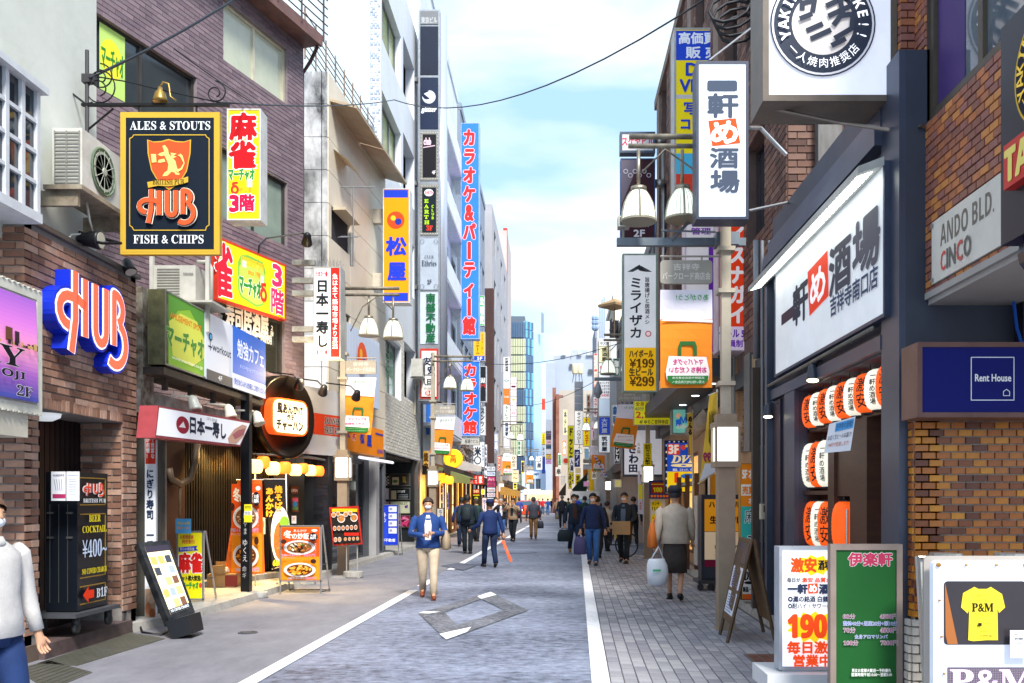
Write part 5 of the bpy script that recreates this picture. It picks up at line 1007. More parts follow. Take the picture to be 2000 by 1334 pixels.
# sign ladders hanging over the street
def ladder(name, label, u0, u1, Y, items, d=.4, frame='#a9a9a6'):
    v0, v1 = items[0][0], items[-1][1]; P = Fr(Y); root = thing(name, label, 'sign tower', P.W((P.X(u0)+P.X(u1))/2, d/2, P.z(0, v1)))
    m = MB(P); m.box(P.X(u0), 0, P.z(0, v1), P.X(u1), d, P.z(0, v0)); m.build('casing', M(frame, .5, .2, 0, .2), root)
    for it in items:
        a, b, col, txt, tcol = it[:5]; w = u1-u0; hor = len(it) > 5
        m = MB(P); m.box(P.X(u0+w*.05), -.02, P.z(0, b-.4), P.X(u1-w*.05), -.002, P.z(0, a+.4)); m.build('sign_face', M(col, .35, 0, .12), root)
        if txt: draw(root, P, [('t', txt, u0+w*.14, (a+b)/2-w*.16, u1-w*.14, (a+b)/2+w*.16, tcol, .02)] if hor else [('v', txt, u0+w*.25, a+2, u1-w*.25, b-2, tcol, .04)], conv_px(P, .0), -.023)
    return root
ladder('sign_ladder', 'white and orange tenant sign ladder hanging near the red strip', 983, 996, 62, [(697, 728, '#e2e2de', '武蔵野道場', '#20242e'), (728, 759, '#d8e2ea', '◎', '#1f6a4a', 1), (759, 790, '#e0702c', 'Ladia', '#fbe8dc', 1), (790, 823, '#dfe8dc', 'らくにク', '#2c5a3a'), (823, 854, '#dfe4ee', '焼酒場', '#22365a'), (854, 872, '#c9c6d0', '', ''), (872, 890, '#d8d8e2', '', ''), (890, 898, '#5a4a52', 'ビル', '#d8d8d8', 1)])
ladder('sign_ladder', 'pink and white tenant sign ladder behind the orange one', 997, 1009, 72, [(737, 748, '#eee4ea', '', ''), (749, 761, '#e6d8de', '一', '#5a3040', 1), (762, 774, '#f0dce4', '口口', '#c8407a', 1), (775, 787, '#f0e4e0', '◆', '#e0a020', 1), (788, 800, '#eee6ee', 'らく', '#4a4a5a', 1), (801, 813, '#f0dce4', '◎', '#d05a7a', 1), (814, 829, '#e4d8e2', '', '')])
ladder('tenant_board', 'dark street board with seven white and pink shop name strips', 951, 968, 52, [(905, 910, '#22242c', 'FLORENS', '#c8c8d0', 1), (911, 920, '#dfe2e8', 'WIFE M', '#6a7080', 1), (921, 930, '#d4dcea', 'COTTON', '#6a80a8', 1), (931, 941, '#b83a6a', 'Art', '#f0dce4', 1), (942, 951, '#c04a74', 'LAGODO', '#4a1c2c', 1), (952, 961, '#d8dce4', 'Sunrise', '#c87a5a', 1), (962, 971, '#e0dce4', 'ロロッス', '#c03a5a', 1), (972, 984, '#dce4ea', '■■', '#2a9ad8', 1)], d=.5, frame='#1c2030')
# ------------------------------------------------------------------ orange tiled corner building, near right
TOR = [M(c, .28, 0, 0, .3, 11, .12) for c in ('#bc7434', '#cc8228', '#a8622e', '#8c4e2c', '#d8902a', '#6e3c28', '#b86c2c', '#c0762c')]
TUP = [M(c, .5, 0, 0, .22, 9, .15) for c in ('#b87248', '#9c6450', '#8c5c50', '#c8864c', '#a86a4a', '#94625a')]
ob = thing('orange_tiled_building', 'orange and brown glazed tile corner building on the near right', 'building', (4, 6.6, 0))
PU = Pl(2.92, 7.26, -90)          # upper street face, local x runs towards the viewer
L = 2.9; zs_, zt = PU.z(1795, 590), 7.4
HW = (.22, 2.7, PU.z(1804, 246), 7.2)
m = wall(PU, 0, L, zs_, zt, [HW], dep=.1); m.P = OR; m.box(2.925, 4.36, zt-.02, 8, 7.27, zt); m.box(2.93, 7.2, zs_, 8, 7.27, zt); m.box(2.8, 7.27, 2.9, 3.2, 7.42, zt); m.build('mortar_wall', M('#4e4541', .9, 0, 0, .2, 9), ob)
PX2 = Pl(2.8, 7.42, -90)
bricks(ob, [(PU, .0, L, zs_, zt, [HW], TUP, .125, .062), (Fr(7.265), 2.79, 2.925, zs_+.02, zt, [], TUP, .125, .062), (Pl(2.8, 7.42, -90), 0, .15, zs_+.02, zt, [], TUP, .125, .062)], 'glazed_brick', 300, 'glazed_bricks', gap=.008, proud=.012, order=lambda c: c.z-1.2*c.y)
wn = window(ob, PU, HW, 2, '#5f574c', M('#4a5560', .04, 0, 0, .5, .7, 0, '#a8b0b4', None, 1.), .07, .06)
m = MB(PU); m.quad((.3, .055, HW[2]+.05), (.75, .055, HW[2]+.05), (.75, .055, 7.2), (.3, .055, 7.2)); m.build('curtain', M('#3c2a6a', .5, 0, 0, .3, 1.5, 0, '#6a4a8a'), ob)
# lower frontal wall
Yl = 6.95; PLW = Fr(Yl); xl = PLW.X(1785); zt2 = PLW.z(0, 815)
m = MB(); m.box(xl+.01, Yl+.005, 0, 8, Yl+.2, zt2); m.box(xl+.012, Yl+.005, 0, xl+.2, 7.2, zt2); m.build('lower_mortar', M('#a39c94', .9, 0, 0, .3, 9), ob)
bricks(ob, [(PLW, xl, 4.6, .63, zt2, [], TOR, .113, .0585), (Pl(xl, 7.2, -90), 0, .25, .63, zt2, [], TOR, .113, .0585)], 'glazed_brick', 420, 'glazed_bricks', gap=.008, proud=.01, order=lambda c: c.x)
WT = [M('#cfcac0', .4, 0, 0, .2, 9), M('#dbd6cc', .4, 0, 0, .2, 9)]
bricks(ob, [(PLW, xl-.02, 4.4, .0, .62, [], WT, .113, .07), (Pl(xl-.02, 7.2, -90), 0, .25, .0, .62, [], WT, .113, .07)], 'white_tile', 60, 'white_tiles', gap=.009, proud=.02, order=lambda c: c.x)
m = MB(); m.box(2.93, 4.36, zs_-.06, 8, 7.2, zs_+.04); m.box(2.9, 4.4, zs_-.02, 2.94, 7.2, zs_+.03); m.build('soffit', M('#a9a6a2', .8, 0, 0, .15, 1.5), ob)
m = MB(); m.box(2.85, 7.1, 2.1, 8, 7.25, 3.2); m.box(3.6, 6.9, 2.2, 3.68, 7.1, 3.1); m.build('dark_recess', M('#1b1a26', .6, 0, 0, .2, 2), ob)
m = MB(); m.tube([P3(1980, 590, 6.9), P3(1986, 640, 6.85), P3(1996, 672, 6.8)], .012, 6); m.build('blue_cable', M('#1a5ac0', .5), ob)
m = MB(Pl(2.93, 7.26, -90)); 
tag(MB(PU).box(-.02, -.1, PU.z(1785, 505), .12, -.0, PU.z(1785, 455)).build('security_camera', M('#b9b6b0', .4, 0, 0, .2)), 'small hooded security camera on the tiled corner', 'camera')
m = MB(PU); m.tube([(.02, -.03, PU.z(1785, 505)), (-.03, -.03, PU.z(1778, 530)), (-.08, -.02, PU.z(1765, 540))], .008, 5); m.build('camera_cable', M('#8a8680', .5), ob)
wsign('white_building_nameplate', 'white metal nameplate with grey and red capitals screwed on the tiled wall', 'nameplate', PU, 1820, 1990, (1820, 436, 556), .03, [('t', san('ANDO BLD.'), 12, 14, 76, 48, '#7c756c'), ('t', 'C', 13, 58, 19, 88, '#d0605a', .03), ('t', 'IN', 21, 58, 32, 88, '#75706a', .03), ('t', 'C', 34, 58, 41, 88, '#d0605a', .03), ('t', 'O', 43, 58, 51, 88, '#75706a', .03), ('o', 1.8, 6, 1.6, 4, '#8f8f8c'), ('o', 1.8, 94, 1.6, 4, '#8f8f8c')], frame='#c9c4b6', face='#dcd9cf', fw=0, fdirt=.2)
# rent sign
fsign('rental_sign_box', 'dark blue rental sign box in a brown frame above the tiled wall', 'sign', 1792, 668, 2160, 815, 6.45, .3, [('r', 1800, 681, 2155, 803, '#131a6a'), ('l', [(1896.5, 698), (1980, 698), (1980, 781.5), (1896.5, 781.5), (1896.5, 698)], .006, '#e8ecf8'), ('t', 'Rent House', 1904, 731, 1974, 745, '#f0f2fa', .03), ('l', [(1959, 773), (1959, 765), (1965, 760.5), (1971, 765), (1971, 773), (1959, 773)], .005, '#e8ecf8')], frame='#6d4c46', face='#131a6a', fw=.035, fdirt=.2)
# dark projecting sign with gold ring
PD = Pl(2.5, 5.03, -90); dg = thing('dark_grill_sign', 'black projecting sign with a gold ring and a red label at the right edge', 'hanging sign', (2.8, 4.4, 3.0))
z0, z1 = 2.97, 4.19; m = MB(PD); m.box(0, 0, z0, 1.2, .3, z1); m.tube([(.12, .15, z0-.08), (1.2, .15, z0-.08)], .12, 14); m.build('casing', M('#2b2d3c', .35, .3, 0, .2, 2), dg)
c_ = conv_pc(0, 1.2, z0, z1); ring = lambda r_, col: ('p', [(40+r_*math.cos(R(k*9)), 32+r_*math.sin(R(k*9))*.98) for k in range(40)], col)
e = [ring(27, '#d8b43a'), ring(25.8, '#201f30'), ring(16, '#d8b43a')]
def ring_text(txt, r_, a0, a1, size, col, cx=59, cy=40, flip=1):
    out = []
    for i, ch in enumerate(txt):
        a = a0+(a1-a0)*i/max(1, len(txt)-1); out.append(('ring', ch, cx, cy, r_, a, size, col, flip))
    return out
def draw_ring(root, P, items, conv, y, lit=0.):
    B = {}
    for _, ch, cx, cy, r_, a, size, col, flip in items:
        m = B.setdefault(col, MB(P)); vs, fs, p0, p1, q0, q1 = glyph(ch); t = R(a); pts = []
        for i, (p, q) in enumerate(vs):
            lx, ly = ((p-p0)/(max(p1-p0, q1-q0))-.5*(p1-p0)/max(p1-p0, q1-q0))*size, ((q-q0)/max(p1-p0, q1-q0)-.5*(q1-q0)/max(p1-p0, q1-q0))*size
            rr = t if flip > 0 else t+math.pi
            # upright glyph whose top points outwards (flip=1) or inwards
            X = cx+r_*math.sin(t)+lx*math.cos(rr)+ly*math.sin(rr); Y = cy-r_*math.cos(t)+lx*math.sin(rr)-ly*math.cos(rr)
            x, z = conv(X, Y); pts.append((x, y, z))
        m.add(pts, fs)
    for col, m in B.items(): m.build('lettering', M(col, .5, 0, lit), root)
draw(dg, PD, e, c_, -.003)
k_ = [[(46, 33), (46, 26), (58, 26), (53, 36)], [(46, 42), (58, 38)], [(47, 52), (62, 46)], [(62, 26), (74, 22)], [(60, 32), (76, 27)], [(68, 18), (71, 34)], [(64, 40), (76, 36), (74, 52), (64, 56)], [(58, 56), (76, 50)]]
draw(dg, PD, [('l', [(40+(a-59)*.73, 32+(b-40)*.73) for a, b in q], .033, '#201f30') for q in k_], c_, -.012)
draw_ring(dg, PD, ring_text(san('YAKINIKU LIKE!!'), 20.9, -110, 110, 5.8, '#d8b43a', 40, 32)+ring_text('一人焼肉推奨店', 20.9, 234, 126, 5.8, '#d8b43a', 40, 32, -1), c_, -.014, .1)
rt = MB(PD); rt.box(.15, -.06, z0+.26, 1.2, 0, z0+.5); rt.build('red_label', M('#c8302a', .4), dg); draw(dg, PD, [('t', san('TAKEOUT'), 14, 62, 92, 76, '#f0dc7a', .04)], c_, -.063)

# ------------------------------------------------------------------ tavern with lanterns
PR1 = Pl(2.75, 11.35, -90); T = thing('lantern_tavern', 'blue steel fronted tavern with rows of orange and white lanterns in its opening', 'building', (4, 9.2, 0))
Lr = 11.35-7.04; ztop = PR1.z(1735, 140)
xo0, xo1 = PR1.X(1560), PR1.X(1728); zo1 = PR1.z(1728, 690)
m = wall(PR1, 0, Lr, 0, ztop, [(xo0, xo1, .1, zo1)], dep=.45); shell(m, 0, Lr, 0, ztop, 4); m.build('wall', M('#414756', .5, .2, 0, .25, 2), T)
m = MB(PR1)
xa, xb = PR1.X(1510), PR1.X(1768, .05)
m.box(PR1.X(1733), -.05, 0, Lr+.0, 0, ztop+.0); m.box(-.0, -.1, 0, .12, 0, ztop-.6); m.box(PR1.X(1540), -.05, 0, PR1.X(1560), 0, zo1+.05); m.box(.12, -.06, zo1+.02, PR1.X(1733), 0, zo1+.14)
m.box(0, -.12, PR1.z(1730, 290), PR1.X(1736), -.0, PR1.z(1730, 260)); m.box(0, -.06, PR1.z(1730, 260), PR1.X(1733), 0, PR1.z(1730, 215)); m.build('steel_frame', M('#4b5468', .4, .35, 0, .3, 1.5), T)
m = MB(PR1); m.box(.15, -.03, .1, .5, -.005, zo1); m.build('side_post', M('#34283a', .4, .1, 0, .2), T)
m = MB(PR1); m.box(xo0+.02, .46, .1, xo1, .5, zo1); m.box(xo0, .1, PR1.z(1728, 812, -.2), xo1, .45, PR1.z(1728, 812, -.2)+.05); m.box(xo0, .05, 1.6, PR1.X(1617, -.05), .45, 1.64); m.box(xo0, .05, .95, PR1.X(1617, -.05), .45, .99); xq, xr_, xs_ = PR1.X(1617, -.05), PR1.X(1629, -.05), PR1.X(1664, -.1); zq = PR1.z(1728, 812, -.2); m.box(xq, .05, .1, xr_, .45, zq); m.box(xr_, .08, 1.58, xs_, .45, zq); m.box(xs_, .08, .1, PR1.X(1697, -.1), .45, zq); m.box(xr_, .08, .1, xs_, .45, .98); m.box(xo0, .1, .1, xo0+.06, .45, zo1); m.build('wooden_shelf', M('#4d3226', .5, 0, 0, .35, 3, 0, '#2c1b15', (1, 1, 6)), T)
m = MB(PR1); xd0, xd1 = PR1.X(1700, -.3), xo1; m.box(xd0, .28, .1, xd0+.05, .34, zo1); m.build('door_frame', M('#2b1c18', .4), T)
m = MB(PR1); m.quad((xd0+.05, .3, .1), (xd1, .3, .1), (xd1, .3, 2.35), (xd0+.05, .3, 2.35)); dr_ = m.build('glass_door', M('#5a3a20', .1, 0, .02, .5, 1.5, 0, '#b8602a', None, .8), T)
m = MB(PR1); m.tube([(xd0-.08, .1, .95), (xd0-.08, .1, 1.45)], .012, 6); m.box(xd0-.35, .14, .95, xd0-.3, .15, 1.6); m.build('door_handle', METAL('#c8c8c8', .2), T)
draw(T, PR1, [('v', '一軒', 1716, 843, 1745, 950, '#efe8e4', .05), ('v', '酒', 1716, 1000, 1745, 1065, '#efe8e4', .05)], lambda u, v: (PR1.px(u, 0, -.28)[0], PR1.z(1730, v, -.28)), .28)
draw(T, PR1, [('o', 1735, 985, 13, 38, '#d8401e'), ('o', 1732, 940, 10, 12, '#c83a1e')], lambda u, v: (PR1.px(u, 0, -.29)[0], PR1.z(1730, v, -.29)), .292)
# big sign panel
ts = wsign('tavern_name_board', 'big white tavern board with black brush characters and a red square', 'sign', PR1, 1512, 1727, (1727, 313, 618), .1, [('t', '一', 9, 46, 24, 54, '#3a2a38', .14), ('t', '軒', 23, 31, 39, 64, '#2c2e3c', .045), ('p', [(39, 27), (58, 24), (59, 60), (41, 65)], '#d83c20'), ('t', 'め', 42, 32, 56, 58, '#f2eef0', .05), ('t', '酒', 60, 27, 77, 62, '#3a3c4a', .045), ('t', '場', 79, 25, 97, 61, '#4a4c58', .045), ('t', '吉祥寺南口店', 61, 63, 96, 78, '#34405c', .03)], frame='#39435a', face='#d8dfe6', fw=.03, lit=.22)
zl = PR1.z(1715, 300, .3); m = MB(PR1); m.add([(.0, -.1, zl+.07), (PR1.X(1727, .1), -.1, zl+.07), (PR1.X(1727, .1), -.31, zl), (.0, -.31, zl), (.0, -.1, zl+.14), (PR1.X(1727, .1), -.1, zl+.14), (PR1.X(1727, .1), -.31, zl+.06), (.0, -.31, zl+.06)], [(0, 1, 2, 3), (7, 6, 5, 4), (3, 2, 6, 7), (1, 5, 6, 2), (0, 3, 7, 4)])
lb_ = m.build('light_bar', M('#b9bcb8', .4, .2, 0, .3)); tag(lb_, 'long white strip light projecting above the tavern board', 'lamp')
m = MB(PR1); n_ = 40
for i in range(n_): x = .05+i*(PR1.X(1727, .1)-.1)/n_; m.add([(x, -.29, zl+.003), (x+.06, -.29, zl+.003), (x+.06, -.16, zl+.045), (x, -.16, zl+.045)], [(0, 3, 2, 1)])
m.build('tubes', M('#fbfff0', .3, 0, 1.6), lb_)
m = MB(PR1); m.tube([(.1, -.08, zo1+.2), (PR1.X(1725), -.08, zo1+.22)], .02, 6); tag(m.build('conduit_pipe', M('#7a766e', .5, .3, 0, .4), smooth=True), 'grey conduit pipe running below the tavern board', 'pipe')
# lanterns of the tavern
ORG, CRM = '#ee5a14', '#ece9d6'
def mk(P, cx, cz, w, h, k):
    e = []
    if k: e = [('v', '一軒め酒場', cx-w*.22, cz+h*.40, cx+w*.22, cz-h*.40, '#1c1a20', .04), ('r', cx-w*.24, cz+h*.085, cx+w*.24, cz-h*.085, '#d84a3a')]
    else: e = [('v', '激安', cx-w*.38, cz+h*.33, cx+w*.38, cz-h*.3, '#241c1c', .06)]
    return e
Yw = lambda u, X: X*F/(u-CX)
def tav_lantern(Y, X, z, r, h, k, lb, lit=.25):
    lantern('tavern_lantern', lb, Vector((X, Y, z)), r, h, CRM if k else ORG, lit, 'paper lanterns of the tavern', None, rib=12, dark='#1c1b20')
    o = COL.objects[-1]; root = [q for q in bpy.data.objects if q.name.startswith('tavern_lantern')][-1]
    return root
zrow = PR1.z(1740, 772, -.1); place = ('at the far end of the top row', 'second from the far end of the top row', 'third from the far end of the top row', 'fourth from the far end of the top row', 'in the middle of the top row', 'fourth from the near end of the top row', 'third from the near end of the top row', 'second from the near end of the top row', 'at the near end of the top row')
LN = {}
def lan2(Y, X, z, r, h, k, lb, txt):
    c = Vector((X, Y, z)); root = lantern('tavern_lantern', lb, c, r, h, CRM if k else ORG, .22, 'paper lanterns of the tavern', None, rib=12, dark='#1c1b20')
    if txt:
        m = MB(); n = len(txt); ch = h*.78/n; ww = .36 if k else .7
        for i, g in enumerate(txt):
            vs, fs, *_ = glyph(g); pts = []
            for a, b in vs:
                zz_ = z+h*.39-(i+1)*ch+(b+.12)*ch; th = math.atan2(-.8, -1)+(a-.5)*ww*1.15; q = (zz_-z)/(h*.5); rr = r*(.5+.5*(max(0, 1-abs(q)**2.6))**.5)+.004
                pts.append((X+rr*math.cos(th), Y+rr*math.sin(th), zz_))
            for dx in (0, .0025):
                m.add([(p[0]-dx*.6, p[1]-dx, p[2]+dx) for p in pts], fs, True)
        m.build('lettering', M('#1c1a1e', .6), root)
    return root
for i in range(9):
    Y = 9.85-i*.285; X = 2.86
    lan2(Y, X, 2.51, .15, .36, i % 2, ('cream' if i % 2 else 'orange')+' tavern lantern '+place[i], '一軒め酒場' if i % 2 else '激安')
for zz_, nm in ((1.93, 'middle'), (1.28, 'lower')):
    for i in range(4):
        Y = 10.35-i*.27-(0 if nm == 'middle' else .08); k = (i % 2) if nm == 'middle' else 1-(i % 2)
        lan2(Y, 2.93, zz_, .16, .5, k, ('cream' if k else 'orange')+' tavern lantern on the '+nm+' shelf, '+('farthest', 'second', 'third', 'closest to the door')[i], '一軒め酒場' if k else '激安')
lan2(8.98, 2.93, 1.28, .16, .5, 0, 'plain orange tavern lantern alone in the dark niche by the door', '')
nt_ = MB(); A = [P3(1620, 828, 8.4), P3(1671, 813, 8.15), P3(1661, 880, 8.15), P3(1610, 885, 8.4)]; nt_.add([*A, *[p+Vector((0, .01, 0)) for p in A]], [(0, 3, 2, 1), (4, 5, 6, 7), (0, 1, 5, 4), (3, 7, 6, 2)], True)
npo = tag(nt_.build('hanging_notice', M('#e6e8f0', .5)), 'white paper notice with a blue balloon hanging under the top lantern row', 'notice')
for (txt, a, b, c, d, col) in (('吉祥寺の皆様!!', .3, .08, .95, .28, '#1c2c50'), ('お近く生ビールお届け!', .05, .42, .95, .58, '#2a2a3a'), ('190円で配達します!', .1, .68, .9, .82, '#c86a3a')):
    m = MB(); vs_, fs_, a0, a1, b0, b1 = glyph(txt); bl2 = lambda s, t: (A[0]*(1-s)+A[1]*s)*(1-t)+(A[3]*(1-s)+A[2]*s)*t+Vector((-.003, -.003, 0)); m.add([bl2(a+(c-a)*(p-a0)/(a1-a0), d-(d-b)*(q-b0)/(b1-b0)) for p, q in vs_], fs_, True); m.build('lettering', M(col, .5), npo)
m = MB(); m.add([bl2(.28, .05)+Vector((0, .0015, 0)), bl2(.97, .05)+Vector((0, .0015, 0)), bl2(.97, .33)+Vector((0, .0015, 0)), bl2(.28, .33)+Vector((0, .0015, 0))], [(0, 3, 2, 1)], True); m.build('balloon', M('#4aa0e0', .5), npo)
spot(1588, 725, 9.3, (-.1, -.2, -1), 'grey clamp spotlight lit under the tavern board', col='#3c4250', arm=[P3(1600, 705, 9.3), P3(1622, 712, 9.1)], s=1.1, lit=1.5)
spot(1500, 800, 11.0, (-.05, -.2, -1), 'grey clamp spotlight lit at the far end of the tavern', col='#3c4250', arm=[P3(1508, 785, 11.0), P3(1518, 788, 10.9)], s=1.0, lit=1.5)
# frontal lit sign on rods
fsign('tavern_hanging_sign', 'white illuminated vertical tavern sign held on steel rods over the street', 'hanging sign', 1360, 119, 1462, 428, 10.0, .28,
      [('t', '一', 1384, 160, 1437, 176, '#3c4658', .2), ('t', '軒', 1383, 184, 1441, 229, '#3c4658', .045), ('p', [(1383, 236), (1437, 231), (1446, 280), (1391, 286)], '#f2481c'), ('t', 'め', 1390, 238, 1440, 280, '#f4f0f2', .05), ('t', '酒', 1387, 290, 1441, 328, '#3c4658', .045), ('t', '場', 1388, 334, 1443, 376, '#3c4658', .045)], frame='#39435a', face='#dfe8f4', fw=.03, lit=.45)
m = MB(); m.tube([P3(1462, 412, 10.1), P3(1540, 395, 10.6)], .018, 6); m.tube([P3(1385, 118, 10.1), P3(1476, 48, 10.9), Vector((2.75, 11.2, 7.2))], .012, 6); m.tube([P3(1462, 250, 10.1), P3(1485, 250, 10.8), Vector((2.78, 10.8, 5.7))], .025, 6)
tag(m.build('sign_rods', METAL('#c2c4c8', .35)), 'steel rods tying the vertical tavern sign back to the wall', 'bracket')
# big grill sign
gs = fsign('grill_sign_box', 'large white sign box with a round dark emblem jutting out at the top right', 'hanging sign', 1490, -62, 1752, 197, 7.3, .46, (), frame='#6d6258', face='#dfe4f2', fw=.05, lit=.35)
PG_ = Fr(7.3); cg = conv_px(PG_, 0); CXg, CYg = 1607, 47
rg = lambda r_, col: ('p', [(CXg+r_*math.cos(R(k*9)), CYg+r_*math.sin(R(k*9))) for k in range(40)], col)
draw(gs, PG_, [rg(103, '#343c4c'), rg(100, '#e6e6ee'), rg(96, '#343c4c'), rg(61, '#ece4e0')], cg, -.004, .1, step=.0012)
k2 = [[(1566, 22), (1566, 8), (1590, 2), (1586, 26)], [(1574, 62), (1606, 48)], [(1582, 78), (1622, 60)], [(1612, 14), (1655, -6)], [(1616, 34), (1660, 14)], [(1636, -14), (1646, 36)], [(1626, 52), (1640, 34), (1664, 30), (1662, 58), (1628, 78)], [(1622, 92), (1650, 78)], [(1560, 40), (1585, 30)]]
draw(gs, PG_, [('l', q, .042, '#343c4c') for q in k2], cg, -.014, .1)
draw_ring(gs, PG_, ring_text(san('YAKINIKU LIKE!!'), 78, -108, 108, 20, '#eef0f6', CXg, CYg)+ring_text('一人焼肉推奨店', 78, 228, 132, 19, '#eef0f6', CXg, CYg, -1), cg, -.024, .3)
m = MB(); m.tube([P3(1496, 210, 7.5), P3(1640, 240, 7.45), P3(1822, 266, 7.1)], .016, 8); m.tube([P3(1822, 266, 7.1), P3(1800, 245, 7.0), P3(1758, 262, 7.3)], .012, 6); tag(m.build('stay_rod', METAL('#8a8078', .4)), 'rusty stay rod running from the grill sign to the tiled wall', 'bracket')
# signs on the ground, near right
ls = fsign('price_light_box', 'white light box sign with orange price lettering standing on a white base', 'standing sign', 1522, 1068, 1655, 1308, 5.95, .14,
   [('p', [(1590+ (34 if i % 2 else 46)*math.cos(i*math.pi/11)*1.0, 1104+(15 if i % 2 else 21)*math.sin(i*math.pi/11)) for i in range(22)], '#f7c81e'), ('t', '激安', 1545, 1090, 1594, 1117, '#e2481c', .05), ('t', '酒場', 1598, 1094, 1622, 1113, '#1c1c24', .04), ('t', '毎日が', 1537, 1128, 1563, 1137, '#20242e', .03), ('t', '激安·品質が自慢', 1566, 1128, 1645, 1137, '#d8401e', .04),
    ('t', '一軒', 1538, 1141, 1576, 1159, '#26304a', .07), ('p', [(1577, 1140), (1596, 1139), (1597, 1158), (1578, 1159)], '#e2481c'), ('t', 'め', 1580, 1142, 1594, 1156, '#ffffff', .05), ('t', '酒場', 1599, 1141, 1640, 1159, '#26304a', .07), ('t', '◎灘の銘酒 白鶴', 1538, 1164, 1616, 1175, '#26304a', .04), ('t', '◎酎ハイ・サワー各', 1538, 1178, 1622, 1188, '#26304a', .03),
    ('p', [(1585+ (40 if i % 2 else 52)*math.cos(i*math.pi/13), 1224+(23 if i % 2 else 32)*math.sin(i*math.pi/13)) for i in range(26)], '#f7c81e'), ('t', san('190'), 1538, 1200, 1612, 1244, '#e2481c', .05), ('t', '円', 1615, 1228, 1628, 1242, '#e2481c', .05), ('t', '毎日激安', 1536, 1252, 1640, 1275, '#e2481c', .05), ('t', '営業中', 1548, 1278, 1620, 1300, '#e2481c', .05)], frame='#aab0ba', face='#eef0f6', fw=.02, lit=.4)
P_ = Fr(5.95); m = MB(P_); m.box(P_.X(1492), -.1, P_.z(0, 1345), P_.X(1690), .35, P_.z(0, 1312)); m.box(P_.X(1530), .02, P_.z(0, 1312), P_.X(1640), .12, P_.z(0, 1304)); m.build('base', M('#d6d9de', .4, 0, 0, .15), ls)
m = MB(P_)
for u in (1502, 1660): m.lathe((P_.X(u), .0, .06), [(.001, -.02), (.055, -.02), (.06, 0), (.055, .02), (.001, .02)], 16, axis='y')
m.build('castor', M('#22242a', .5), ls)
gr = fsign('green_price_board', 'dark green massage price board in a wooden frame standing in front of the light box', 'standing sign', 1622, 1063, 1763, 1400, 5.4, .06,
   [('t', '伊楽軒', 1657, 1080, 1742, 1105, '#b83a5a', .05, '#f4e8ec', .035), ('t', ser('60分'), 1646, 1199, 1670, 1209, '#8a3a6a', .0, '#f0e8ee', .04), ('t', ser('4500円'), 1718, 1199, 1752, 1209, '#8a3a6a', .0, '#f0e8ee', .04), ('t', '整体40分+足裏20分+頭10分', 1646, 1213, 1752, 1222, '#2a4ab0', .0, '#e8ecf8', .05), ('t', ser('70分'), 1646, 1225, 1670, 1236, '#8a3a6a', 0, '#f0e8ee', .04), ('t', ser('4800円'), 1718, 1225, 1752, 1236, '#8a3a6a', 0, '#f0e8ee', .04), ('t', '全身アロマリンパ', 1668, 1239, 1732, 1247, '#2a4ab0', 0, '#e8ecf8', .05), ('t', ser('100分'), 1646, 1250, 1675, 1260, '#8a3a6a', 0, '#f0e8ee', .04), ('t', ser('7800円'), 1718, 1250, 1752, 1260, '#8a3a6a', 0, '#f0e8ee', .04), ('t', '男女お客様大歓迎一予約優先', 1662, 1305, 1738, 1312, '#f0f2ee', .02), ('t', '営業時間午前10:00〜翌朝3:00', 1661, 1313, 1740, 1320, '#f0f2ee', .02)], frame='#8f7f76', face='#1c5a28', fw=.035, fdirt=.1)
P_ = Fr(5.43); m = MB(P_)
for u in (1630, 1755): m.box(P_.X(u)-.02, 0, 0, P_.X(u)+.02, .05, .2)
m.build('foot', M('#8f7f76', .6), gr)
# clothes shop stand
cs = thing('printed_shirt_stand', 'white acrylic stand showing a yellow shirt and a dotted light panel at the bottom right', 'standing sign', (2.75, 5.1, 0))
P_ = Fr(5.0); x0, z1 = P_.px(1823, 1095); m = MB(P_)
def rrect(x0, x1, z0, z1, r): return [(cx+r*math.cos(R(a)), cz+r*math.sin(R(a))) for cx, cz, s in ((x1-r, z0+r, 270), (x1-r, z1-r, 0), (x0+r, z1-r, 90), (x0+r, z0+r, 180)) for a in (s, s+30, s+60, s+90)]
m.poly(rrect(x0, x0+.78, .15, z1, .03), 0, .05); m.build('acrylic_panel', M('#d3dbec', .2, 0, .12, .08, 1), cs)
m = MB(P_); m.poly(rrect(x0-.012, x0+.7, .2, z1+.02, .03), .1, .12); m.build('rear_plate', M('#b8b0a8', .2, 0, 0, .2), cs)
wx0, wz1 = P_.px(1843, 1135); wx1, wz0 = P_.px(2003, 1259); m = MB(P_); m.flat(rrect(wx0, wx1, wz0, wz1, .02), -.003); m.build('picture', M('#38343a', .25, 0, 0, .2, 2), cs)
sh = [(1902, 1146), (1880, 1158), (1876, 1186), (1889, 1198), (1892, 1190), (1890, 1250), (1900, 1252), (1925, 1250), (1948, 1250), (1947, 1188), (1950, 1197), (1962, 1186), (1956, 1160), (1934, 1146), (1926, 1150), (1910, 1150)]
draw(cs, P_, [('p', [(1845, 1138), (1870, 1258), (1850, 1258), (1846, 1240)], '#a8683a'), ('p', sh, '#ecd93c'), ('t', ser('P&M'), 1897, 1178, 1939, 1194, '#2a2418', .02), ('t', 'その場でプリント', 1902, 1161, 1934, 1165, '#a89a2a'), ('t', '自分でお直し', 1904, 1169, 1930, 1173, '#a89a2a'), ('t', 'open 11:00-19:00', 1901, 1198, 1934, 1202, '#a89a2a'), ('r', 1908, 1216, 1915, 1222, '#2a2418'), ('t', 'MANDARIN', 1918, 1216, 1932, 1218, '#5a5020'), ('t', 'ニリニリ', 1912, 1228, 1928, 1233, '#3a3420', .02), ('t', 'smalldesign', 1910, 1239, 1935, 1243, '#4a4420', .02)], cg2 := conv_px(P_, 0), -.005)
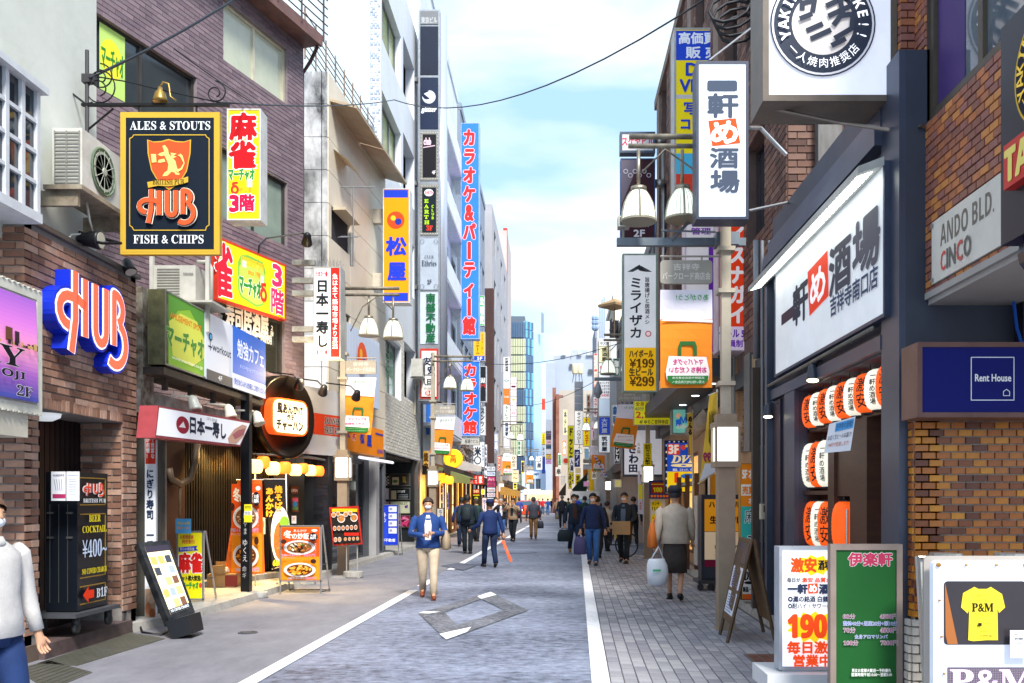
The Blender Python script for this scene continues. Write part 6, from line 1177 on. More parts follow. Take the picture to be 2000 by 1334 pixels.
m = MB(P_); ax0, az1 = P_.px(1850, 1303); m.flat([(ax0, .16), (ax0+.68, .16), (ax0+.68, az1), (ax0, az1)], -.003); m.build('led_panel', M('#5a5060', .5), cs)
m = MB(P_)
for i in range(70):
    for j in range(20):
        m.box(ax0+.005+i*.0096, -.0045, az1-.008-j*.0096, ax0+.0105+i*.0096, -.0035, az1-.0135-j*.0096)
m.build('led_dots', M('#8a8090', .5, 0, .1), cs, kind='stuff')
draw(cs, P_, [('t', ser('P&M'), 1855, 1308, 2020, 1352, '#e8c8f4', .015)], cg2, -.006, .5)
m = MB(P_)
for u, v in ((1832, 1103), (1834, 1172), (1838, 1243), (1843, 1315), (1886, 1103), (1945, 1103), (2000, 1103)): c = P_.px(u, v); m.lathe((c[0], -.004, c[1]), [(.001, -.012), (.012 if v < 1104 and u < 1840 else .006, -.01), (.012 if v < 1104 and u < 1840 else .006, .004)], 12, axis='y')
m.build('stud', M('#b8863a', .3, .7), cs)
tg = fsign('price_tag', 'small white card clipped on the lower right of the shirt picture', 'card', 1973, 1231, 2012, 1285, 4.96, .004, [('t', 'アウトレット', 1982, 1238, 1996, 1241, '#4a4a4a', .02), ('t', '¥1980', 1982, 1245, 1998, 1249, '#2a2a2a', .02)]+[('r', 1984, 1256+i*6, 1997, 1257+i*6, '#8a8a8a') for i in range(4)], frame='#e8e8ec', face='#eceef2', fw=0)
lb2 = thing('listing_board', 'silver framed board of pink housing flyers leaning behind the shirt stand', 'notice board', (3.0, 5.8, 0))
P_ = Fr(5.7); m = MB(P_); bx_ = [P_.px(*q) for q in ((1812, 1420), (2200, 1420), (2200, 1090), (1793, 1088))]; m.poly(bx_, 0, .05); m.build('board', M('#c9cbca', .5, 0, 0, .2, 4), lb2)
m = MB(P_); m.tube([(bx_[0][0], -.01, bx_[0][1]), (bx_[3][0], -.01, bx_[3][1]), (bx_[2][0], -.01, bx_[2][1])], .014, 8)
for u in (1838, 1965): c = P_.px(u, 1083); m.lathe((c[0]+.03, 0, c[1]), [(.001, -.012), (.1, -.01), (.1, .008), (.001, .012)], 14)
m.build('frame', METAL('#b4b8b8', .3), lb2)
draw(lb2, P_, [('r', 1870, 1092, 1946, 1110, '#1f48b0'), ('r', 1950, 1092, 2100, 1110, '#234cb8'), ('t', 'ご案内ください', 1984, 1094, 2060, 1102, '#e8ecf8', .02)]+[x for k in range(3) for x in (('r', 1802+k*4.5, 1146+k*61, 1850, 1202+k*61, '#e4dce4'), ('r', 1805+k*4.5, 1149+k*61, 1850, 1161+k*61, '#c8305a'), ('r', 1810+k*4.5, 1182+k*61, 1850, 1192+k*61, '#c8305a'), ('t', '吉祥寺', 1807+k*4.5, 1166+k*61, 1822+k*4.5, 1176+k*61, '#d86a8a', .02))], conv_px(P_, 0), -.004)
# ------------------------------------------------------------------ brown brick building behind the tavern
P2_ = Pl(2.95, 26.0, -90); r2 = thing('brown_brick_building', 'tall brown brick building rising behind the tavern sign', 'building', (5, 18, 0)); L2 = 26-11.4
H_ = [(a, a+1.1, z, z+1.9) for z in (5.2, 8.1, 11.0) for a in (1.2, 4.2, 7.2, 10.4)]+[(12.2, 13.4, z, z+1.5) for z in (5.4, 8.4)]
m = wall(P2_, 0, L2, 3.3, 13.0, H_, dep=.25); shell(m, 0, L2, 3.3, 13.0, 8); m.build('mortar_wall', M('#6a5752', .9, 0, 0, .3, 3), r2)
BB = [M(c, .8, 0, 0, .25, 5, .2) for c in ('#6b4d44', '#7a5a4e', '#5e443e', '#84665a')]
bricks(r2, [(P2_, 0, L2, 4.0, 13.0, H_, BB, .25, .1), (Fr(11.4), 2.95, 4.5, 4.6, 9, [], BB, .24, .09)], 'wall_brick', 200, 'wall_bricks', gap=.012, proud=.014)
for h in H_: window(r2, P2_, h, 1, '#4e4646', GLASS('#2b2f3c'), .06, .18)
m = MB(P2_); m.box(-.05, -.08, 12.85, L2, .1, 13.1)
for a in (.5, 3.4, 6.4, 9.6): m.box(a, -.07, 3.3, a+.5, 0, 13.0)
m.build('pilaster', M('#8d7a70', .85, 0, 0, .3, 2), r2)
m = MB(Fr(11.4)); m.box(3.3, -.15, 4.2, 3.6, 0, 8); m.build('stained_pipe_cover', M('#8a8886', .7, .2, 0, .7, 2, 0, '#3c3a3a', (1, 1, .3)), r2)
m = MB()
for k in range(4):
    c = P3(1425+k*8, 15+k*10, 12.0); m.tube([c+Vector((.28*math.cos(a/10*6.28), .05*k, .18*math.sin(a/10*6.28)+.06*math.cos(a/10*6.28))) for a in range(11)], .022, 6)
m.tube([P3(1470, -20, 12), P3(1478, 20, 12), P3(1462, 70, 12)], .035, 6); tag(m.build('cable_coil', M('#24262c', .5), smooth=True), 'black coiled power cables hanging on the brown brick building', 'cable')
# wide purchase sign
fsign('purchase_sign', 'tall blue and yellow purchase sign partly behind the illuminated tavern sign', 'hanging sign', 1317, 54, 1433, 420, 17, .5,
      [('r', 1320, 60, 1430, 118, '#2348c8'), ('r', 1320, 118, 1430, 185, '#ecd91c'), ('r', 1320, 185, 1430, 193, '#b8bcc0'), ('r', 1320, 194, 1430, 300, '#ecd91c'), ('r', 1320, 300, 1430, 340, '#4ab0d8'), ('r', 1320, 340, 1430, 416, '#c8402e'), ('t', '高価買取', 1326, 64, 1422, 86, '#dfe8f8', .04), ('t', '販 売', 1340, 92, 1405, 114, '#dfe8f8', .04), ('t', 'DVD', 1340, 124, 1415, 148, '#2344b8', .05), ('t', 'VIDEO', 1328, 156, 1422, 180, '#2344b8', .05), ('t', '写真集', 1336, 200, 1415, 224, '#2344b8', .04), ('t', 'コミック', 1330, 232, 1420, 254, '#2344b8', .05)], frame='#b9bcbc', face='#ecd91c', fw=.035, lit=.12)
fsign('building_name_board', 'small white board with red kana behind the left bell lamp arm', 'sign', 1211, 257, 1280, 298, 24, .3, [('t', 'スケヤビル', 1215, 268, 1277, 284, '#d82a50', .03)], frame='#4a5a70', face='#d9dde4', fw=.06)
fsign('dark_floor_sign', 'dark purple glossy floor sign with pale plant drawings', 'hanging sign', 1212, 309, 1280, 468, 24, .3, [('p', [(1212, 312), (1250, 312), (1214, 400)], '#6a6474'), ('t', '2F', 1238, 449, 1259, 462, '#e8e6f0', .05)]+[('l', [(1234+random.uniform(-6, 6)+k*3, 432), (1240+k*4, 424+random.uniform(-6, 6)), (1236+k*5, 444)], .018, '#cfc8d8') for k in range(7)]+[('l', arc(1222+k*9, 335+k % 2*8, 4, 4, 0, 360, 8), .018, '#cfc8d8') for k in range(6)], frame='#3c5a8c', face='#44222f', fw=.03, fdirt=.3)
m = MB(Fr(24.1)); P_ = m.P
for v in (272, 355): m.box(P_.X(1280), 0, P_.z(0, v+8), P_.X(1300), .2, P_.z(0, v-5))
m.tube([(P_.X(1297), .1, P_.z(0, 262)), (P_.X(1297), .1, P_.z(0, 770))], .05, 8); tag(m.build('sign_mast', METAL('#c0c0be', .4), smooth=True), 'white mast with box arms carrying the dark floor sign', 'mast')
fsign('izakaya_price_sign', 'tall green framed white and yellow beer price sign', 'hanging sign', 1216, 495, 1284, 766, 20, .3,
      [('r', 1220, 679, 1281, 763, '#f0b81a'), ('p', [(1225, 531), (1249, 517), (1240, 522), (1249, 519), (1250, 529), (1252, 519), (1274, 531), (1262, 531), (1250, 524), (1236, 531)], '#3a4048'), ('v', 'ミライザカ', 1229, 540, 1255, 662, '#2a2e36', .03), ('v', '旨唐揚げと居酒メシ', 1259, 541, 1269, 634, '#3a3a40', .02), ('o', 1266, 652, 6, 6, '#b85058'), ('o', 1266, 652, 4, 4, '#e8d8dc'), ('t', 'ハイボール', 1229, 684, 1275, 698, '#4a3a1c', .04), ('t', ser('¥199'), 1230, 701, 1277, 718, '#5a3a10', .03), ('t', '生ビール', 1229, 719, 1275, 734, '#4a3a1c', .04), ('t', ser('¥299'), 1230, 736, 1277, 754, '#5a3a10', .03)], frame='#8fa89c', face='#dfe3e8', fw=.035, lit=.2)
fsign('purple_management_sign', 'pale sign with purple property characters behind the lamp arm', 'hanging sign', 1338, 412, 1396, 690, 15.5, .4, [('t', '不動産', 1345, 428, 1390, 442, '#7a2aa8', .03), ('t', '管理', 1350, 445, 1388, 458, '#7a2aa8', .03), ('r', 1384, 470, 1397, 690, '#6a2aa0')], frame='#e0d0d8', face='#ece4e4', fw=.02, lit=.1)
fsign('orange_service_sign', 'large orange red vertical sign with white kana and a pink floor strip', 'hanging sign', 1402, 380, 1476, 686, 14, .4, [('r', 1404, 384, 1465, 638, '#e8401a'), ('v', 'ガイスナガイ', 1424, 400, 1456, 634, '#f0e8e8', .05), ('r', 1404, 638, 1465, 684, '#e2cfe4'), ('t', 'タトル 5F', 1405, 643, 1460, 659, '#6a2aa8', .04), ('t', '会員制', 1410, 664, 1450, 678, '#6a2aa8', .03)], frame='#c9b8c0', face='#e8401a', fw=.02, lit=.15)
# canopy over the shops
cp = thing('shop_canopy', 'dark canopy with downlights over the DVD shop entrance', 'canopy', (3.4, 18, 3.4))
P_ = Fr(15); zc_ = P_.z(0, 735); m = MB(); m.box(2.2, 14.6, 3.55, 6, 26, 3.85); m.box(2.9, 11.4, 3.3, 3.4, 26, 3.56); m.build('slab', M('#3a424a', .5, 0, 0, .2, 1), cp)
m = MB()
for y in (15.5, 17.3, 19): 
    for x in (2.7, 3.3): m.lathe((x, y, 3.546), [(.08, 0), (.07, -.004), (.001, -.003)], 12)
m.build('downlights', M('#e8f0f0', .3, 0, 1.5), cp, kind='stuff')
# ground floor shop walls behind signs
gw = thing('dvd_shop_facade', 'ground floor shop wall with tan panels and windows behind the menu boards', 'shop front', (3.3, 18, .1))
P_ = Pl(3.1, 26, -90); H2 = [(1, 3, .6, 2.6), (4, 6.5, .3, 2.6), (7.5, 9.5, .6, 2.6)]
m = wall(P_, 0, 14.6, .1, 3.6, H2, dep=.15); m.build('wall', M('#b59472', .7, 0, 0, .3, 2), gw)
for h in H2: window(gw, P_, h, 1, '#5a3c2a', M('#f0b862', .3, 0, .35, .5, 1.1, 0, '#6a3a1c'), .07, .1)
m = MB(Fr(11.9)); m.box(2.62, 0, .1, 3.2, .1, 3.3); m.build('dark_end_wall', M('#4a403c', .6, 0, 0, .3), gw)
m = MB(Fr(12.0)); P_ = m.P
for k in range(8): MB(P_).box(P_.X(1488), -.02, .15+k*.17, P_.X(1502), .03, .31+k*.17).build('wooden_block', M('#a3764e', .7, 0, 0, .25, 5), gw)
mt = thing('electric_meter', 'beige electric meter box with a dark face on the steel cabinet beside the tavern', 'meter', P3(1492, 970, 11.75)); P_ = Fr(11.75)
m = MB(P_); m.box(P_.X(1483), -.12, P_.z(0, 1014), P_.X(1500), 0, P_.z(0, 984)); m.build('case', M('#c9c2ae', .5), mt); m = MB(P_); m.box(P_.X(1487), -.13, P_.z(0, 1000), P_.X(1496), -.12, P_.z(0, 987)); m.build('face', M('#4a4a46', .2), mt)
m = MB(Fr(11.9)); P_ = m.P; m.box(P_.X(1484), -.02, P_.z(0, 1060), P_.X(1502), .05, P_.z(0, 870)); tag(m.build('steel_cabinet', METAL('#8d8a86', .4)), 'grey steel cabinet on the wall above the wooden blocks', 'cabinet')
m = MB()
for u in (1489, 1503, 1509): m.tube([P3(u, 470, 11.7), P3(u, 1200, 11.7)], .022, 6)
m.tube([P3(1478, 470, 12.2), P3(1478, 700, 12.2)], .05, 8); tag(m.build('downpipes', M('#7d828c', .5, .4, 0, .2), smooth=True), 'grey vertical pipes at the far edge of the tavern', 'pipe')
# panels and signs low on the right
fsign('tan_wall_sign', 'tan wall sign with faint lettering and an arrow roof mark', 'sign', 1433, 697, 1464, 882, 14.5, .3, [('p', [(1438, 745), (1448, 720), (1458, 745), (1453, 745), (1448, 730), (1443, 745)], '#5a4a3a'), ('v', '旨唐揚げ', 1440, 765, 1446, 820, '#a88a6a', .02), ('v', 'ミライザカ', 1449, 760, 1459, 840, '#8a6e52', .02), ('r', 1434, 845, 1463, 880, '#8a7260'), ('t', '日乃屋', 1437, 852, 1460, 872, '#c8b8a8', .02)], frame='#8a8a86', face='#c49c76', fw=.03)
fsign('orange_wall_sign', 'orange and dark red wall sign beside the tan wall sign', 'sign', 1464, 688, 1496, 880, 13, .4, [('r', 1467, 696, 1494, 722, '#e8c8a0'), ('r', 1467, 722, 1494, 822, '#f0a01a'), ('t', 'ハ', 1474, 728, 1486, 742, '#2a1c14', .05), ('t', '生', 1474, 780, 1490, 800, '#2a1c14', .05), ('r', 1467, 824, 1494, 876, '#5a1428'), ('t', ser('B'), 1482, 845, 1492, 868, '#f0e8e8', .04)], frame='#6a6a68', face='#e8c8a0', fw=.03)
st_ = fsign('floor_guide_sign', 'orange, white and teal floor guide sign behind the wooden A board', 'standing sign', 1446, 905, 1487, 1098, 12.6, .12, [('r', 1447, 906, 1487, 945, '#ee8a1e'), ('t', '5F オフィス', 1450, 916, 1500, 936, '#f6f0e8', .05), ('r', 1447, 946, 1487, 968, '#f0ece4'), ('t', '売買 賃貸', 1450, 950, 1500, 965, '#e8862a', .04), ('r', 1447, 968, 1487, 989, '#ee8a1e'), ('t', 'オフィス', 1462, 972, 1500, 985, '#f6f0e8', .04), ('r', 1447, 989, 1487, 1076, '#3ab4ac'), ('t', '麻雀', 1454, 995, 1500, 1022, '#1c2430', .0, '#e8f0f0', .04), ('t', '3F', 1460, 1046, 1484, 1070, '#1c2430', .0, '#e8f0f0', .05), ('r', 1447, 1076, 1487, 1098, '#1f5ac8'), ('o', 1470, 1092, 14, 8, '#e8ecf4')], frame='#b8862e', face='#ee8a1e', fw=.01, lit=.05)
fsign('dvd_floor_sign', 'small yellow comic and DVD sign standing on the kerb', 'standing sign', 1448, 1098, 1480, 1172, 12.5, .15, [('t', 'COMIC', 1451, 1101, 1478, 1110, '#20201c', .04), ('r', 1450, 1112, 1478, 1160, '#f0f0ec'), ('t', ita('DVD'), 1453, 1117, 1478, 1133, '#1c1c22', .05), ('o', 1464, 1138, 11, 3, '#1c1c22'), ('t', '新品・中古', 1451, 1146, 1478, 1156, '#20242c', .04), ('r', 1450, 1160, 1478, 1171, '#e8642a')], frame='#2a2a2c', face='#f0d41c', fw=.01)
bs2 = fsign('highball_menu_sign', 'orange and cream highball menu sign in a black case on castors', 'standing sign', 1370, 966, 1448, 1132, 15.2, .35, [('r', 1376, 975, 1446, 1038, '#f2a01e'), ('t', 'ハイボール', 1385, 979, 1446, 991, '#2a1c14', .05), ('t', '生ビール', 1387, 1008, 1446, 1022, '#2a1c14', .05), ('r', 1376, 1039, 1446, 1093, '#ecd2ae'), ('t', '旨唐揚げ', 1396, 1065, 1440, 1072, '#3a2a20', .03), ('v', 'ミライザカ', 1395, 1074, 1404, 1092, '#2a2420', .04), ('r', 1376, 1094, 1446, 1107, '#6a1432')], frame='#2c303c', face='#2c303c', fw=.03, lit=.1)
P_ = Fr(15.2); m = MB(P_); m.box(P_.X(1362), -.1, .12, P_.X(1450), .5, .18)
for u in (1368, 1388, 1445): m.lathe((P_.X(u), .0, .06), [(.001, -.02), (.055, -.02), (.06, 0), (.055, .02), (.001, .02)], 12, axis='y')
m.build('castor_base', M('#3a3c42', .5), bs2)
fsign('white_leaning_board', 'tall white leaning board edge left of the highball menu sign', 'standing sign', 1362, 968, 1372, 1105, 15.8, .4, [('r', 1363, 970, 1371, 1100, '#dcdcd6')], frame='#b8b6ae', face='#d0cec6', fw=.01)
fsign('orange_slanted_panel', 'orange panel leaning above the highball menu sign', 'sign', 1386, 925, 1403, 968, 16.4, .2, [('r', 1398, 926, 1403, 967, '#efe2c8')], frame='#e0dacb', face='#f09a1e', fw=.01)
# middle distance right
fsign('massage_price_sign', 'yellow massage price sign with a large 2,980 below the beer price sign', 'hanging sign', 1238, 783, 1309, 830, 22, .15, [('t', '全身もみほぐし', 1241, 785, 1304, 793, '#8a4a2a', .02), ('t', '60分 肩・腰・足', 1241, 794, 1304, 802, '#5a5a5a', .02), ('t', '2,980', 1242, 804, 1291, 818, '#c83a3a', .03), ('t', '円', 1297, 808, 1305, 816, '#c86a3a', .02), ('t', '4F ゆらこ吉祥寺店', 1249, 820, 1305, 828, '#5a4a2a', .03)], frame='#c8c0a8', face='#e8e22a', fw=.01, lit=.15)
fsign('mahjong_teal_sign', 'teal mahjong sign box under the dark canopy', 'sign', 1312, 779, 1380, 848, 20, .3, [('t', '麻雀', 1318, 788, 1344, 800, '#1c3a3a', .0, '#f0f4f0', .03), ('o', 1325, 812, 5, 5, '#e8b890'), ('p', [(1320, 820), (1330, 818), (1332, 832), (1320, 832)], '#2a6ad0'), ('t', san('M'), 1328, 814, 1341, 826, '#2a6ad0', .03), ('t', 'ミスター', 1322, 829, 1343, 837, '#c8683a', .0, '#f0f0e8', .05)], frame='#8fa8a4', face='#7fd0c2', fw=.03, lit=.2)
fsign('noodle_shop_sign', 'large white sign box with three brush characters beside the second lamp post', 'sign', 1216, 834, 1296, 930, 26, .7, [('t', 'さ', 1229, 868, 1242, 885, '#1c2c44', .06), ('t', 'わ', 1229, 888, 1246, 904, '#1c2c44', .06), ('t', '田', 1229, 908, 1244, 922, '#1c2c44', .06), ('v', 'らぁ麺', 1244, 864, 1251, 886, '#8a7a6a', .02)], frame='#3c4a60', face='#dfe2ee', fw=.05, lit=.2)
e = [('r', 1298, 860, 1370, 962, '#1a2040'), ('r', 1303, 865, 1368, 921, '#1f52c8'), ('r', 1303, 921, 1368, 960, '#f2da1c'), ('r', 1304, 867, 1328, 888, '#e0401e'), ('t', san('3F'), 1306, 869, 1325, 886, '#f4f0ea', .04), ('t', ita('DVD'), 1311, 890, 1363, 904, '#f0e8b0', .05), ('o', 1335, 909, 25, 3.4, '#f0e8b0'), ('o', 1335, 909, 5, 1.2, '#1f52c8'), ('t', '雑誌、コミック、グッズ', 1314, 915, 1360, 920, '#e8ecf0', .02), ('p', [(1317, 924), (1325, 922), (1324, 943), (1317, 943)], '#e0401e'), ('o', 1345, 930, 16, 5, '#2a6ad8'), ('o', 1334, 874, 5, 5, '#d84a3a'), ('o', 1359, 878, 5, 5, '#d84a8a'), ('t', '高価買取', 1338, 868, 1360, 874, '#f0d020', .03)]
for k in range(7): e += [('r', 1300, 868+k*13, 1302.5, 872+k*13, '#e8e0c0' if k % 2 else '#9ac0f8'), ('r', 1306+k*9, 861.5, 1309+k*9, 864, '#e8e0c0' if k % 2 else '#9ac0f8')]
fsign('dvd_shop_board', 'blue DVD shop board with yellow foot and chequered light border', 'sign', 1298, 860, 1372, 962, 21, .15, e, frame='#1a2040', face='#1a2040', fw=.0, lit=.2)
fsign('hundred_yen_sign', 'dark blue and red sign reading 100 beside the DVD board', 'sign', 1268, 938, 1300, 968, 23, .2, [('t', san('100'), 1276, 952, 1293, 961, '#f0e020', .06), ('r', 1272, 945, 1298, 947, '#e0c020')], frame='#1c2a6a', face='#a82a24', fw=.05)
fsign('lunch_board', 'white lunch board with yellow circles beneath the row of orange bulbs', 'sign', 1270, 974, 1300, 1052, 22.5, .1, [('o', 1282, 988, 11, 11, '#f4e21c'), ('t', '11:00', 1274, 990, 1290, 996, '#1c1c1c', .04), ('t', 'ランチ', 1273, 981, 1288, 987, '#1c1c1c', .03), ('o', 1282, 1014, 12, 11, '#f4e21c'), ('t', 'メ¥', 1274, 1009, 1290, 1019, '#2a1c14', .05), ('r', 1271, 1037, 1299, 1051, '#f0841e'), ('t', '天', 1273, 1039, 1281, 1048, '#1c1c1c', .05), ('r', 1273, 1028, 1280, 1036, '#f4d83a')], frame='#c8c8c4', face='#e4e4dc', fw=.01)
fsign('camera_notice', 'yellow security camera notice on the second lamp post', 'notice', 1257, 866, 1273, 910, 23.4, .04, [('v', '防犯カメラ作動中', 1260, 868, 1270, 908, '#1c1c14', .05)], frame='#c8b820', face='#f2e022', fw=0)
fsign('orange_bulb_rail', 'blue rail with a row of orange bulbs above the lunch board', 'sign', 1268, 964, 1308, 974, 22.3, .1, [('o', 1273+k*6, 969, 2.4, 2.4, '#f07a1e') for k in range(6)], frame='#1c2a6a', face='#24346e', fw=0)
# tavern railing of wooden posts and pipes, beer banners
rl = thing('shop_rail', 'dark wooden posts joined by grey pipes in front of the DVD board', 'railing', (*G(1350, 1100), .1))
P_ = Fr(18.5)
for i, (u, v) in enumerate(((1327, 932), (1343, 927), (1361, 924), (1382, 916))): MB(P_).box(P_.X(u-4), 0, .1, P_.X(u+4), .1, P_.z(0, v)).build('post', M('#4a3428', .7, 0, 0, .3, 4), rl)
m = MB(P_); m.tube([(P_.X(1322), .05, P_.z(0, 948)), (P_.X(1345), .05, P_.z(0, 946)), (P_.X(1372), .05, P_.z(0, 940)), (P_.X(1384), .05, P_.z(0, 936))], .05, 8); m.build('pipe', M('#8a8a86', .4, .5), rl, True)
nobori('beer_banner', 'yellow mirrored beer banner with a white foot beside the lamp post', 13.2, [(1386, 772), (1401, 765), (1398, 920), (1366, 945)], [('m', 'ビール', 1387, 800, 1398, 870, '#2a2420', .05), ('m', '299', 1374, 884, 1396, 902, '#a83a5a', .05), ('p', [(1377, 905), (1397, 905), (1397, 922), (1366, 940)], '#dcdce4')], '#eac040', ((1401, 1105), (1401, 760)))
nobori('beer_banner', 'narrow yellow banner with black kana left of the mirrored beer banner', 17, [(1342, 808), (1353, 805), (1352, 905), (1349, 895)], [('v', 'めんる', 1344, 812, 1352, 850, '#2a2420', .05)], '#eac040', ((1353, 1060), (1353, 800)))
nobori('pastel_banner', 'pastel striped banner with a yellow centre beside the second lamp post', 23, [(1246, 920), (1250, 922), (1257, 1005), (1246, 1002)], [('r', 1247, 946, 1255, 975, '#f0e43a'), ('v', '400', 1248, 980, 1254, 996, '#d04a6a', .03)], '#d8d8e8', ((1257, 1060), (1257, 918)))
tl = thing('bamboo_blind_roll', 'rolled cylindrical blind under slats below the canopy', 'awning', P3(1360, 830, 19)); m = MB(); m.tube([P3(1352, 845, 18.5), P3(1384, 810, 17.5)], .16, 14); m.build('roll', M('#a9a298', .7, 0, 0, .3, 6), tl, True); m = MB()
for k in range(9): m.tube([P3(1350+k*4, 838-k*4.6, 18.5-k*.12), P3(1350+k*4, 822-k*4.6, 18.5-k*.12)], .012, 4)
m.build('slats', M('#3a3a38', .6), tl)
# wooden A board
wa = thing('wooden_sandwich_board', 'open wooden A board with white menu sheets standing by the lamp post', 'sandwich board', (*G(1460, 1245), 0))
WD = M('#5f4b38', .7, 0, 0, .4, 4, .2, '#3a2c20', (1, 1, 5))
a0_ = [Vector((*G(1408, 1240), 0)), Vector((*G(1421, 1253), 0))]
FL, FR_, RL, RR = Vector((*G(1404, 1240), .0)), Vector((*G(1421, 1254), .0)), Vector((*G(1497, 1240), .0)), Vector((*G(1512, 1252), .0))
zt_ = P3(1450, 1052, 9.9).z; tA, tB = Vector((P3(1452, 1052, 10.2).x, 10.25, zt_)), Vector((P3(1466, 1052, 9.75).x, 9.65, zt_))
FL = Vector((1.88, 10.25, 0)); FR_ = Vector((1.85, 9.65, 0)); RL = Vector((2.38, 10.25, .03)); RR = Vector((2.36, 9.65, .03)); tA = Vector((2.12, 10.25, zt_)); tB = Vector((2.12, 9.65, zt_))
for a, b in ((FL, tA), (FR_, tB)): m = MB(); m.tube([a, b], .02, 4); m.build('leg', WD, wa)
for a, b in ((RL, tA), (RR, tB)): m = MB(); m.tube([a, b+Vector((.02, 0, 0))], .02, 4); m.build('leg', WD, wa)
def wq(F0, F1, s0, s1, k): return [F0[0]*(1-s0)+F0[1]*s0+k, F1[0]*(1-s0)+F1[1]*s0+k, F1[0]*(1-s1)+F1[1]*s1+k, F0[0]*(1-s1)+F0[1]*s1+k]
for (A0, B0, nm, kk) in ((FL, FR_, 'front_panel', Vector((-.012, 0, 0))), (RL, RR, 'rear_panel', Vector((.012, 0, 0)))):
    q = wq((A0, tA), (B0, tB), .18, 1, Vector()); q2 = [p+kk for p in q]; m = MB(); m.add(q+q2, [(0, 1, 2, 3), (7, 6, 5, 4), (0, 4, 5, 1), (1, 5, 6, 2), (2, 6, 7, 3), (3, 7, 4, 0)], True); m.build(nm, WD if nm[0] == 'f' else M('#8a6a48', .7, 0, 0, .4, 3, .1, '#5a4028', (1, 1, .4)), wa)
for s0, s1, col in ((.24, .48, '#d8e4f0'), (.49, .73, '#dde0ee'), (.75, .97, '#3a3844')):
    q = wq((FL, tA), (FR_, tB), s0, s1, Vector((-.015, 0, 0))); c = sum(q, Vector())/4; q = [c+(p-c)*.9 for p in q]; m = MB(); m.add(q, [(0, 1, 2, 3)], True); m.build('menu_sheet', M(col, .4), wa)
    if s0 < .7:
        m = MB()
        for r_ in range(7):
            w0 = random.uniform(.5, .9); a_ = .1+r_*.12; L0 = [q[0]*(1-a_)+q[3]*a_, q[1]*(1-a_)+q[2]*a_, q[1]*(1-a_-.04)+q[2]*(a_+.04), q[0]*(1-a_-.04)+q[3]*(a_+.04)]; k_2 = Vector((-.002, 0, .0)); p0, p1, p2, p3 = L0; m.add([p0*.9+p1*.1+k_2, p0*(1-w0)+p1*w0+k_2, p3*(1-w0)+p2*w0+k_2, p3*.9+p2*.1+k_2], [(0, 1, 2, 3)], True)
        m.build('printed_lines', M('#5a7ab8', .5), wa, kind='stuff')

# ------------------------------------------------------------------ street lamps
ST = M('#9a8b78', .55, .15, 0, .2, 4); SM_ = METAL('#a49c8c', .4); GL = M('#dfeadf', .35, 0, .35, .1, 8)
def bell(P, x, y, zt, r, h, root):
    m = MB(P); m.lathe((x, y, zt), [(r*.42, -.02), (r*.47, -.02), (r*.47, -h*.17), (r*.42, -h*.17)], 20); m.tube([(x, y, zt), (x, y, zt+.42)], .022, 8); m.build('lamp_cap', SM_, root, True)
    m = MB(P); pr = [(r*.42, -h*.16), (r*.62, -h*.3), (r*.82, -h*.5), (r*.94, -h*.75), (r, -h)]; V = 40; prof = []
    for rr, z in pr: prof.append((rr, z))
    m.lathe((x, y, zt), prof+[(r*.97, -h)]+[(a*.96, b) for a, b in reversed(pr)], V)
    m.f = [f for f in m.f if len(f) == 4]; m.mi = [0]*len(m.f)
    sh = m.build('lamp_shade', GL, root, True)
    m = MB(P)
    for k in range(24):
        a = k*math.pi/12; m.tube([(x+rr*1.005*math.cos(a), y+rr*1.005*math.sin(a), zt+z) for rr, z in pr], .004 if k % 6 else .014, 4)
    m.lathe((x, y, zt-h), [(r*1.0, -.012), (r*1.03, -.012), (r*1.03, .012), (r*1.0, .012)], 30); m.build('shade_ribs', M('#a09a86', .4, .3), root)
    m = MB(P); m.tube([(x, y, zt-h*.3), (x, y, zt-h*.92)], .022, 8); m.build('bulb', M('#ffe7a0', .3, 0, 2.5), root)
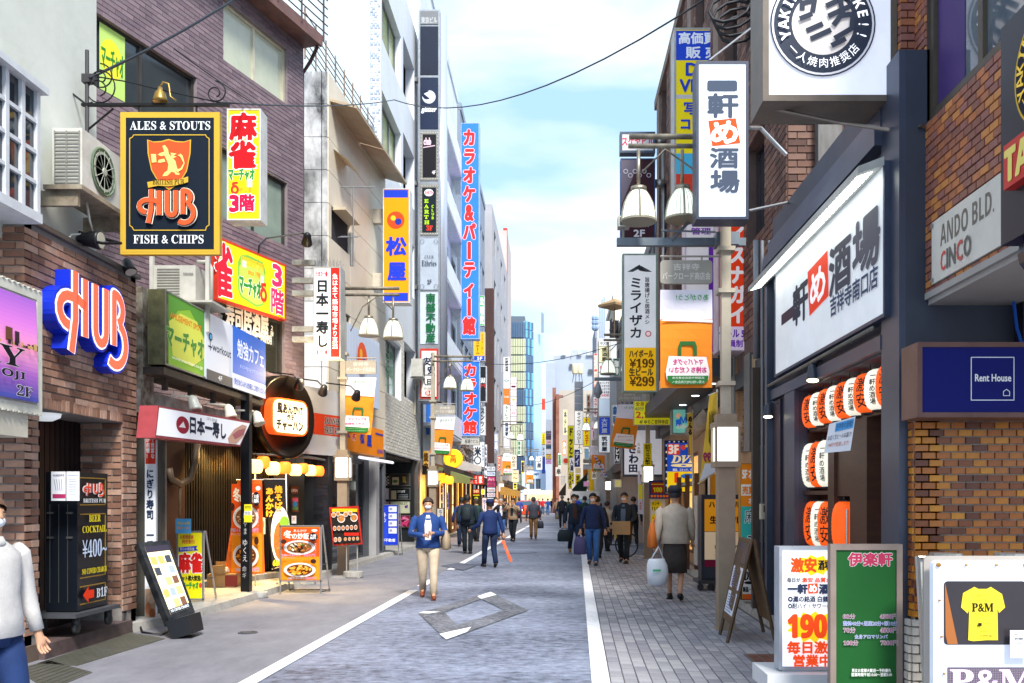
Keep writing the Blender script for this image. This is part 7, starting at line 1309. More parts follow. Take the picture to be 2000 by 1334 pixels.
def lamp_post(X, Y, sg, label, tilt=0., full=True, simple=False, mir=False):
    root = thing('street_lamp', label, 'street lamp', (X, Y, 0), 'street lamps of the shopping street'); P = Fr(Y); w = .10
    m = MB(P); m.box(X-w, -w, 0, X+w, w, 1.98); m.box(X-w-.03, -w-.03, 0, X+w+.03, w+.03, .012); m.build('post', ST, root)
    m = MB(P); m.box(X-w*1.5, -w*1.5, 1.93, X+w*1.5, w*1.5, 2.0); m.box(X-w*1.6, -w*1.6, 2.4, X+w*1.6, w*1.6, 2.46); m.box(X-w*1.15, -w*1.15, 2.46, X+w*1.15, w*1.15, 2.56)
    for a in (-1, 1):
        for b in (-1, 1): m.box(X+a*w*1.35-.014, b*w*1.35-.014, 2.0, X+a*w*1.35+.014, b*w*1.35+.014, 2.4)
    m.build('lantern_frame', ST, root); m = MB(P); m.box(X-w*1.22, -w*1.22, 2.0, X+w*1.22, w*1.22, 2.4); m.build('lantern_glass', M('#eef6f2', .3, 0, .75), root)
    m = MB(P); m.box(X-.055, -.055, 2.56, X+.055, .055, 5.3); m.tube([(X, 0, 5.3), (X, 0, 6.0)], .05, 10)
    for z in (2.9, 4.0, 4.5): m.box(X-.1, -.1, z, X+.1, .1, z+.05)
    m.build('upper_pole', M('#b4ab9a', .5, .1, 0, .2, 4), root)
    aL = 1.15
    m = MB(P); m.tube([(X, .0, 5.88), (X+sg*aL, .0, 5.88)], .035, 8); m.tube([(X, -.12, 5.72), (X+sg*(aL+.02), -.12, 5.72)], .03, 8); m.tube([(X+sg*.15, 0, 5.0), (X+sg*.4, 0, 5.5), (X+sg*.72, 0, 5.73), (X+sg*1.0, 0, 5.45)], .012, 6); m.build('arm', M('#8f887a', .6, .4, 0, .5, 9, .2, '#4c4a44'), root, True)
    for k, xx in enumerate((.5, 1.05)): bell(P, X+sg*xx, .12-.25*k, 5.35-.1*k, .2, .42, root)
    # name plate and banner
    x0, x1 = (X-.78, X-.16) if sg < 0 else (X+.05, X+.68)
    if sg > 0 and tilt: x0, x1 = X+.05, X+.68
    m = MB(P); m.poly(rrect(x0, x1, 4.12, 4.4, .04), -.02, .02); m.tube([(X, 0, 4.45), (x1 if sg > 0 else x0, 0, 4.45)], .012, 6)
    for k in (.2, .8): m.tube([(x0+(x1-x0)*k, 0, 4.45), (x0+(x1-x0)*k, 0, 4.38)], .012, 5)
    m.build('name_plate', M('#a9a49a', .45, .2, 0, .15), root)
    draw(root, P, [('t', '吉祥寺', 25, 12, 75, 42, '#dcd8d0', .02), ('t', 'パークロード商店会', 4, 52, 96, 86, '#dcd8d0', .02)], conv_pc(x0, x1, 4.13, 4.39), -.022)
    a, b = tilt, tilt*1.35; q = [(x0, 4.05), (x1, 4.05), (x1-a*.9, 2.88-.1*a), (x0-a, 2.88+.25*abs(a))]
    m = MB(P); n = 10
    for i in range(n+1):
        t = i/n
        for s in range(5):
            u = s/4; x = (q[0][0]*(1-t)+q[3][0]*t)*(1-u)+(q[1][0]*(1-t)+q[2][0]*t)*u; z = (q[0][1]*(1-t)+q[3][1]*t)*(1-u)+(q[1][1]*(1-t)+q[2][1]*t)*u
            m.v.append(P.W(x, .015*math.sin(t*7+u*3), z))
    for i in range(n):
        for s in range(4): k = i*5+s; m.f.append((k, k+1, k+6, k+5)); m.mi.append(0 if i < 3 else 1)
    bn = m.build('street_banner', [M('#e9e6f2', .8), M('#ee8a1e', .8)], root); so_ = bn.modifiers.new('cloth', 'SOLIDIFY'); so_.thickness = .006
    def cb(A, B):
        t, u = B/100, A/100; return ((q[0][0]*(1-t)+q[3][0]*t)*(1-u)+(q[1][0]*(1-t)+q[2][0]*t)*u, (q[0][1]*(1-t)+q[3][1]*t)*(1-u)+(q[1][1]*(1-t)+q[2][1]*t)*u)
    T_ = 'm' if mir else 't'
    draw(root, P, [(T_, 'ありがとう!', 30, 5, 92, 11, '#3a9a5a', .02), ('p', [(0, 32), (15, 29), (100, 31), (100, 34), (60, 33)], '#e9e6f2'), ('l', arc(52, 66, 18, 12, 180, 360, 8)[::1], .035, '#2f7a3a') if False else ('p', [(34, 68), (34, 58), (38, 53), (66, 53), (70, 58), (70, 68), (64, 68), (64, 60), (62, 57), (42, 57), (40, 60), (40, 68)], '#2f6a34'),
        ('p', [(16, 68), (88, 69), (94, 84), (92, 92), (82, 96), (22, 96), (12, 92), (10, 84)], '#f2ece8'), ('p', [(13, 88), (92, 88), (91, 93), (82, 97), (22, 97), (13, 93)], '#2f7a3a'), (T_, 'マイバッグを', 24, 71, 82, 77, '#d83a8a', .03), (T_, 'お持ちください', 16, 79, 88, 85, '#d83a8a', .03), (T_, '武蔵野市商店会連合会', 22, 89, 84, 91.5, '#e8f0e0'), (T_, 'お買い物は地元商店会へ', 22, 93, 84, 96, '#e8f0e0')], cb, -.03)
    return root
lamp_post(2.03, 10.7, -1, 'beige street lamp with bell shades nearest on the right beside the wooden A board', mir=True, tilt=.0)
lamp_post(2.43, 23.6, -1, 'beige street lamp carrying the yellow camera notice on the right', tilt=.22, mir=True)
lamp_post(2.52, 43, -1, 'beige street lamp far on the right near the white truck', mir=True)
lamp_post(-4.36, 18.4, 1, 'beige street lamp on the left behind the red menu stand', tilt=.12)
lamp_post(-3.72, 27.2, 1, 'beige street lamp on the left beside the striding woman in the blue jacket', tilt=.15)
lamp_post(-3.02, 50, 1, 'beige street lamp on the left beneath the tenant sign ladder')
lamp_post(2.75, 64, -1, 'small far beige street lamp on the right beyond the truck', mir=True)
lamp_post(-2.6, 78, 1, 'small far beige street lamp on the left before the buses')
cb_ = thing('steel_cross_beam', 'grey steel beam with a camera clamped to the nearest right lamp post', 'beam', P3(1330, 470, 10.9))
P_ = Fr(10.9); m = MB(P_); m.box(P_.X(1205), 0, P_.z(0, 479), P_.X(1457), .08, P_.z(0, 464)); m.box(P_.X(1396), -.12, P_.z(0, 482), P_.X(1440), .12, P_.z(0, 458)); m.tube([(P_.X(1312), 0, P_.z(0, 470)), (P_.X(1362), 0, P_.z(0, 415))], .02, 6); m.tube([(P_.X(1290), -.1, P_.z(0, 455)), (P_.X(1395), -.1, P_.z(0, 458))], .012, 6); m.build('beam', M('#77838f', .45, .4, 0, .3, 4), cb_)
fc_ = thing('box_camera', 'small square camera housing standing on the left end of the steel beam', 'camera', P3(1218, 445, 10.9)); m = MB(P_); m.box(P_.X(1207), -.02, P_.z(0, 443), P_.X(1230), .14, P_.z(0, 422)); m.build('housing', M('#a9a9a6', .4), fc_); m = MB(P_); m.box(P_.X(1211), -.03, P_.z(0, 440), P_.X(1226), -.02, P_.z(0, 426)); m.lathe((P_.X(1218), -.03, P_.z(0, 433)), [(.03, 0), (.03, -.02), (.001, -.02)], 12, axis='y'); m.build('lens', M('#2a2c30', .2), fc_); m = MB(P_); m.tube([(P_.X(1218), .05, P_.z(0, 443)), (P_.X(1218), .05, P_.z(0, 465))], .015, 6); m.build('stem', M('#8a8a88', .4), fc_)
# dome camera on the arm further away
dm = thing('dome_camera', 'grey dome camera hanging from a beam left of the beer price sign', 'camera', P3(1168, 770, 24)); P_ = Fr(24); m = MB(P_); m.box(P_.X(1161), 0, P_.z(0, 743), P_.X(1216), .1, P_.z(0, 737)); m.build('beam', M('#6a7684', .5, .3), dm); m = MB(P_); m.lathe((P_.X(1168), .05, P_.z(0, 776)), [(.001, -.03), (.06, -.01), (.07, .06), (.11, .1), (.11, .18), (.07, .3), (.03, .42)], 14); m.build('dome', M('#8a94a0', .3), dm, True)
# overhead wires
def wire(a, b, sag, r, label, n=14, kinks=0):
    m = MB(); m.tube([a.lerp(b, i/n)-Vector((0, 0, sag*4*(i/n)*(1-i/n))) for i in range(n+1)], r, 5); tag(m.build('overhead_wire', M('#1d2530', .5), smooth=True), label, 'wire')
wire(P3(175, 152, 9.6), P3(500, -30, 12.5), .06, .016, 'thick twisted wire rising from the pub sign bracket')
wire(P3(430, 200, 12), P3(770, 195, 24.5), .1, .012, 'thin wire from the pub sign over the mauve building to the white building')
wire(P3(770, 195, 24.5), P3(1420, -30, 11.5), .75, .013, 'long thin wire crossing the sky from the white building to the right')
wire(P3(340, 95, 11), P3(500, 205, 13), .02, .008, 'short thin wire descending over the mauve tiles')
# ------------------------------------------------------------------ middle and far right row
rows_ = lambda *z: [(a, a+1.5) for a in z]
b_, _ = block('grey_shop_building', 'grey shop building with a roof terrace behind the beer price sign', 1, 3.0, 26.3, 44, 9.6, '#8f8c8a', rows_(4.6, 7.2), ww=1.4)
tr_ = thing('terrace_parasol', 'brown roof terrace parasol beside the antennas above the right row', 'parasol', P3(1200, 660, 40)); m = MB(); c = P3(1200, 596, 40); m.lathe(c, [(.001, .3), (.6, .08), (.75, 0), (.72, -.1)], 4); m.build('canopy', M('#a08462', .8), tr_); m = MB(); m.tube([P3(1200, 597, 40), P3(1200, 660, 40)], .03, 6); m.build('pole', M('#6a5a4a', .5), tr_)
tb = thing('terrace_building', 'white building carrying a roof terrace with antennas above the right row', 'building', (4, 42, 0)); m = MB(); c0, c1 = P3(1165, 627, 45), P3(1210, 700, 45); m.box(c0.x, 45, 0, 9, 50, c0.z); m.build('wall', M('#cfd2d6', .7, 0, 0, .2, .6), tb)
m = MB()
for k in range(8): m.tube([P3(1192+k*2.2, 660, 42), P3(1192+k*2.2, 628-random.random()*6, 42)], .03, 4)
m.tube([P3(1190, 645, 42), P3(1212, 643, 42)], .04, 4); m.build('terrace_railing', M('#3a3c40', .5, .3), tb)
m = MB()
for u, v in ((1163, 628), (1176, 585), (1180, 580), (1172, 600)): m.tube([P3(u, 660, 44), P3(u, v, 44)], .03, 5)
for v in (622, 630, 640): m.ball(P3(1160, v, 44), (.12, .12, .16), 8, 5); m.ball(P3(1165, v, 44), (.12, .12, .16), 8, 5)
tag(m.build('antenna_masts', M('#8fa8c8', .5)), 'thin antenna masts with round units on the roof above the right row', 'antenna')
block('cream_mid_building', 'cream building with ledges beyond the sign column on the right', 1, 3.3, 50.5, 68, 13.0, '#e0d4b8', rows_(4.4, 7.2, 10.0), ww=1.6)
block('white_far_right_building', 'white narrow building beyond the cream one on the right', 1, 3.2, 68.5, 86, 10.5, '#d9dadc', rows_(4, 6.6), ww=1.5)
rt_ = thing('rust_tiled_tower', 'rust brown tiled tower beyond the yellow signs', 'building', (3.5, 100, 0)); P_ = Fr(100); m = MB(P_); m.box(P_.X(1079), 0, 0, P_.X(1086), 6, P_.z(0, 757)); m.box(P_.X(1086), -1, 0, P_.X(1092), 6, P_.z(0, 772)); m.build('tiled_pier', M('#7a4a3c', .7, 0, 0, .5, 1.2, 0, '#a87a68'), rt_)
m = MB(P_); m.box(P_.X(1092), 2, 0, 14, 9, P_.z(0, 758)); m.build('plain_wall', M('#b8b0a6', .8, 0, 0, .2, .4), rt_)
m = MB(P_); m.box(P_.X(1091), -.2, P_.z(0, 772)-.3, P_.X(1100), 0, P_.z(0, 772)); m.build('ledge', M('#8a6a60', .8), rt_)
gb = thing('grey_far_building', 'large pale grey building with roof units closing the right of the street', 'building', (8, 150, 0)); P_ = Fr(152); m = MB(P_); m.box(P_.X(1066), 0, 0, P_.X(1084), 20, P_.z(0, 709)); m.box(P_.X(1081), 1, 0, P_.X(1180), 20, P_.z(0, 693)); m.box(P_.X(1118), 6, 0, P_.X(1152), 16, P_.z(0, 672)); m.build('wall', M('#a9b2c2', .8, 0, 0, .15, .2), gb)
m = MB(P_)
for u in (1097, 1128, 1146, 1155): m.box(P_.X(u), .5, P_.z(0, 693), P_.X(u+8), 3, P_.z(0, 684)); 
m.tube([(P_.X(1117), .5, P_.z(0, 693)), (P_.X(1117), .5, P_.z(0, 669))], .08, 5); m.build('roof_units', M('#b8bcc2', .7), gb)
for u, v in ((1112, 710), (1149, 720)): window(gb, P_, (P_.X(u), P_.X(u+10), P_.z(0, v+9), P_.z(0, v)), 1, '#5a6068', GLASS('#3a4654'), .25, -.3+1.0)
wt = thing('water_tank', 'cream double roof water tank on a steel frame above the grey window sign', 'water tank', P3(1128, 746, 90)); m = MB()
for u in (1123, 1133): m.lathe(P3(u, 730, 90), [(.27, 0), (.3, .05), (.3, .85), (.27, 1.0), (.001, 1.05)], 14)
m.build('tank', M('#e0d6b4', .6), wt, True); m = MB()
for u in (1118, 1124, 1132, 1138): m.tube([P3(u, 747, 90), P3(1128+(u-1128)*.7, 730, 90)], .05, 4)
m.build('frame', M('#7a8a9a', .5), wt)
ladder('sign_ladder', 'tall column of blue and white izakaya signs right of the street', 1169, 1192, 34, [(666, 676, '#dfe2e6', '中沢屋', '#2a3442', 1), (677, 708, '#d8d2a8', '居酒屋', '#3a3a2a'), (709, 727, '#cfd6e0', '唄', '#d8403a', 1), (728, 742, '#d8dce4', '', ''), (743, 779, '#e2e4ea', '', ''), (779, 813, '#b8c8da', '', ''), (815, 848, '#1f3ca8', '大戸屋', '#e8ecf8'), (850, 884, '#dfe2e6', '筑前屋', '#24304a')], d=.5)
P_ = Fr(34); rr_ = [o for o in bpy.data.objects if o.name.startswith('sign_ladder')][-1]
draw(rr_, P_, [('t', t, 1171, 746+i*6, 1190, 750.5+i*6, c, .03) for i, (t, c) in enumerate((('生バンドで', '#2a3442'), ('カラオケが', '#2a3442'), ('ガンガンで', '#2a3442'), ('歌えるお店', '#2a3442'), ('CANDIES', '#d83a5a')))], conv_px(P_, 0), -.024)
ladder('sign_ladder', 'white column of a housing agency with dark window faces above it', 1122, 1139, 60, [(745, 758, '#5c626e', '', ''), (759, 772, '#5c626e', '', ''), (773, 787, '#5c626e', '', ''), (788, 801, '#5c626e', '', ''), (803, 868, '#eceae4', 'タイセイ・ハウジー', '#4a505c')])
ladder('sign_ladder', 'narrow white and red sign column in the far middle of the street', 1058, 1065, 110, [(710, 778, '#e4e6ec', '', ''), (779, 800, '#e0402c', '', ''), (801, 845, '#dfe2ea', '', ''), (846, 868, '#e8d020', 'カラオケ', '#c83a2a'), (869, 892, '#dce4f0', 'レン', '#3a5a8a'), (893, 925, '#2a4aa8', '', '')])
ladder('sign_ladder', 'short mixed sign column beside the white and red one', 1066, 1077, 105, [(820, 842, '#d4dcea', '', ''), (843, 850, '#5a4a5a', '大穂', '#e8e0e8', 1), (851, 858, '#5a4858', '', ''), (859, 868, '#e8c8d0', '油', '#d84060', 1), (870, 876, '#3a5a7a', '', ''), (877, 887, '#e0e4ea', '', ''), (888, 896, '#f0c020', '◆', '#e8e8e0', 1), (897, 906, '#d8a8d8', 'A', '#b060a0', 1)])
for (lb, u0, v0, u1, v1, Y, d, txt, tcol, face, *ex) in (
    ('yellow vertical sign with red mahjong letters', 1139, 815, 1153, 872, 55, .4, 'TOPST', '#d84a1e', '#f4d81a'), ('tall yellow sign with black kana', 1109, 831, 1121, 945, 62, .4, 'ドッとあ〜二', '#2a2a24', '#f4e21a'),
    ('orange red narrow sign with white marks', 1160, 690, 1167, 756, 38, .4, '酒日', '#f4d8c8', '#e0482a'), ('pink white sign with magenta kana', 1153, 822, 1166, 890, 48, .4, 'ノーメラ', '#c83a5a', '#e6d0d8'),
    ('navy and white sign below the housing column', 1122, 878, 1133, 912, 62, .4, 'チイ', '#e8ecf4', '#3a3f78'), ('small white sign below the tall yellow sign', 1112, 894, 1121, 922, 58, .4, '入湯', '#3a3a44', '#e6e6ea'),
    ('lower yellow sign under the tall one', 1110, 922, 1117, 955, 60, .4, 'みそ', '#2a2a24', '#f4dc1a'), ('cream fortune sign with black characters', 1124, 914, 1134, 924, 56, .4, '', '#000', '#d8c08a'),
    ('cream brush lettered sign on the right', 1155, 912, 1166, 936, 45, .4, 'し志', '#3a342a', '#ece4cc'), ('white calligraphy sign at the far middle', 1047, 891, 1059, 917, 100, .4, '茶屋', '#3a4654', '#e8eaf0'),
    ('cream hanging sign beside the left lamp', 1000, 918, 1013, 941, 46, .3, '一〜', '#5a3a2a', '#f0d8a8'), ('cream vertical kana sign on the left', 998, 888, 1009, 916, 48, .3, 'ひの三', '#4a4034', '#eee2cc'),
    ('yellow black small sign near the left awnings', 1002, 942, 1010, 956, 45, .3, '美本', '#20201a', '#e8e430'), ('light blue bank style sign in the far right', 1142, 876, 1150, 896, 60, .3, '', '#fff', '#9ac8e4'),
    ('white small signboard by the brown tower', 1085, 912, 1097, 930, 75, .3, '串', '#4a4a4a', '#e4e2dc'), ('tiny white sign over the right pavement', 1096, 930, 1104, 946, 70, .3, '', '#000', '#e0e0da')):
    vsign(lb, u0, v0, u1, v1, Y, d, txt, tcol, face, lit=.15)
m = MB(Fr(70)); P_ = m.P; c = P_.px(1105, 900); m.lathe((c[0], 0, c[1]), [(.001, -.05), (.27, -.05), (.3, 0), (.27, .05), (.001, .05)], 20, axis='y'); rd = m.build('round_sign', M('#e8e4e4', .4)); tag(rd, 'round white sign with a red disc before the tall yellow sign', 'sign'); m = MB(P_); m.lathe((c[0], -.052, c[1]), [(.001, -.004), (.2, -.004), (.2, 0)], 20, axis='y'); m.build('disc', M('#e0482a', .4), rd)
# awnings right
for (u0, v0, u1, v1, Y, col, lb) in ((1118, 928, 1142, 956, 58, '#1f3a30', 'dark green sloping awning on the right'), (1092, 945, 1104, 962, 75, '#3a3430', 'dark awning beyond the green one'), (1180, 905, 1200, 925, 40, '#8a8a86', 'grey metal awning below the white skewer sign'), (1150, 925, 1166, 945, 50, '#c9c2b4', 'cream awning right of the yellow cloth')):
    a, b = P3(u0, v1, Y), P3(u1, v0, Y+4); m = MB(); m.add([(a.x, a.y, a.z), (b.x, a.y, b.z), (b.x, b.y, b.z), (a.x, b.y, a.z), (a.x, a.y, a.z-.25), (b.x, a.y, a.z-.25)], [(0, 1, 2, 3), (0, 4, 5, 1)]); o = m.build('awning', M(col, .8, 0, 0, .2, 2)); o.modifiers.new('t', 'SOLIDIFY').thickness = .04; tag(o, lb, 'awning')
nobori('yellow_cloth', 'bright yellow cloth hanging beside the truck', 46, [(1149, 917), (1158, 915), (1161, 958), (1152, 960)], [], '#f2c61a', ((1149, 960), (1149, 915)))
nobori('striped_flag_string', 'blue, white and red striped ribbon slanting from the third lamp', 38, [(1161, 892), (1165, 892), (1186, 930), (1182, 934)], [('p', [(1162+k*3, 894+k*5.4), (1166+k*3, 894+k*5.4), (1167+k*3, 897+k*5.4), (1163+k*3, 897+k*5.4)], ('#3a5ad0', '#d84a4a')[k % 2]) for k in range(7)], '#e6e6ee', ((1161, 893), (1161, 885)))
# shop fronts with lit interiors
def shopfront(name, label, side, X, Y0, Y1, z1, wall_c, glow, n, e=.9):
    P = Pl(X, Y0 if side < 0 else Y1, 90 if side < 0 else -90); L = Y1-Y0; root = thing(name, label, 'shop front', (X, (Y0+Y1)/2, 0)); st = L/n
    H_ = [(i*st+.15, (i+1)*st-.15, .15, z1-.45) for i in range(n)]
    m = wall(P, 0, L, 0, z1, H_, dep=.2); m.build('wall', M(wall_c, .7, 0, 0, .3, 2), root)
    for i, h in enumerate(H_):
        g = glow[i % len(glow)]; window(root, P, h, 1 if i % 2 else 2, '#4a3424' if i % 2 else '#5a5a5c', M(g, .3, 0, e, .6, 1.6, 0, '#3a2414'), .07, .12, 1 if i % 3 == 0 else 0)
    m = MB(P); m.box(0, -.5, z1-.4, L, 0, z1-.32); m.box(0, -.52, z1-.42, L, -.46, z1-.1); m.build('fascia', M(random.choice(['#4a3c34', '#6a5a4a', '#2e3034']), .6, 0, 0, .3), root)
    return root
WG = ['#f4b04a', '#e8963a', '#f8cf7a', '#c8a070']
shopfront('tavern_row_front', 'warm lit wooden shop row under the karaoke signs', -1, -4.5, 32.2, 45, 2.9, '#8a5a34', WG, 6, 1.1)
shopfront('dark_shop_row', 'darker shop row before the brown pillar', -1, -4.6, 45.2, 63, 2.9, '#4a4440', ['#c8b8a8', '#e8a050', '#8a98a8'], 7, .6)
shopfront('far_left_shop_row', 'warm lit far left shop row before the buses', -1, -3.9, 64, 100, 3.0, '#7a6048', WG, 9, 1.0)
shopfront('noodle_shop_row', 'warm lit shop row beneath the white noodle sign', 1, 3.05, 26.3, 44, 3.1, '#a88a6a', WG, 7, .9)
shopfront('far_right_shop_row', 'bright far right shop row beyond the truck', 1, 3.3, 45, 66, 3.1, '#b8a890', ['#f0d08a', '#e8e0d0', '#f0b050'], 8, .9)
shopfront('farthest_right_shop_row', 'farthest right shop row near the crossing', 1, 3.6, 67, 100, 3.0, '#a09a92', ['#e8e0d0', '#f0c070'], 9, .8)
# left mid street clutter: awnings, coin sign, lanterns, boards
m = MB(); m.lathe(tuple(P3(885, 896, 38)), [(.001, -.1), (.38, -.1), (.42, 0), (.38, .1), (.001, .1)], 22, axis='y'); cn = tag(m.build('round_coin_sign', M('#f0b420', .4, 0, .25)), 'round golden coin sign behind the second left banner', 'sign'); m = MB(Fr(37.89)); P_ = m.P; draw(cn, P_, [('v', '三円', 879, 888, 891, 904, '#b0301e', .05)], conv_px(P_, 0), -.003)
for (u0, v0, u1, v1, Y, col, lb) in ((862, 905, 899, 925, 36, '#23201e', 'black tilted awning on the left'), (898, 918, 918, 935, 34, '#6f7a4a', 'olive green awning end on the left'), (908, 898, 940, 912, 39, '#b8b4b4', 'silver ribbed canopy on the left'), (831, 898, 846, 918, 33, '#20201e', 'short black awning beside the entrance'), (1002, 952, 1016, 962, 44, '#a8803a', 'ochre awning on the left before the buses')):
    a, b = P3(u0, v0, Y+3), P3(u1, v1, Y); m = MB(); m.add([(a.x-.5, a.y, a.z), (b.x, a.y, b.z), (b.x, b.y, b.z), (a.x-.5, b.y, a.z), (a.x-.5, b.y, b.z-.1), (b.x, b.y, b.z-.2)], [(0, 1, 2, 3), (3, 2, 5, 4)]); o = m.build('awning', M(col, .8, 0, 0, .2, 2)); o.modifiers.new('t', 'SOLIDIFY').thickness = .04; tag(o, lb, 'awning')
for i, (u, v) in enumerate(((861, 931), (869, 936), (877, 938))): lantern('street_lantern', ('leftmost', 'middle', 'rightmost')[i]+' of the three orange lanterns under the black tilted awning', P3(u, v, 33), .17, .3, '#f28a1c', .9, 'orange lanterns under the awning')
m = MB()
for k in range(46): a = P3(random.uniform(896, 912), random.uniform(868, 905), 40); m.tube([a, a+Vector((random.uniform(-.5, .5), random.uniform(-.6, .6), random.uniform(-.5, .2)))], .03, 4)
tag(m.build('hanging_ornaments', M('#8a7a72', .5, .4), smooth=True), 'bunch of silvery dangling ornaments behind the coin sign', 'decoration'); 
for (u0, v0, u1, v1, Y, lb, col, txt) in ((893, 994, 898, 1022, 33, 'white leaning menu board on the left pavement', '#e4e4e0', 'お品書'), (853, 992, 867, 1036, 31, 'white framed menu poster beside the striding woman', '#dad8cc', 'ランチ'), (941, 971, 951, 1010, 36, 'pink white leaning leaflet board on the left', '#e6d8dc', 'セール'), (872, 962, 877, 995, 33, 'violet vertical banner board on the left', '#b49ae0', '居酒屋'), (1198, 1010, 1220, 1058, 24.5, 'white and yellow happy hour board beside the man with the parcel', '#e6ecf4', '')):
    e = [('v', txt, u0+(u1-u0)*.25, v0+3, u1-(u1-u0)*.25, v1-4, '#3a4a8a', .03)] if txt else [('t', 'タイム', 1200, 1014, 1218, 1020, '#2a5ad0', .04), ('o', 1210, 1030, 8, 7, '#f4e21c'), ('o', 1210, 1047, 9, 8, '#f4e21c'), ('t', san('10'), 1204, 1043, 1216, 1051, '#d8401e', .04)]
    fsign('menu_board', lb, 'menu board', u0, v0, u1, v1, Y, .06, e, frame='#4a4a4c', face=col, fw=.02)
# more glazed frontage signs on the left, packed small
for (lb, u0, v0, u1, v1, Y, txt, tcol, face) in (('glowing yellow sign beside the second left lamp', 826, 880, 838, 925, 33, '焼肉', '#5a3a10', '#f8c050'), ('orange glowing wooden front sign', 838, 935, 846, 985, 34, '酒', '#6a2a10', '#f0962a'), ('tan vertical wooden sign beside the lanterns', 860, 945, 866, 1000, 33, 'お料理', '#3a2a1c', '#e8b060'), ('pink storefront sign by the ramen sign', 913, 912, 924, 945, 45, 'TTO', '#a82a3a', '#e6a09a'), ('yellow round sign by the tenant board', 940, 955, 947, 966, 44, '', '#000', '#f4dc1a'), ('white sign beside the brown pillar', 946, 868, 951, 935, 55, 'たばこ', '#4a4a5a', '#e0dce4')):
    vsign(lb, u0, v0, u1, v1, Y, .25, txt, tcol, face, lit=.3)

# ------------------------------------------------------------------ glass tower and street end
gt = thing('glass_office_tower', 'tall office tower with cream and blue glazing beyond the end of the street', 'building', (-8, 180, 0)); Yt = 180; P_ = Fr(Yt); zt_ = P_.z(0, 617)
xa, xb, xc = P_.X(960), P_.X(1027), P_.X(1027)
GC1 = M('#c9cba4', .25, 0, 0, .25, .15, 0, '#8a94a0'); GC2 = M('#3f5a78', .15, 0, 0, .3, .2, 0, '#6a86a8', None, .8); GC3 = M('#5aa8e0', .12, 0, 0, .3, .15, 0, '#9ad0f4', None, .9)
m = MB(P_); m.box(xa, .3, 0, xb-.2, 30, zt_); m.build('core', M('#5a6674', .6), gt)
m = MB(P_); fl = 3.4; nf = int(zt_/fl); nb = 20
for j in range(nf):
    z = j*fl; dark = (j % 4 == 2)
    for i in range(nb):
        x = xa+(xb-xa)*i/nb; w_ = (xb-xa)/nb
        for s_ in range(1 if dark else 2):
            m.m = 1 if dark else 0; hh = (fl-.2)/(1 if dark else 2); m.box(x+.05, 0, z+s_*hh+.08, x+w_-.05, .3, z+(s_+1)*hh-.02)
m.build('front_glazing', [GC1, GC2], gt, kind='stuff')
Ps = Pl(xb, Yt, 55); L_ = 0
xs1 = 0; 
for uu in (1042, ): L_ = Ps.X(uu)
m = MB(Ps)
for j in range(nf):
    for i in range(4): m.m = (i+j) % 2 if j % 4 else 1; m.box(L_*i/4+.04, 0, j*fl+.06, L_*(i+1)/4-.04, .3, j*fl+fl*.48); m.box(L_*i/4+.04, 0, j*fl+fl*.52, L_*(i+1)/4-.04, .3, (j+1)*fl-.04)
m.build('side_glazing', [GC3, GC2], gt, kind='stuff')
m = MB(Ps); L2_ = Ps.X(1061); m.box(0, .25, 0, L_, 3, nf*fl); m.box(L_+.02, 0, 0, L2_, 12, zt_-3); m.build('blue_wall', M('#a8c8e6', .6, 0, 0, .15, .12, 0, '#e0dccc'), gt)
m = MB(P_)
for u, v in ((1058, 606), (1061, 608), (1000, 613), (1010, 614)): m.tube([(P_.X(u), 2, zt_-3), (P_.X(u), 2, P_.z(0, v))], .15, 5)
m.build('roof_masts', M('#8a9ab0', .6), gt)
block('far_left_building', 'pale far left building between the red strip and the glass tower', -1, -7.0, 101, 134, 12, '#b8b0b4', rows_(4, 7), ww=2)
ec = thing('white_shop_block', 'low white shop block with a blue roof sign facing down the street', 'building', (-3, 158, 0)); P_ = Fr(156); m = MB(P_)
x0, x1 = P_.X(1020), P_.X(1082); zt2_ = P_.z(0, 921); wall(P_, x0, x1, 0, zt2_, [(P_.X(1034), P_.X(1044), .3, P_.z(0, 935)), (P_.X(1046), P_.X(1056), .3, P_.z(0, 935))], m, .4); shell(m, x0, x1, 0, zt2_, 10); m.build('wall', M('#c9daf0', .6, 0, 0, .1, .3), ec)
for a, b in ((1034, 1044), (1046, 1056)): window(ec, P_, (P_.X(a), P_.X(b), .3, P_.z(0, 935)), 1, '#8a98a8', GLASS('#4a5a68'), .12, .3)
draw(ec, P_, [('t', 'E.concept', 1030, 923, 1052, 929, '#2a4a7a', .03)], conv_px(P_, 0), -.05)
for (u0, v0, u1, v1, Y, col, lb) in ((1060, 918, 1092, 960, 158, '#e4e8ee', 'white low block right of the shop block at the street end'), (1090, 905, 1120, 960, 160, '#c4b8a4', 'tan block behind the far right awnings')):
    r_ = thing('far_block', lb, 'building', P3((u0+u1)/2, CY+H*F/Y, Y)); P_ = Fr(Y); m = MB(P_); hs = [(P_.X(u0+3+i*7), P_.X(u0+8+i*7), P_.z(0, v0+22), P_.z(0, v0+12)) for i in range(3)]; wall(P_, P_.X(u0), P_.X(u1), 0, P_.z(0, v0), hs, m, .4); shell(m, P_.X(u0), P_.X(u1), 0, P_.z(0, v0), 8); m.build('wall', M(col, .7, 0, 0, .15, .3), r_)
    for h in hs: window(r_, P_, h, 0, '#7a8490', GLASS('#4a5a68'), .12, .3)
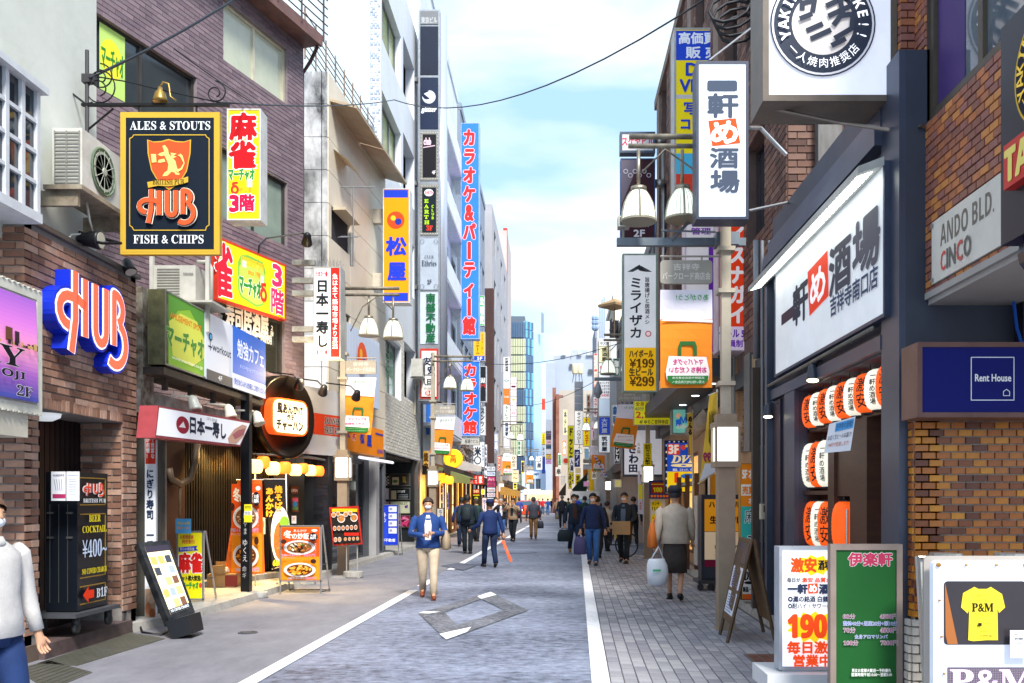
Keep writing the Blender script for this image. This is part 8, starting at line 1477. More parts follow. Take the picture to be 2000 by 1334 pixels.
# ------------------------------------------------------------------ vehicles
def wheel(root, c, r, axis, w=.18):
    m = MB(); m.lathe(c, [(r*.62, -w/2), (r, -w/2), (r, w/2), (r*.62, w/2)], 20, axis=axis); t = m.build('tyre', M('#17181a', .8), root)
    m = MB(); m.lathe(c, [(.001, -w*.42), (r*.62, -w*.46), (r*.62, w*.46), (.001, w*.42)], 14, axis=axis); m.build('rim', M('#9a9c9e', .3, .7), t)
def bus(label, x0, x1, Y, col, stripe, glow, facing=False):
    r_ = thing('city_bus', label, 'bus', ((x0+x1)/2, Y+1.2, 0)); P = Fr(Y); m = MB(P); c = .12
    m.poly([(x0+c, .35), (x1-c, .35), (x1, .5), (x1, 2.75), (x1-.15, 2.95), (x0+.15, 2.95), (x0, 2.75), (x0, .5)], 0, 2.4); m.build('body', M(col, .35, 0, 0, .1, 1), r_)
    n = int((x1-x0-.4)/1.25)
    for i in range(n): a = x0+.3+i*1.25; MB(P).box(a, -.02, 1.4, a+1.1, .0, 2.3).build('window', M(glow, .15, 0, .25, .3, 2), r_)
    m = MB(P); m.box(x0+.02, -.015, .95, x1-.02, 0, 1.25); m.build('stripe', M(stripe, .4), r_)
    m = MB(P); m.box(x0+.3, .3, 2.95, x0+2.2, 2.0, 3.15); m.build('roof_unit', M(col, .5), r_)
    for x in (x0+1.6, x1-1.8): wheel(r_, (x, Y+.1, .45), .45, 'y', .25)
    for z in (.75,): m = MB(P); m.box(x1-.35, -.03, z, x1-.1, 0, z+.12); m.build('headlight', M('#f0f0e8', .2, 0, .3), r_)
bus('white and blue city bus crossing at the end of the street', -15, -5.2, 138, '#dfe6ee', '#3a8ad8', '#6a98c8')
bus('cream city bus in front of the white shop block', -4.6, 3.2, 142, '#efe6c8', '#c8503a', '#c8b88a')
tk = thing('white_box_truck', 'small white box truck facing the camera behind the walkers', 'truck', (1.35, 45, 0)); P_ = Fr(44); xa, xb = P_.X(1116), P_.X(1173); zt_ = P_.z(0, 959)
m = MB(P_); m.poly([(xa, .35), (xb, .35), (xb, zt_), (xa, zt_)], .9, 3.6); m.build('cargo_box', M('#dfe2e4', .4, 0, 0, .1), tk)
cy = (xa+xb)/2; hw = (xb-xa)/2-.04; m = MB(); 
cabp = [(cy-hw, 44.0, .35), (cy+hw, 44.0, .35), (cy+hw, 44.0, .95), (cy-hw, 44.0, .95), (cy-hw*.92, 44.35, 1.62), (cy+hw*.92, 44.35, 1.62), (cy+hw*.92, 44.9, 1.68), (cy-hw*.92, 44.9, 1.68), (cy-hw, 44.9, .35), (cy+hw, 44.9, .35)]
m.add(cabp, [(0, 1, 2, 3), (3, 2, 5, 4), (4, 5, 6, 7), (0, 3, 4, 7, 8), (1, 9, 6, 5, 2)]); m.build('cab', M('#d4dade', .3, 0, 0, .1), tk)
m = MB(); k = .985; m.add([(cy-hw*.88, 43.985+.02, 1.0), (cy+hw*.88, 44.005, 1.0), (cy+hw*.82, 44.31, 1.56), (cy-hw*.82, 44.31, 1.56)], [(0, 1, 2, 3)]); m.build('windscreen', M('#5a8a94', .1, 0, 0, .2, 2, 0, None, None, .9), tk)
for s in (-1, 1): m = MB(); m.box(cy+s*hw*.75-.1, 43.97, .62, cy+s*hw*.75+.1, 44.0, .76); m.build('headlight', M('#f0f0ea', .15, 0, .3), tk); wheel(tk, (cy+s*(hw-.1), 44.5, .27), .27, 'x', .16); wheel(tk, (cy+s*(hw-.1), 47, .27), .27, 'x', .16)
for s in (-1, 1): m = MB(); m.box(cy+s*(hw+.05)-.03, 44.05, 1.15, cy+s*(hw+.05)+.06, 44.1, 1.35); m.build('mirror', M('#2a2c30', .3), tk)
m = MB(); m.box(cy-.2, 43.975, .42, cy+.2, 43.99, .52); m.build('number_plate', M('#e8e8e0', .4), tk)
def car(label, X, Y, col, w=1.7, cat='car', name='parked_car', lamp_c='#f4f4ee'):
    r_ = thing(name, label, cat, (X, Y+2, 0)); h = w/2; m = MB()
    sec = [(0, .35, .7, .9), (.15, .3, .85, .97), (1.1, .28, .98, 1), (1.7, .28, 1.42, .86), (2.9, .28, 1.46, .86), (3.6, .28, 1.0, 1), (4.1, .3, .9, .96)]
    for y, z0, z1, k in sec: m.v += [Vector((X-h*k if z1 < 1.2 else X-h, Y+y, z0)), Vector((X+h, Y+y, z0)), Vector((X+h, Y+y, .85)), Vector((X+h*k, Y+y, z1)), Vector((X-h*k, Y+y, z1)), Vector((X-h, Y+y, .85))]
    for i in range(len(sec)-1):
        for j in range(6): a, b = i*6+j, i*6+(j+1) % 6; m.f.append((a, b, b+6, a+6)); m.mi.append(0)
    m.f += [(5, 4, 3, 2, 1, 0), tuple(range(len(m.v)-6, len(m.v)))]; m.mi += [0, 0]; m.build('body', M(col, .25, .2, 0, .1), r_)
    m = MB(); m.add([(X-h*.88, Y+1.13, 1.0), (X+h*.88, Y+1.13, 1.0), (X+h*.8, Y+1.64, 1.39), (X-h*.8, Y+1.64, 1.39)], [(0, 1, 2, 3)]); m.build('windscreen', M('#35506a', .1, 0, 0, .2, 2, 0, None, None, .9), r_)
    for s in (-1, 1):
        m = MB(); m.box(X+s*h*.7-.15, Y-.02, .6, X+s*h*.7+.15, Y+.03, .74); m.build('headlight', M(lamp_c, .15, 0, .3), r_)
        for y in (.8, 3.3): wheel(r_, (X+s*(h-.08), Y+y, .31), .31, 'x', .2)
    return r_
car('orange and blue taxi parked behind the man in the grey jacket', -2.2, 72, '#d8502a')
car('silver car waiting far beyond the taxi', .6, 118, '#b8bcc4')
# bicycles
def bicycle(label, X, Y, rz, col):
    r_ = thing('bicycle', label, 'bicycle', (X, Y, 0)); P = Pl(X, Y, rz); 
    for x in (-.52, .52):
        m = MB(P); m.tube([(x+.33*math.cos(a/16*6.2832), 0, .34+.33*math.sin(a/16*6.2832)) for a in range(17)], .02, 6, False); w_ = m.build('wheel', M('#1a1b1e', .7), r_, True)
        m = MB(P)
        for k in range(10): a = k*math.pi/5; m.tube([(x, 0, .34), (x+.32*math.cos(a), 0, .34+.32*math.sin(a))], .003, 3)
        m.build('spokes', M('#b8bcc0', .3, .8), w_)
    m = MB(P)
    for a, b in (((-.52, .34), (-.15, .75)), ((-.52, .34), (-.05, .32)), ((-.05, .32), (-.18, .85)), ((-.05, .32), (.38, .78)), ((-.15, .72), (.38, .82)), ((.52, .34), (.36, .95))): m.tube([(a[0], 0, a[1]), (b[0], 0, b[1])], .018, 6)
    m.build('frame', M(col, .3, .3), r_); m = MB(P); m.box(-.3, -.07, .86, -.06, .07, .92); m.build('saddle', M('#17181a', .6), r_); m = MB(P); m.tube([(.3, -.28, .98), (.38, 0, 1.0), (.3, .28, .98)], .014, 6); m.build('handlebar', M('#9a9c9e', .3, .8), r_, True)
    m = MB(P)
    for k in range(7): m.box(.48, -.17, .72+k*.04, .76, .17, .735+k*.04)
    m.build('basket', M('#2a2c30', .5), r_)
bicycle('dark bicycle with a front basket parked behind the man with the parcel', 1.45, 24.2, 150, '#22242a')
bicycle('black bicycle leaning near the left menu boards', -3.2, 32.5, 80, '#1f3a34')
# small wall equipment and more projecting signs
for (lb, u0, v0, u1, v1, Y, txt, tcol, face) in (('white narrow sign right of the skewer sign', 1196, 790, 1206, 832, 30, '歯科', '#2a5a8a', '#e4e8ee'), ('green small sign above the massage price sign', 1198, 700, 1210, 735, 31, '珈琲', '#f0f0e8', '#2a6a4a'), ('red and white small sign over the teal mahjong sign', 1290, 742, 1300, 776, 24, '鮨', '#ffffff', '#c8301e'), ('pale yellow sign under the noodle shop sign', 1200, 936, 1214, 952, 30, '', '#000', '#f0dc8a'), ('black sign with white kana left of the noodle sign', 1200, 860, 1211, 905, 29, 'うどん', '#f0ece4', '#22242a'), ('cream vertical sign between the third and fourth right lamps', 1146, 770, 1153, 808, 52, '居酒屋', '#7a3a2a', '#efe6cc'),
    ('blue narrow sign on the left before the brown pillar', 966, 846, 972, 880, 60, '薬局', '#e8f0fa', '#2858b8'), ('red narrow sign on the left past the tenant board', 971, 890, 978, 920, 60, 'ラーメン', '#f8e8c8', '#c82a20'), ('white sign with green characters above the left far shops', 1011, 860, 1017, 890, 85, '整骨院', '#2a7a4a', '#eef0ea'), ('bright yellow vertical sign left of the noodle sign', 1206, 800, 1215, 850, 27.5, '炭火焼', '#3a2a14', '#f4dc1c'), ('tall white sign with red kana beyond the blue and white column', 1159, 775, 1167, 815, 44, 'カラオケ', '#d02a3a', '#eef0f4'), ('yellow sign low behind the housing column', 1124, 926, 1134, 952, 66, '定食', '#2a2a20', '#f2d81a'), ('orange sign low on the far right row', 1098, 860, 1106, 890, 78, '弁当', '#f8f0e0', '#ee7a1c'), ('pale yellow sign beside the tall yellow sign', 1100, 800, 1108, 850, 82, 'ホテル', '#3a4a6a', '#f2eca8'), ('pink neon style sign over the truck', 1140, 940, 1152, 950, 50, '', '#000', '#e89ac8'), ('green and white sign above the far right awning', 1090, 885, 1096, 912, 80, '薬', '#2a8a4a', '#eef4ee'), ('yellow narrow sign before the glass tower', 1018, 900, 1024, 925, 95, '質', '#2a2420', '#f0d020')):
    vsign(lb, u0, v0, u1, v1, Y, .3, txt, tcol, face, lit=.15)
for i, (X_, sd, Y_, z_, lb) in enumerate(((3.0, 1, 28, 4.3, 'above the noodle sign'), (3.0, 1, 31, 6.4, 'high on the grey shop building'), (3.0, 1, 36, 4.4, 'behind the izakaya sign column'), (2.95, 1, 14, 7.3, 'high on the brown brick wall'), (-4.8, -1, 29.5, 5.6, 'on the tall white building'), (-4.9, -1, 38, 4.3, 'over the warm lit tavern row'), (-4.9, -1, 50, 4.4, 'below the glass grid building'), (-5.0, -1, 21, 3.3, 'over the orange fascia'))):
    r_ = thing('wall_air_conditioner', 'white outdoor unit '+lb, 'air conditioner', (X_-sd*.2, Y_, z_)); m = MB(); m.box(X_-sd*.42, Y_, z_, X_-sd*.05, Y_+.8, z_+.58); m.box(X_-sd*.4, Y_+.1, z_-.05, X_, Y_+.14, z_); m.box(X_-sd*.4, Y_+.66, z_-.05, X_, Y_+.7, z_); m.build('casing', M('#c6c6c0', .5, 0, 0, .35, 4), r_)
    m = MB(); m.lathe((X_-sd*.42, Y_+.38, z_+.29), [(.001, -sd*.005), (.22, -sd*.01), (.24, 0)], 20, axis='x'); m.build('fan', M('#4a4d50', .5), r_); m = MB(); m.tube([(X_-sd*.1, Y_+.7, z_), (X_-sd*.06, Y_+.75, z_-.6), (X_-sd*.05, Y_+.75, z_-1.2)], .025, 6); m.build('pipe', M('#b0ac9e', .6), r_)
for Y_, X_, sd in ((26.1, 2.93, 1), (34, 2.95, 1), (50.6, 3.25, 1), (31.9, -4.85, -1), (45.2, -4.8, -1), (57, -4.8, -1)):
    m = MB(); m.tube([(X_-sd*.08, Y_, 3), (X_-sd*.08, Y_, 9.2)], .05, 8); m.tube([(X_-sd*.08, Y_+.2, 3), (X_-sd*.08, Y_+.2, 9)], .03, 6); tag(m.build('drainpipe', M('#8d8f90', .5, .2, 0, .3), smooth=True), 'pair of grey drainpipes on the '+('right' if sd > 0 else 'left')+' wall '+{26.1: 'behind the beer price sign', 34: 'behind the izakaya sign column', 50.6: 'beyond the truck', 31.9: 'beside the club sign tower', 45.2: 'under the karaoke signs', 57: 'near the brown pillar'}[Y_], 'pipe')
wire(P3(895, 700, 42), P3(1240, 660, 26), .5, .012, 'wire crossing from the karaoke signs to the right row')
wire(P3(990, 790, 62), P3(1170, 740, 40), .5, .014, 'lower wire crossing the far street')
# ------------------------------------------------------------------ people
SKIN = M('#c99a7c', .55, 0, 0, .1, 6)
def loft(m, rings, n=14):
    """rings = (x, y, z, rx, ry)"""
    b = len(m.v)
    for x, y, z, rx, ry in rings:
        for k in range(n): a = 2*math.pi*k/n; m.v.append(m.P.W(x+rx*math.cos(a), y+ry*math.sin(a), z))
    for i in range(len(rings)-1):
        for k in range(n): m.f.append((b+i*n+k, b+i*n+(k+1) % n, b+(i+1)*n+(k+1) % n, b+(i+1)*n+k)); m.mi.append(0)
    m.f += [tuple(b+k for k in range(n-1, -1, -1)), tuple(b+(len(rings)-1)*n+k for k in range(n))]; m.mi += [0, 0]
def person(u, v, h, rz, label, top, bottom, hair='#1d1918', arms='walk', stride=.7, skirt=None, mask=True, shoes='#1f1c1c', coat=0, hat=None, bag=None, wide=1., inner=None, xy=None, pack=None, long_hair=False, far=False, group=None):
    X, Y = xy or G(u, v); k = h/1.7; root = thing('person', label, 'person', (X, Y, 0), group); P = Pl(X, Y, rz)
    s = stride*.30
    J = {}; lift = .06*stride
    hipz = .90*k-.03*stride*k
    leg = {1: [( .09, 0, hipz), (.095, -s*.62*k, .50*k), (.09, -s*k, .09*k), (.10, (-s-.15)*k, .05*k)], -1: [(-.09, 0, hipz), (-.095, s*.12*k-.02, .48*k), (-.09, s*.95*k, (.09+lift)*k), (-.10, (s*.95-.12)*k, (.035)*k)]}
    for q in leg.values():
        for i, p in enumerate(q): q[i] = (p[0]*k*wide if i == 0 else p[0]*k, p[1], p[2])
    z = lambda a: a*k
    A = {'walk': {1: ((.25, .10, 1.10), (.27, -.02-.22*stride*-1, .86)), -1: ((-.25, -.02, 1.10), (-.26, -.22*stride, .90))}, 'front': {1: ((.27, -.02, 1.10), (.07, -.27, 1.12)), -1: ((-.27, -.02, 1.10), (-.05, -.28, 1.08))}, 'camera': {1: ((.30, -.14, 1.22), (.10, -.26, 1.48)), -1: ((-.30, -.14, 1.22), (-.10, -.26, 1.48))},
         'carry': {1: ((.26, 0, 1.1), (.16, -.24, .98)), -1: ((-.26, 0, 1.1), (-.14, -.26, .95))}, 'side': {1: ((.26, .03, 1.1), (.29, -.03, .84)), -1: ((-.26, .03, 1.1), (-.29, -.05, .84))}, 'point': {1: ((.26, .0, 1.1), (.38, -.22, .95)), -1: ((-.25, .05, 1.1), (-.28, .12, .86))}}[arms]
    # continuous body: skeleton grown with a skin modifier
    vs, es, rs = [], [], []
    def nd(p, r, par=None):
        vs.append(P.W(*p)-root.location); rs.append(r*k)
        if par is not None: es.append((par, len(vs)-1))
        return len(vs)-1
    pel = nd((0, 0, z(.95)), .115); wa_ = nd((0, .005, z(1.1)), .105, pel); ch = nd((0, .01, z(1.27)), .105, wa_); nb = nd((0, .015, z(1.40)), .055, ch); nk = nd((0, -.005, z(1.47)), .048, nb); hd = nd((0, -.012, z(1.535)), .072, nk); h2 = nd((0, -.012, z(1.60)), .088, hd); nd((0, -.005, z(1.655)), .068, h2)
    hands = {}
    for sd, q in leg.items():
        a = nd(q[0], .088, pel); b = nd(q[1], .055, a); c = nd(q[2], .036, b); nd(q[3], .034, c)
        e, w_ = A[sd]; sh_ = nd((sd*.15, .01, z(1.345)), .038, nb); el = nd((e[0], e[1], z(e[2])), .04, sh_); wr = nd((w_[0], w_[1], z(w_[2])), .026, el)
        d = (Vector((w_[0], w_[1], z(w_[2])))-Vector((e[0], e[1], z(e[2])))).normalized(); pw = Vector((w_[0], w_[1], z(w_[2]))); side = d.cross(Vector((0, 1, 0))); side = side.normalized() if side.length > .2 else Vector((0, 0, 1)); nrm_ = d.cross(side).normalized()
        pm_ = nd(tuple(pw+d*.055*k), .026, wr); hands[sd] = pw+d*.09*k
        if not far:
            for f_ in range(4):
                o = side*(f_-1.5)*.02*k
                b1 = nd(tuple(pw+d*.09*k+o), .0095, pm_); fl_ = (.045, .05, .047, .038)[f_]*k; b2 = nd(tuple(pw+d*(.09*k+fl_*.6)+o+nrm_*.008*k), .0085, b1); nd(tuple(pw+d*(.09*k+fl_)+o+nrm_*.024*k), .007, b2)
            t1 = nd(tuple(pw+d*.045*k+side*.03*k+nrm_*.01*k), .011, pm_); nd(tuple(pw+d*.085*k+side*.045*k+nrm_*.022*k), .008, t1)
    me = bpy.data.meshes.new('body'); me.from_pydata([tuple(p) for p in vs], es, []); me.materials.append(SKIN); o = bpy.data.objects.new('body', me); COL.objects.link(o); o.parent = root; WB[o.name] = root.location.copy()
    sm = o.modifiers.new('skin', 'SKIN'); sm.use_smooth_shade = True
    for i, sv in enumerate(me.skin_vertices[0].data): sv.radius = (rs[i], rs[i]); sv.use_root = (i == 0)
    o.modifiers.new('sub', 'SUBSURF').levels = 1; o.modifiers['sub'].render_levels = 1
    # head features
    hc = (0, -.012, z(1.60))
    m = MB(P)
    if not far:
        m.add([(-.012*k, -.095*k, z(1.575)), (.012*k, -.095*k, z(1.575)), (0, -.122*k, z(1.572)), (0, -.092*k, z(1.615))], [(0, 1, 2), (0, 2, 3), (1, 3, 2)]); m.build('nose', SKIN, root, True)
        for sx in (-1, 1): MB(P).ball((sx*.032*k, -.088*k, z(1.612)), (.012*k, .008*k, .006*k), 8, 5).build('eye', M('#1a1413', .3), root, True)
        for sx in (-1, 1): MB(P).ball((sx*.086*k, -.005, z(1.595)), (.012*k, .022*k, .032*k), 8, 5).build('ear', SKIN, root, True)
        MB(P).ball((0, -.088*k, z(1.55)), (.022*k, .01*k, .006*k), 8, 4).build('mouth', M('#a85a50', .5), root, True)
    m = MB(P); n = 16
    for i in range(8):
        for q in range(n):
            a = 2*math.pi*q/n; f_ = (1-math.sin(a))/2; tm = 2.05-.95*f_**1.5+(.35 if long_hair else 0)*(1-f_); th = max(.02, tm*i/7)
            m.v.append(P.W(.101*k*math.sin(th)*math.cos(a), (.012+.108*math.sin(th)*math.sin(a))*k, z(1.606+.122*math.cos(th))))
    for i in range(7):
        for q in range(n): m.f.append((i*n+q, i*n+(q+1) % n, (i+1)*n+(q+1) % n, (i+1)*n+q)); m.mi.append(0)
    m.build('hair', M(hair, .6, 0, 0, .3, 30), root, True)
    if mask: m = MB(P); m.ball((0, -.048*k, z(1.555)), (.056*k, .06*k, .04*k), 12, 8); m.build('face_mask', M('#dfe4ea', .7), root, True)
    if hat:
        m = MB(P); loft(m, [(0, .01, z(1.635), .112*k, .12*k), (0, .01, z(1.70), .11*k, .115*k), (0, .012, z(1.745), .07*k, .08*k)]); m.box(-.075*k, -.2*k, z(1.64), .075*k, -.09*k, z(1.652)); m.build('cap', M(hat, .7), root, True)
    # clothes
    W = wide; m = MB(P); hem = .86-coat
    body = [(0, 0, z(hem), (.185+coat*.12)*k*W, (.135+coat*.1)*k*W), (0, 0, z(hem+.005), (.19+coat*.12)*k*W, (.14+coat*.1)*k*W), (0, .0, z(.98), .178*k*W, .132*k*W), (0, .005, z(1.12), .165*k*W, .12*k*W), (0, .01, z(1.27), .185*k*W, .125*k*W), (0, .012, z(1.36), .185*k*W, .11*k*W), (0, .012, z(1.42), .13*k, .085*k), (0, .005, z(1.455), .07*k, .066*k)]
    loft(m, body, 18)
    for sd in (1, -1):
        e, w_ = A[sd]; s0 = (sd*.15*W, .01, z(1.375)); s1 = (sd*.178*W, .01, z(1.35)); E_ = (e[0], e[1], z(e[2])); Wt = tuple(E_[i]+((w_[0], w_[1], z(w_[2]))[i]-E_[i])*.93 for i in range(3))
        mid = tuple((s1[i]+E_[i])/2 for i in range(3)); mid2 = tuple((Wt[i]+E_[i])/2 for i in range(3))
        m.tube([s0, s1, mid, E_, mid2, Wt], [.052*k*W, .058*k*W, .056*k*W, .052*k*W, .048*k, .04*k], 12)
    tp = m.build('jacket' if coat or wide > 1.05 else 'top', M(top, .8, 0, 0, .25, 8, .25), root, True)
    if inner: m = MB(P); m.add([(-.05*k, -.128*k*W, z(1.0)), (.05*k, -.128*k*W, z(1.0)), (.06*k, -.122*k*W, z(1.25)), (.03*k, -.09*k, z(1.42)), (-.03*k, -.09*k, z(1.42)), (-.06*k, -.122*k*W, z(1.25))], [(0, 1, 2, 5), (5, 2, 3, 4)]); o2 = m.build('shirt', M(inner, .8), root); o2.modifiers.new('t', 'SOLIDIFY').thickness = .012
    if coat or wide > 1.0:
        m = MB(P); loft(m, [(0, .0, z(1.405), .105*k, .085*k), (0, .005, z(1.43), .098*k, .085*k), (0, .0, z(1.465), .078*k, .07*k)]); m.build('collar', M(top, .8, 0, 0, .25, 8, .25), root, True)
    if skirt:
        m = MB(P); loft(m, [(0, 0, z(skirt), .19*k, .17*k), (0, 0, z(skirt+.2), .185*k, .16*k), (0, 0, z(.8), .18*k, .135*k), (0, 0, z(1.0), .145*k, .105*k)], 20); m.build('skirt', M(bottom, .85, 0, 0, .35, 14, .2), root, True)
    else:
        m = MB(P); loft(m, [(0, 0, z(.80), .15*k, .105*k), (0, 0, z(.9), .17*k, .125*k), (0, 0, z(1.0), .155*k, .115*k)], 16)
        for sd, q in leg.items():
            p0 = (q[0][0], 0, z(.86)); mid = tuple((q[0][i]+q[1][i])/2 for i in range(3)); m2 = tuple((q[1][i]+q[2][i])/2 for i in range(3)); m.tube([p0, mid, q[1], m2, (q[2][0], q[2][1], q[2][2]-.01*k)], [.098*k, .09*k, .074*k, .066*k, .062*k], 12)
        m.build('trousers', M(bottom, .85, 0, 0, .3, 7, .2), root, True)
    for sd, q in leg.items():
        a_, t_ = q[2], q[3]; m = MB(P); dx, dy, dz = t_[0]-a_[0], t_[1]-a_[1], t_[2]-a_[2]
        g0 = max(0, a_[2]-.09*k); m.tube([(a_[0]-dx*.45, a_[1]-dy*.42, g0+.045*k), (a_[0], a_[1], g0+.055*k), (t_[0], t_[1], .04*k+.0*g0), (t_[0]+dx*.25, t_[1]+dy*.28, .03*k)], [.032*k, .045*k, .04*k, .02*k], 10); m.box(a_[0]-.04*k, a_[1]-dy*.5, g0+.0, a_[0]+.045*k, t_[1]+dy*.2, g0+.022) if g0 < .02 else None
        m.build('shoe', M(shoes, .5), root, True)
    if pack: m = MB(P); loft(m, [(0, .19*k, z(.98), .13*k, .07*k), (0, .2*k, z(1.05), .15*k, .09*k), (0, .19*k, z(1.3), .14*k, .085*k), (0, .17*k, z(1.38), .1*k, .06*k)], 14); b_ = m.build('backpack', M(pack, .7, 0, 0, .2), None, True); tag(b_, 'dark backpack on '+label.split(' walking')[0].split(' seen')[0], 'backpack')
    if bag:
        sd, col, w_, h_, nm, lb, kind = bag; c = hands[sd]; cx, cy_, cz = c.x, c.y, c.z
        if kind == 'shoulder': cx, cy_, cz = sd*.27*k*W, .06, z(1.0)
        if kind == 'front': cx, cy_, cz = 0, c.y-.06, c.z-.05
        m = MB(P); d_ = .07
        if kind == 'shoulder': pts = [(-w_*.5, -h_*.4), (w_*.5, -h_*.4), (w_*.42, h_*.5), (-w_*.42, h_*.5)]; loft(m, [(cx, cy_, cz-h_*.5, .05, w_*.42), (cx, cy_, cz-h_*.44, .085, w_*.5), (cx, cy_, cz, .08, w_*.48), (cx, cy_, cz+h_*.45, .03, w_*.42)], 14)
        else: loft(m, [(cx, cy_, cz-h_, w_*.42, d_*.8), (cx, cy_, cz-h_*.94, w_*.5, d_*1.1), (cx, cy_, cz-h_*.5, w_*.5, d_*1.1), (cx, cy_, cz-.08, w_*.36, d_*.6)], 14)
        if kind == 'front': m = MB(P); m.box(cx-w_/2, cy_-.05, cz-h_*.6, cx+w_/2, cy_+.06, cz+h_*.4)
        b_ = m.build(nm, M(col, .7, 0, 0, .15, 5), None, kind != 'front')
        if kind == 'shoulder': m = MB(P); m.tube([(cx, cy_-w_*.2, cz+h_*.42), (sd*.2*k, 0, z(1.43)), (cx, cy_+w_*.2, cz+h_*.42)], .012, 6); m.build('strap', M(col, .7), b_)
        elif kind == 'hand': m = MB(P); m.tube([(cx-w_*.25, cy_, cz-.09), (cx, cy_, cz+.02), (cx+w_*.25, cy_, cz-.09)], .009, 6); m.build('handle', M(col, .7), b_)
        tag(b_, lb, 'parcel' if kind == 'front' else 'bag')
    return root
person(836, 1168, 1.56, 8, 'person in a blue jacket and beige trousers walking towards the camera on the left line', '#1f4486', '#c4b39c', '#3a2a26', 'front', .8, shoes='#7a3a22', wide=1.12, inner='#d8d4d0', bag=(1, '#a8957c', .42, .32, 'tote_bag', 'beige tote bag hanging from the person in the blue jacket', 'shoulder'))
person(913, 1082, 1.66, 176, 'person in dark clothes with a black backpack seen from behind on the left', '#1b2a38', '#16222e', '#20201f', 'walk', .3, wide=1.15, mask=False, pack='#1c2a30')
person(902, 1068, 1.6, 185, 'person in a blue jacket walking just beyond the dark backpack wearer', '#1a3468', '#1c2c4c', '#1c1a1c', 'side', .4, mask=False)
person(957, 1108, 1.52, 200, 'person in a navy guard uniform and cap holding an orange baton in the road', '#152f66', '#14294c', '#1c1a1a', 'point', .8, mask=False, hat='#16285a', wide=1.1)
person(978, 1054, 1.55, 10, 'person in a black cardigan over white holding a camera to the face', '#22242c', '#3a6ab0', '#b8b8b4', 'camera', .3, inner='#e0e0e6', mask=False)
person(1002, 1057, 1.58, -20, 'person in a beige coat over dark clothes standing beside the photographer', '#b89a7c', '#16222c', '#2a201c', 'camera', .5, inner='#1c3038', mask=False, wide=1.12, shoes='#20242c')
person(1042, 1053, 1.62, 180, 'person in a grey jacket and tan trousers seen from behind in the road centre', '#4a4f5c', '#8a6a44', '#3a3a3c', 'walk', .35, mask=False, shoes='#6a3a1c', wide=1.08, bag=(-1, '#3a3e4c', .26, .36, 'shopping_bag', 'dark bag in the hand of the person in the grey jacket', 'hand'))
person(1098, 1031, 1.74, 180, 'person in a dark suit walking away beside the white truck', '#16202e', '#141c28', '#5a5450', 'walk', .5, mask=False, wide=1.05, bag=(1, '#6a6a5a', .2, .3, 'hand_bag', 'olive bag carried by the person in the dark suit', 'hand'))
person(1121, 1079, 1.68, 12, 'person in a dark navy jacket over brown walking in front of the truck', '#182c40', '#1c3050', '#2a2624', 'side', .6, inner='#4a2c2a', shoes='#a8742c', bag=(-1, '#1c2e38', .42, .42, 'shoulder_bag', 'dark bag carried by the person in the navy jacket', 'hand'))
person(1158, 1103, 1.68, -8, 'person in a navy sweatshirt and blue jeans with a face mask', '#172c58', '#3566a8', '#191718', 'side', .55, shoes='#3a3e4a', bag=(-1, '#4c4a78', .3, .5, 'purple_bag', 'purple bag carried by the person in the navy sweatshirt', 'hand'))
person(1186, 1077, 1.48, 150, 'person in a short beige coat walking behind the jeans wearer', '#b8aa9c', '#20242c', '#3a2420', 'side', .5, mask=False, wide=1.1, coat=.1)
person(1219, 1099, 1.7, -15, 'person in a dark jacket holding a cardboard parcel on the right pavement', '#1a2632', '#14202a', '#2c2420', 'carry', .6, inner='#5a6a80', wide=1.12, bag=(1, '#b08c60', .42, .32, 'cardboard_parcel', 'brown cardboard parcel held by the person in the dark jacket', 'front'))
person(1318, 1172, 1.72, 168, 'person in a cream jacket and brown checked skirt walking away on the right', '#b9aea0', '#3f3836', '#20222a', 'walk', .55, skirt=.42, mask=False, wide=1.22, hat='#1c2230', bag=(1, '#c46a28', .34, .42, 'orange_shoulder_bag', 'orange leather bag on the shoulder of the person in the cream jacket', 'shoulder'))
person(10, 1500, 1.56, 72, 'person in a white top and navy trousers cropped by the left picture edge', '#c9c6c4', '#1a3466', '#6a4a38', 'side', .6, xy=(-3.13, 4.95), wide=1.12, bag=(-1, '#c9baa8', .3, .3, 'cream_bag', 'cream bag of the person cropped at the left edge', 'hand'))
bt = MB(); bt.tube([P3(982, 1056, 20.2), P3(998, 1096, 20.0)], .03, 8); g_ = tag(bt.build('guide_baton', M('#e8542c', .4, 0, .4), smooth=True), 'orange traffic baton held by the guard in the navy uniform', 'baton')
m = MB(P := Pl(1.52, 13.4, 8)); loft(m, [(0, 0, .26, .08, .05), (0, 0, .28, .14, .09), (.01, 0, .42, .17, .1), (0, 0, .56, .16, .08), (-.01, 0, .64, .13, .04), (0, 0, .66, .12, .03)], 12); m.tube([(-.1, 0, .64), (.02, 0, .84), (.1, 0, .64)], .012, 5); w_b = m.build('plastic_bag', M('#d8e0ec', .4, 0, .0, .1, 4), None, True); tag(w_b, 'white plastic bag hanging left of the person in the cream jacket', 'bag'); MB(P).box(-.1, -.135, .48, .02, -.128, .51).build('green_stripe', M('#4ab88a', .5), w_b)
hb = MB(); hb.tube([P3(930, 1050, 22), P3(948, 1035, 22)], .12, 8)
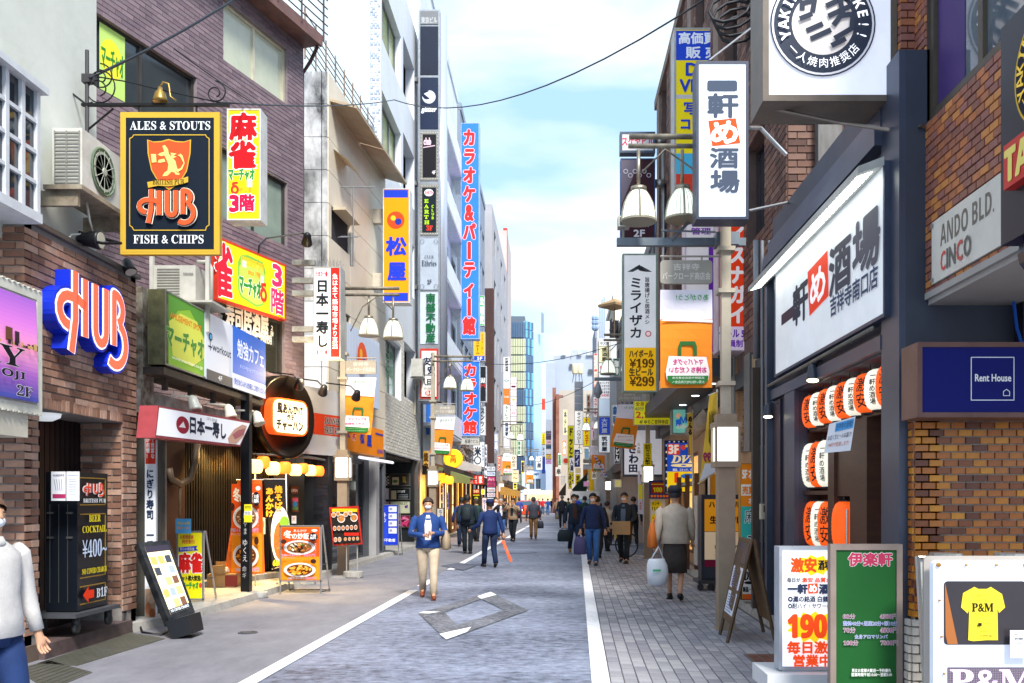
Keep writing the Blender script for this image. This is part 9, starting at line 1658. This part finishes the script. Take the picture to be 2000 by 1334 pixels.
far_p = [(1060, 1005, 1.62, 180, 'person in a red coat far up the street', '#b8283c', '#3a5a8a', 'walk'), (1070, 1006, 1.6, 180, 'person with a blue top far up the street beside the red coat', '#2454a8', '#3a6ab0', 'walk'), (1052, 1003, 1.6, 0, 'person in black far up the street left of the red coat', '#20242c', '#20242c', 'side'), (1088, 1014, 1.6, 0, 'person in beige walking towards the camera left of the dark suit', '#b8a890', '#3a5a8a', 'walk'), (1110, 1018, 1.62, 190, 'person in green just right of the dark suit', '#6a8a4a', '#2a3a5a', 'side'), (1127, 1040, 1.74, 180, 'person in a bright blue hooded top close to the truck', '#1c46c8', '#1c2a4a', 'side'), (1142, 1050, 1.66, 175, 'person in dark green walking away beside the truck', '#1c4038', '#1c2430', 'walk'), (1166, 1090, 1.62, 170, 'person in black behind the jeans wearer', '#1c2028', '#1c2028', 'side'), (1176, 1012, 1.62, 0, 'person in red beside the far right shop', '#c83040', '#2a2a34', 'walk'), (968, 1046, 1.62, 30, 'person in white and dark hair behind the photographer', '#c8c8d0', '#2a3040', 'walk'), (986, 1030, 1.6, 180, 'person in a dark coat beyond the photographer', '#2a2c38', '#1c2030', 'walk'), (1014, 1022, 1.62, 200, 'person in blue by the taxi', '#3a4a9a', '#20243a', 'side'),
   (1078, 1000, 1.62, 0, 'small distant person in navy in the road', '#223058', '#223058', 'walk'), (1092, 1001, 1.6, 0, 'small distant person in grey on the right', '#8a8a90', '#3a3a44', 'walk'), (1044, 1000, 1.6, 180, 'small distant person in tan on the left', '#a88a6a', '#3a3a44', 'walk'), (1034, 1001, 1.6, 0, 'small distant person in dark blue by the taxi', '#20305a', '#202a3a', 'side'), (930, 1058, 1.56, 170, 'person in dark green pushing past the leaning leaflet board', '#24403c', '#20242c', 'side'), (1237, 1066, 1.62, 185, 'person in navy in front of the noodle shop', '#1c2c4c', '#20242c', 'side')]
for (u, v, h, rz, lb, t_, b_, ar) in far_p: person(u, v, h, rz, lb, t_, b_, random.choice(['#1c1a1a', '#2a2220', '#3a2c26']), ar, random.uniform(.3, .8), mask=rz < 90, far=v < 1040)
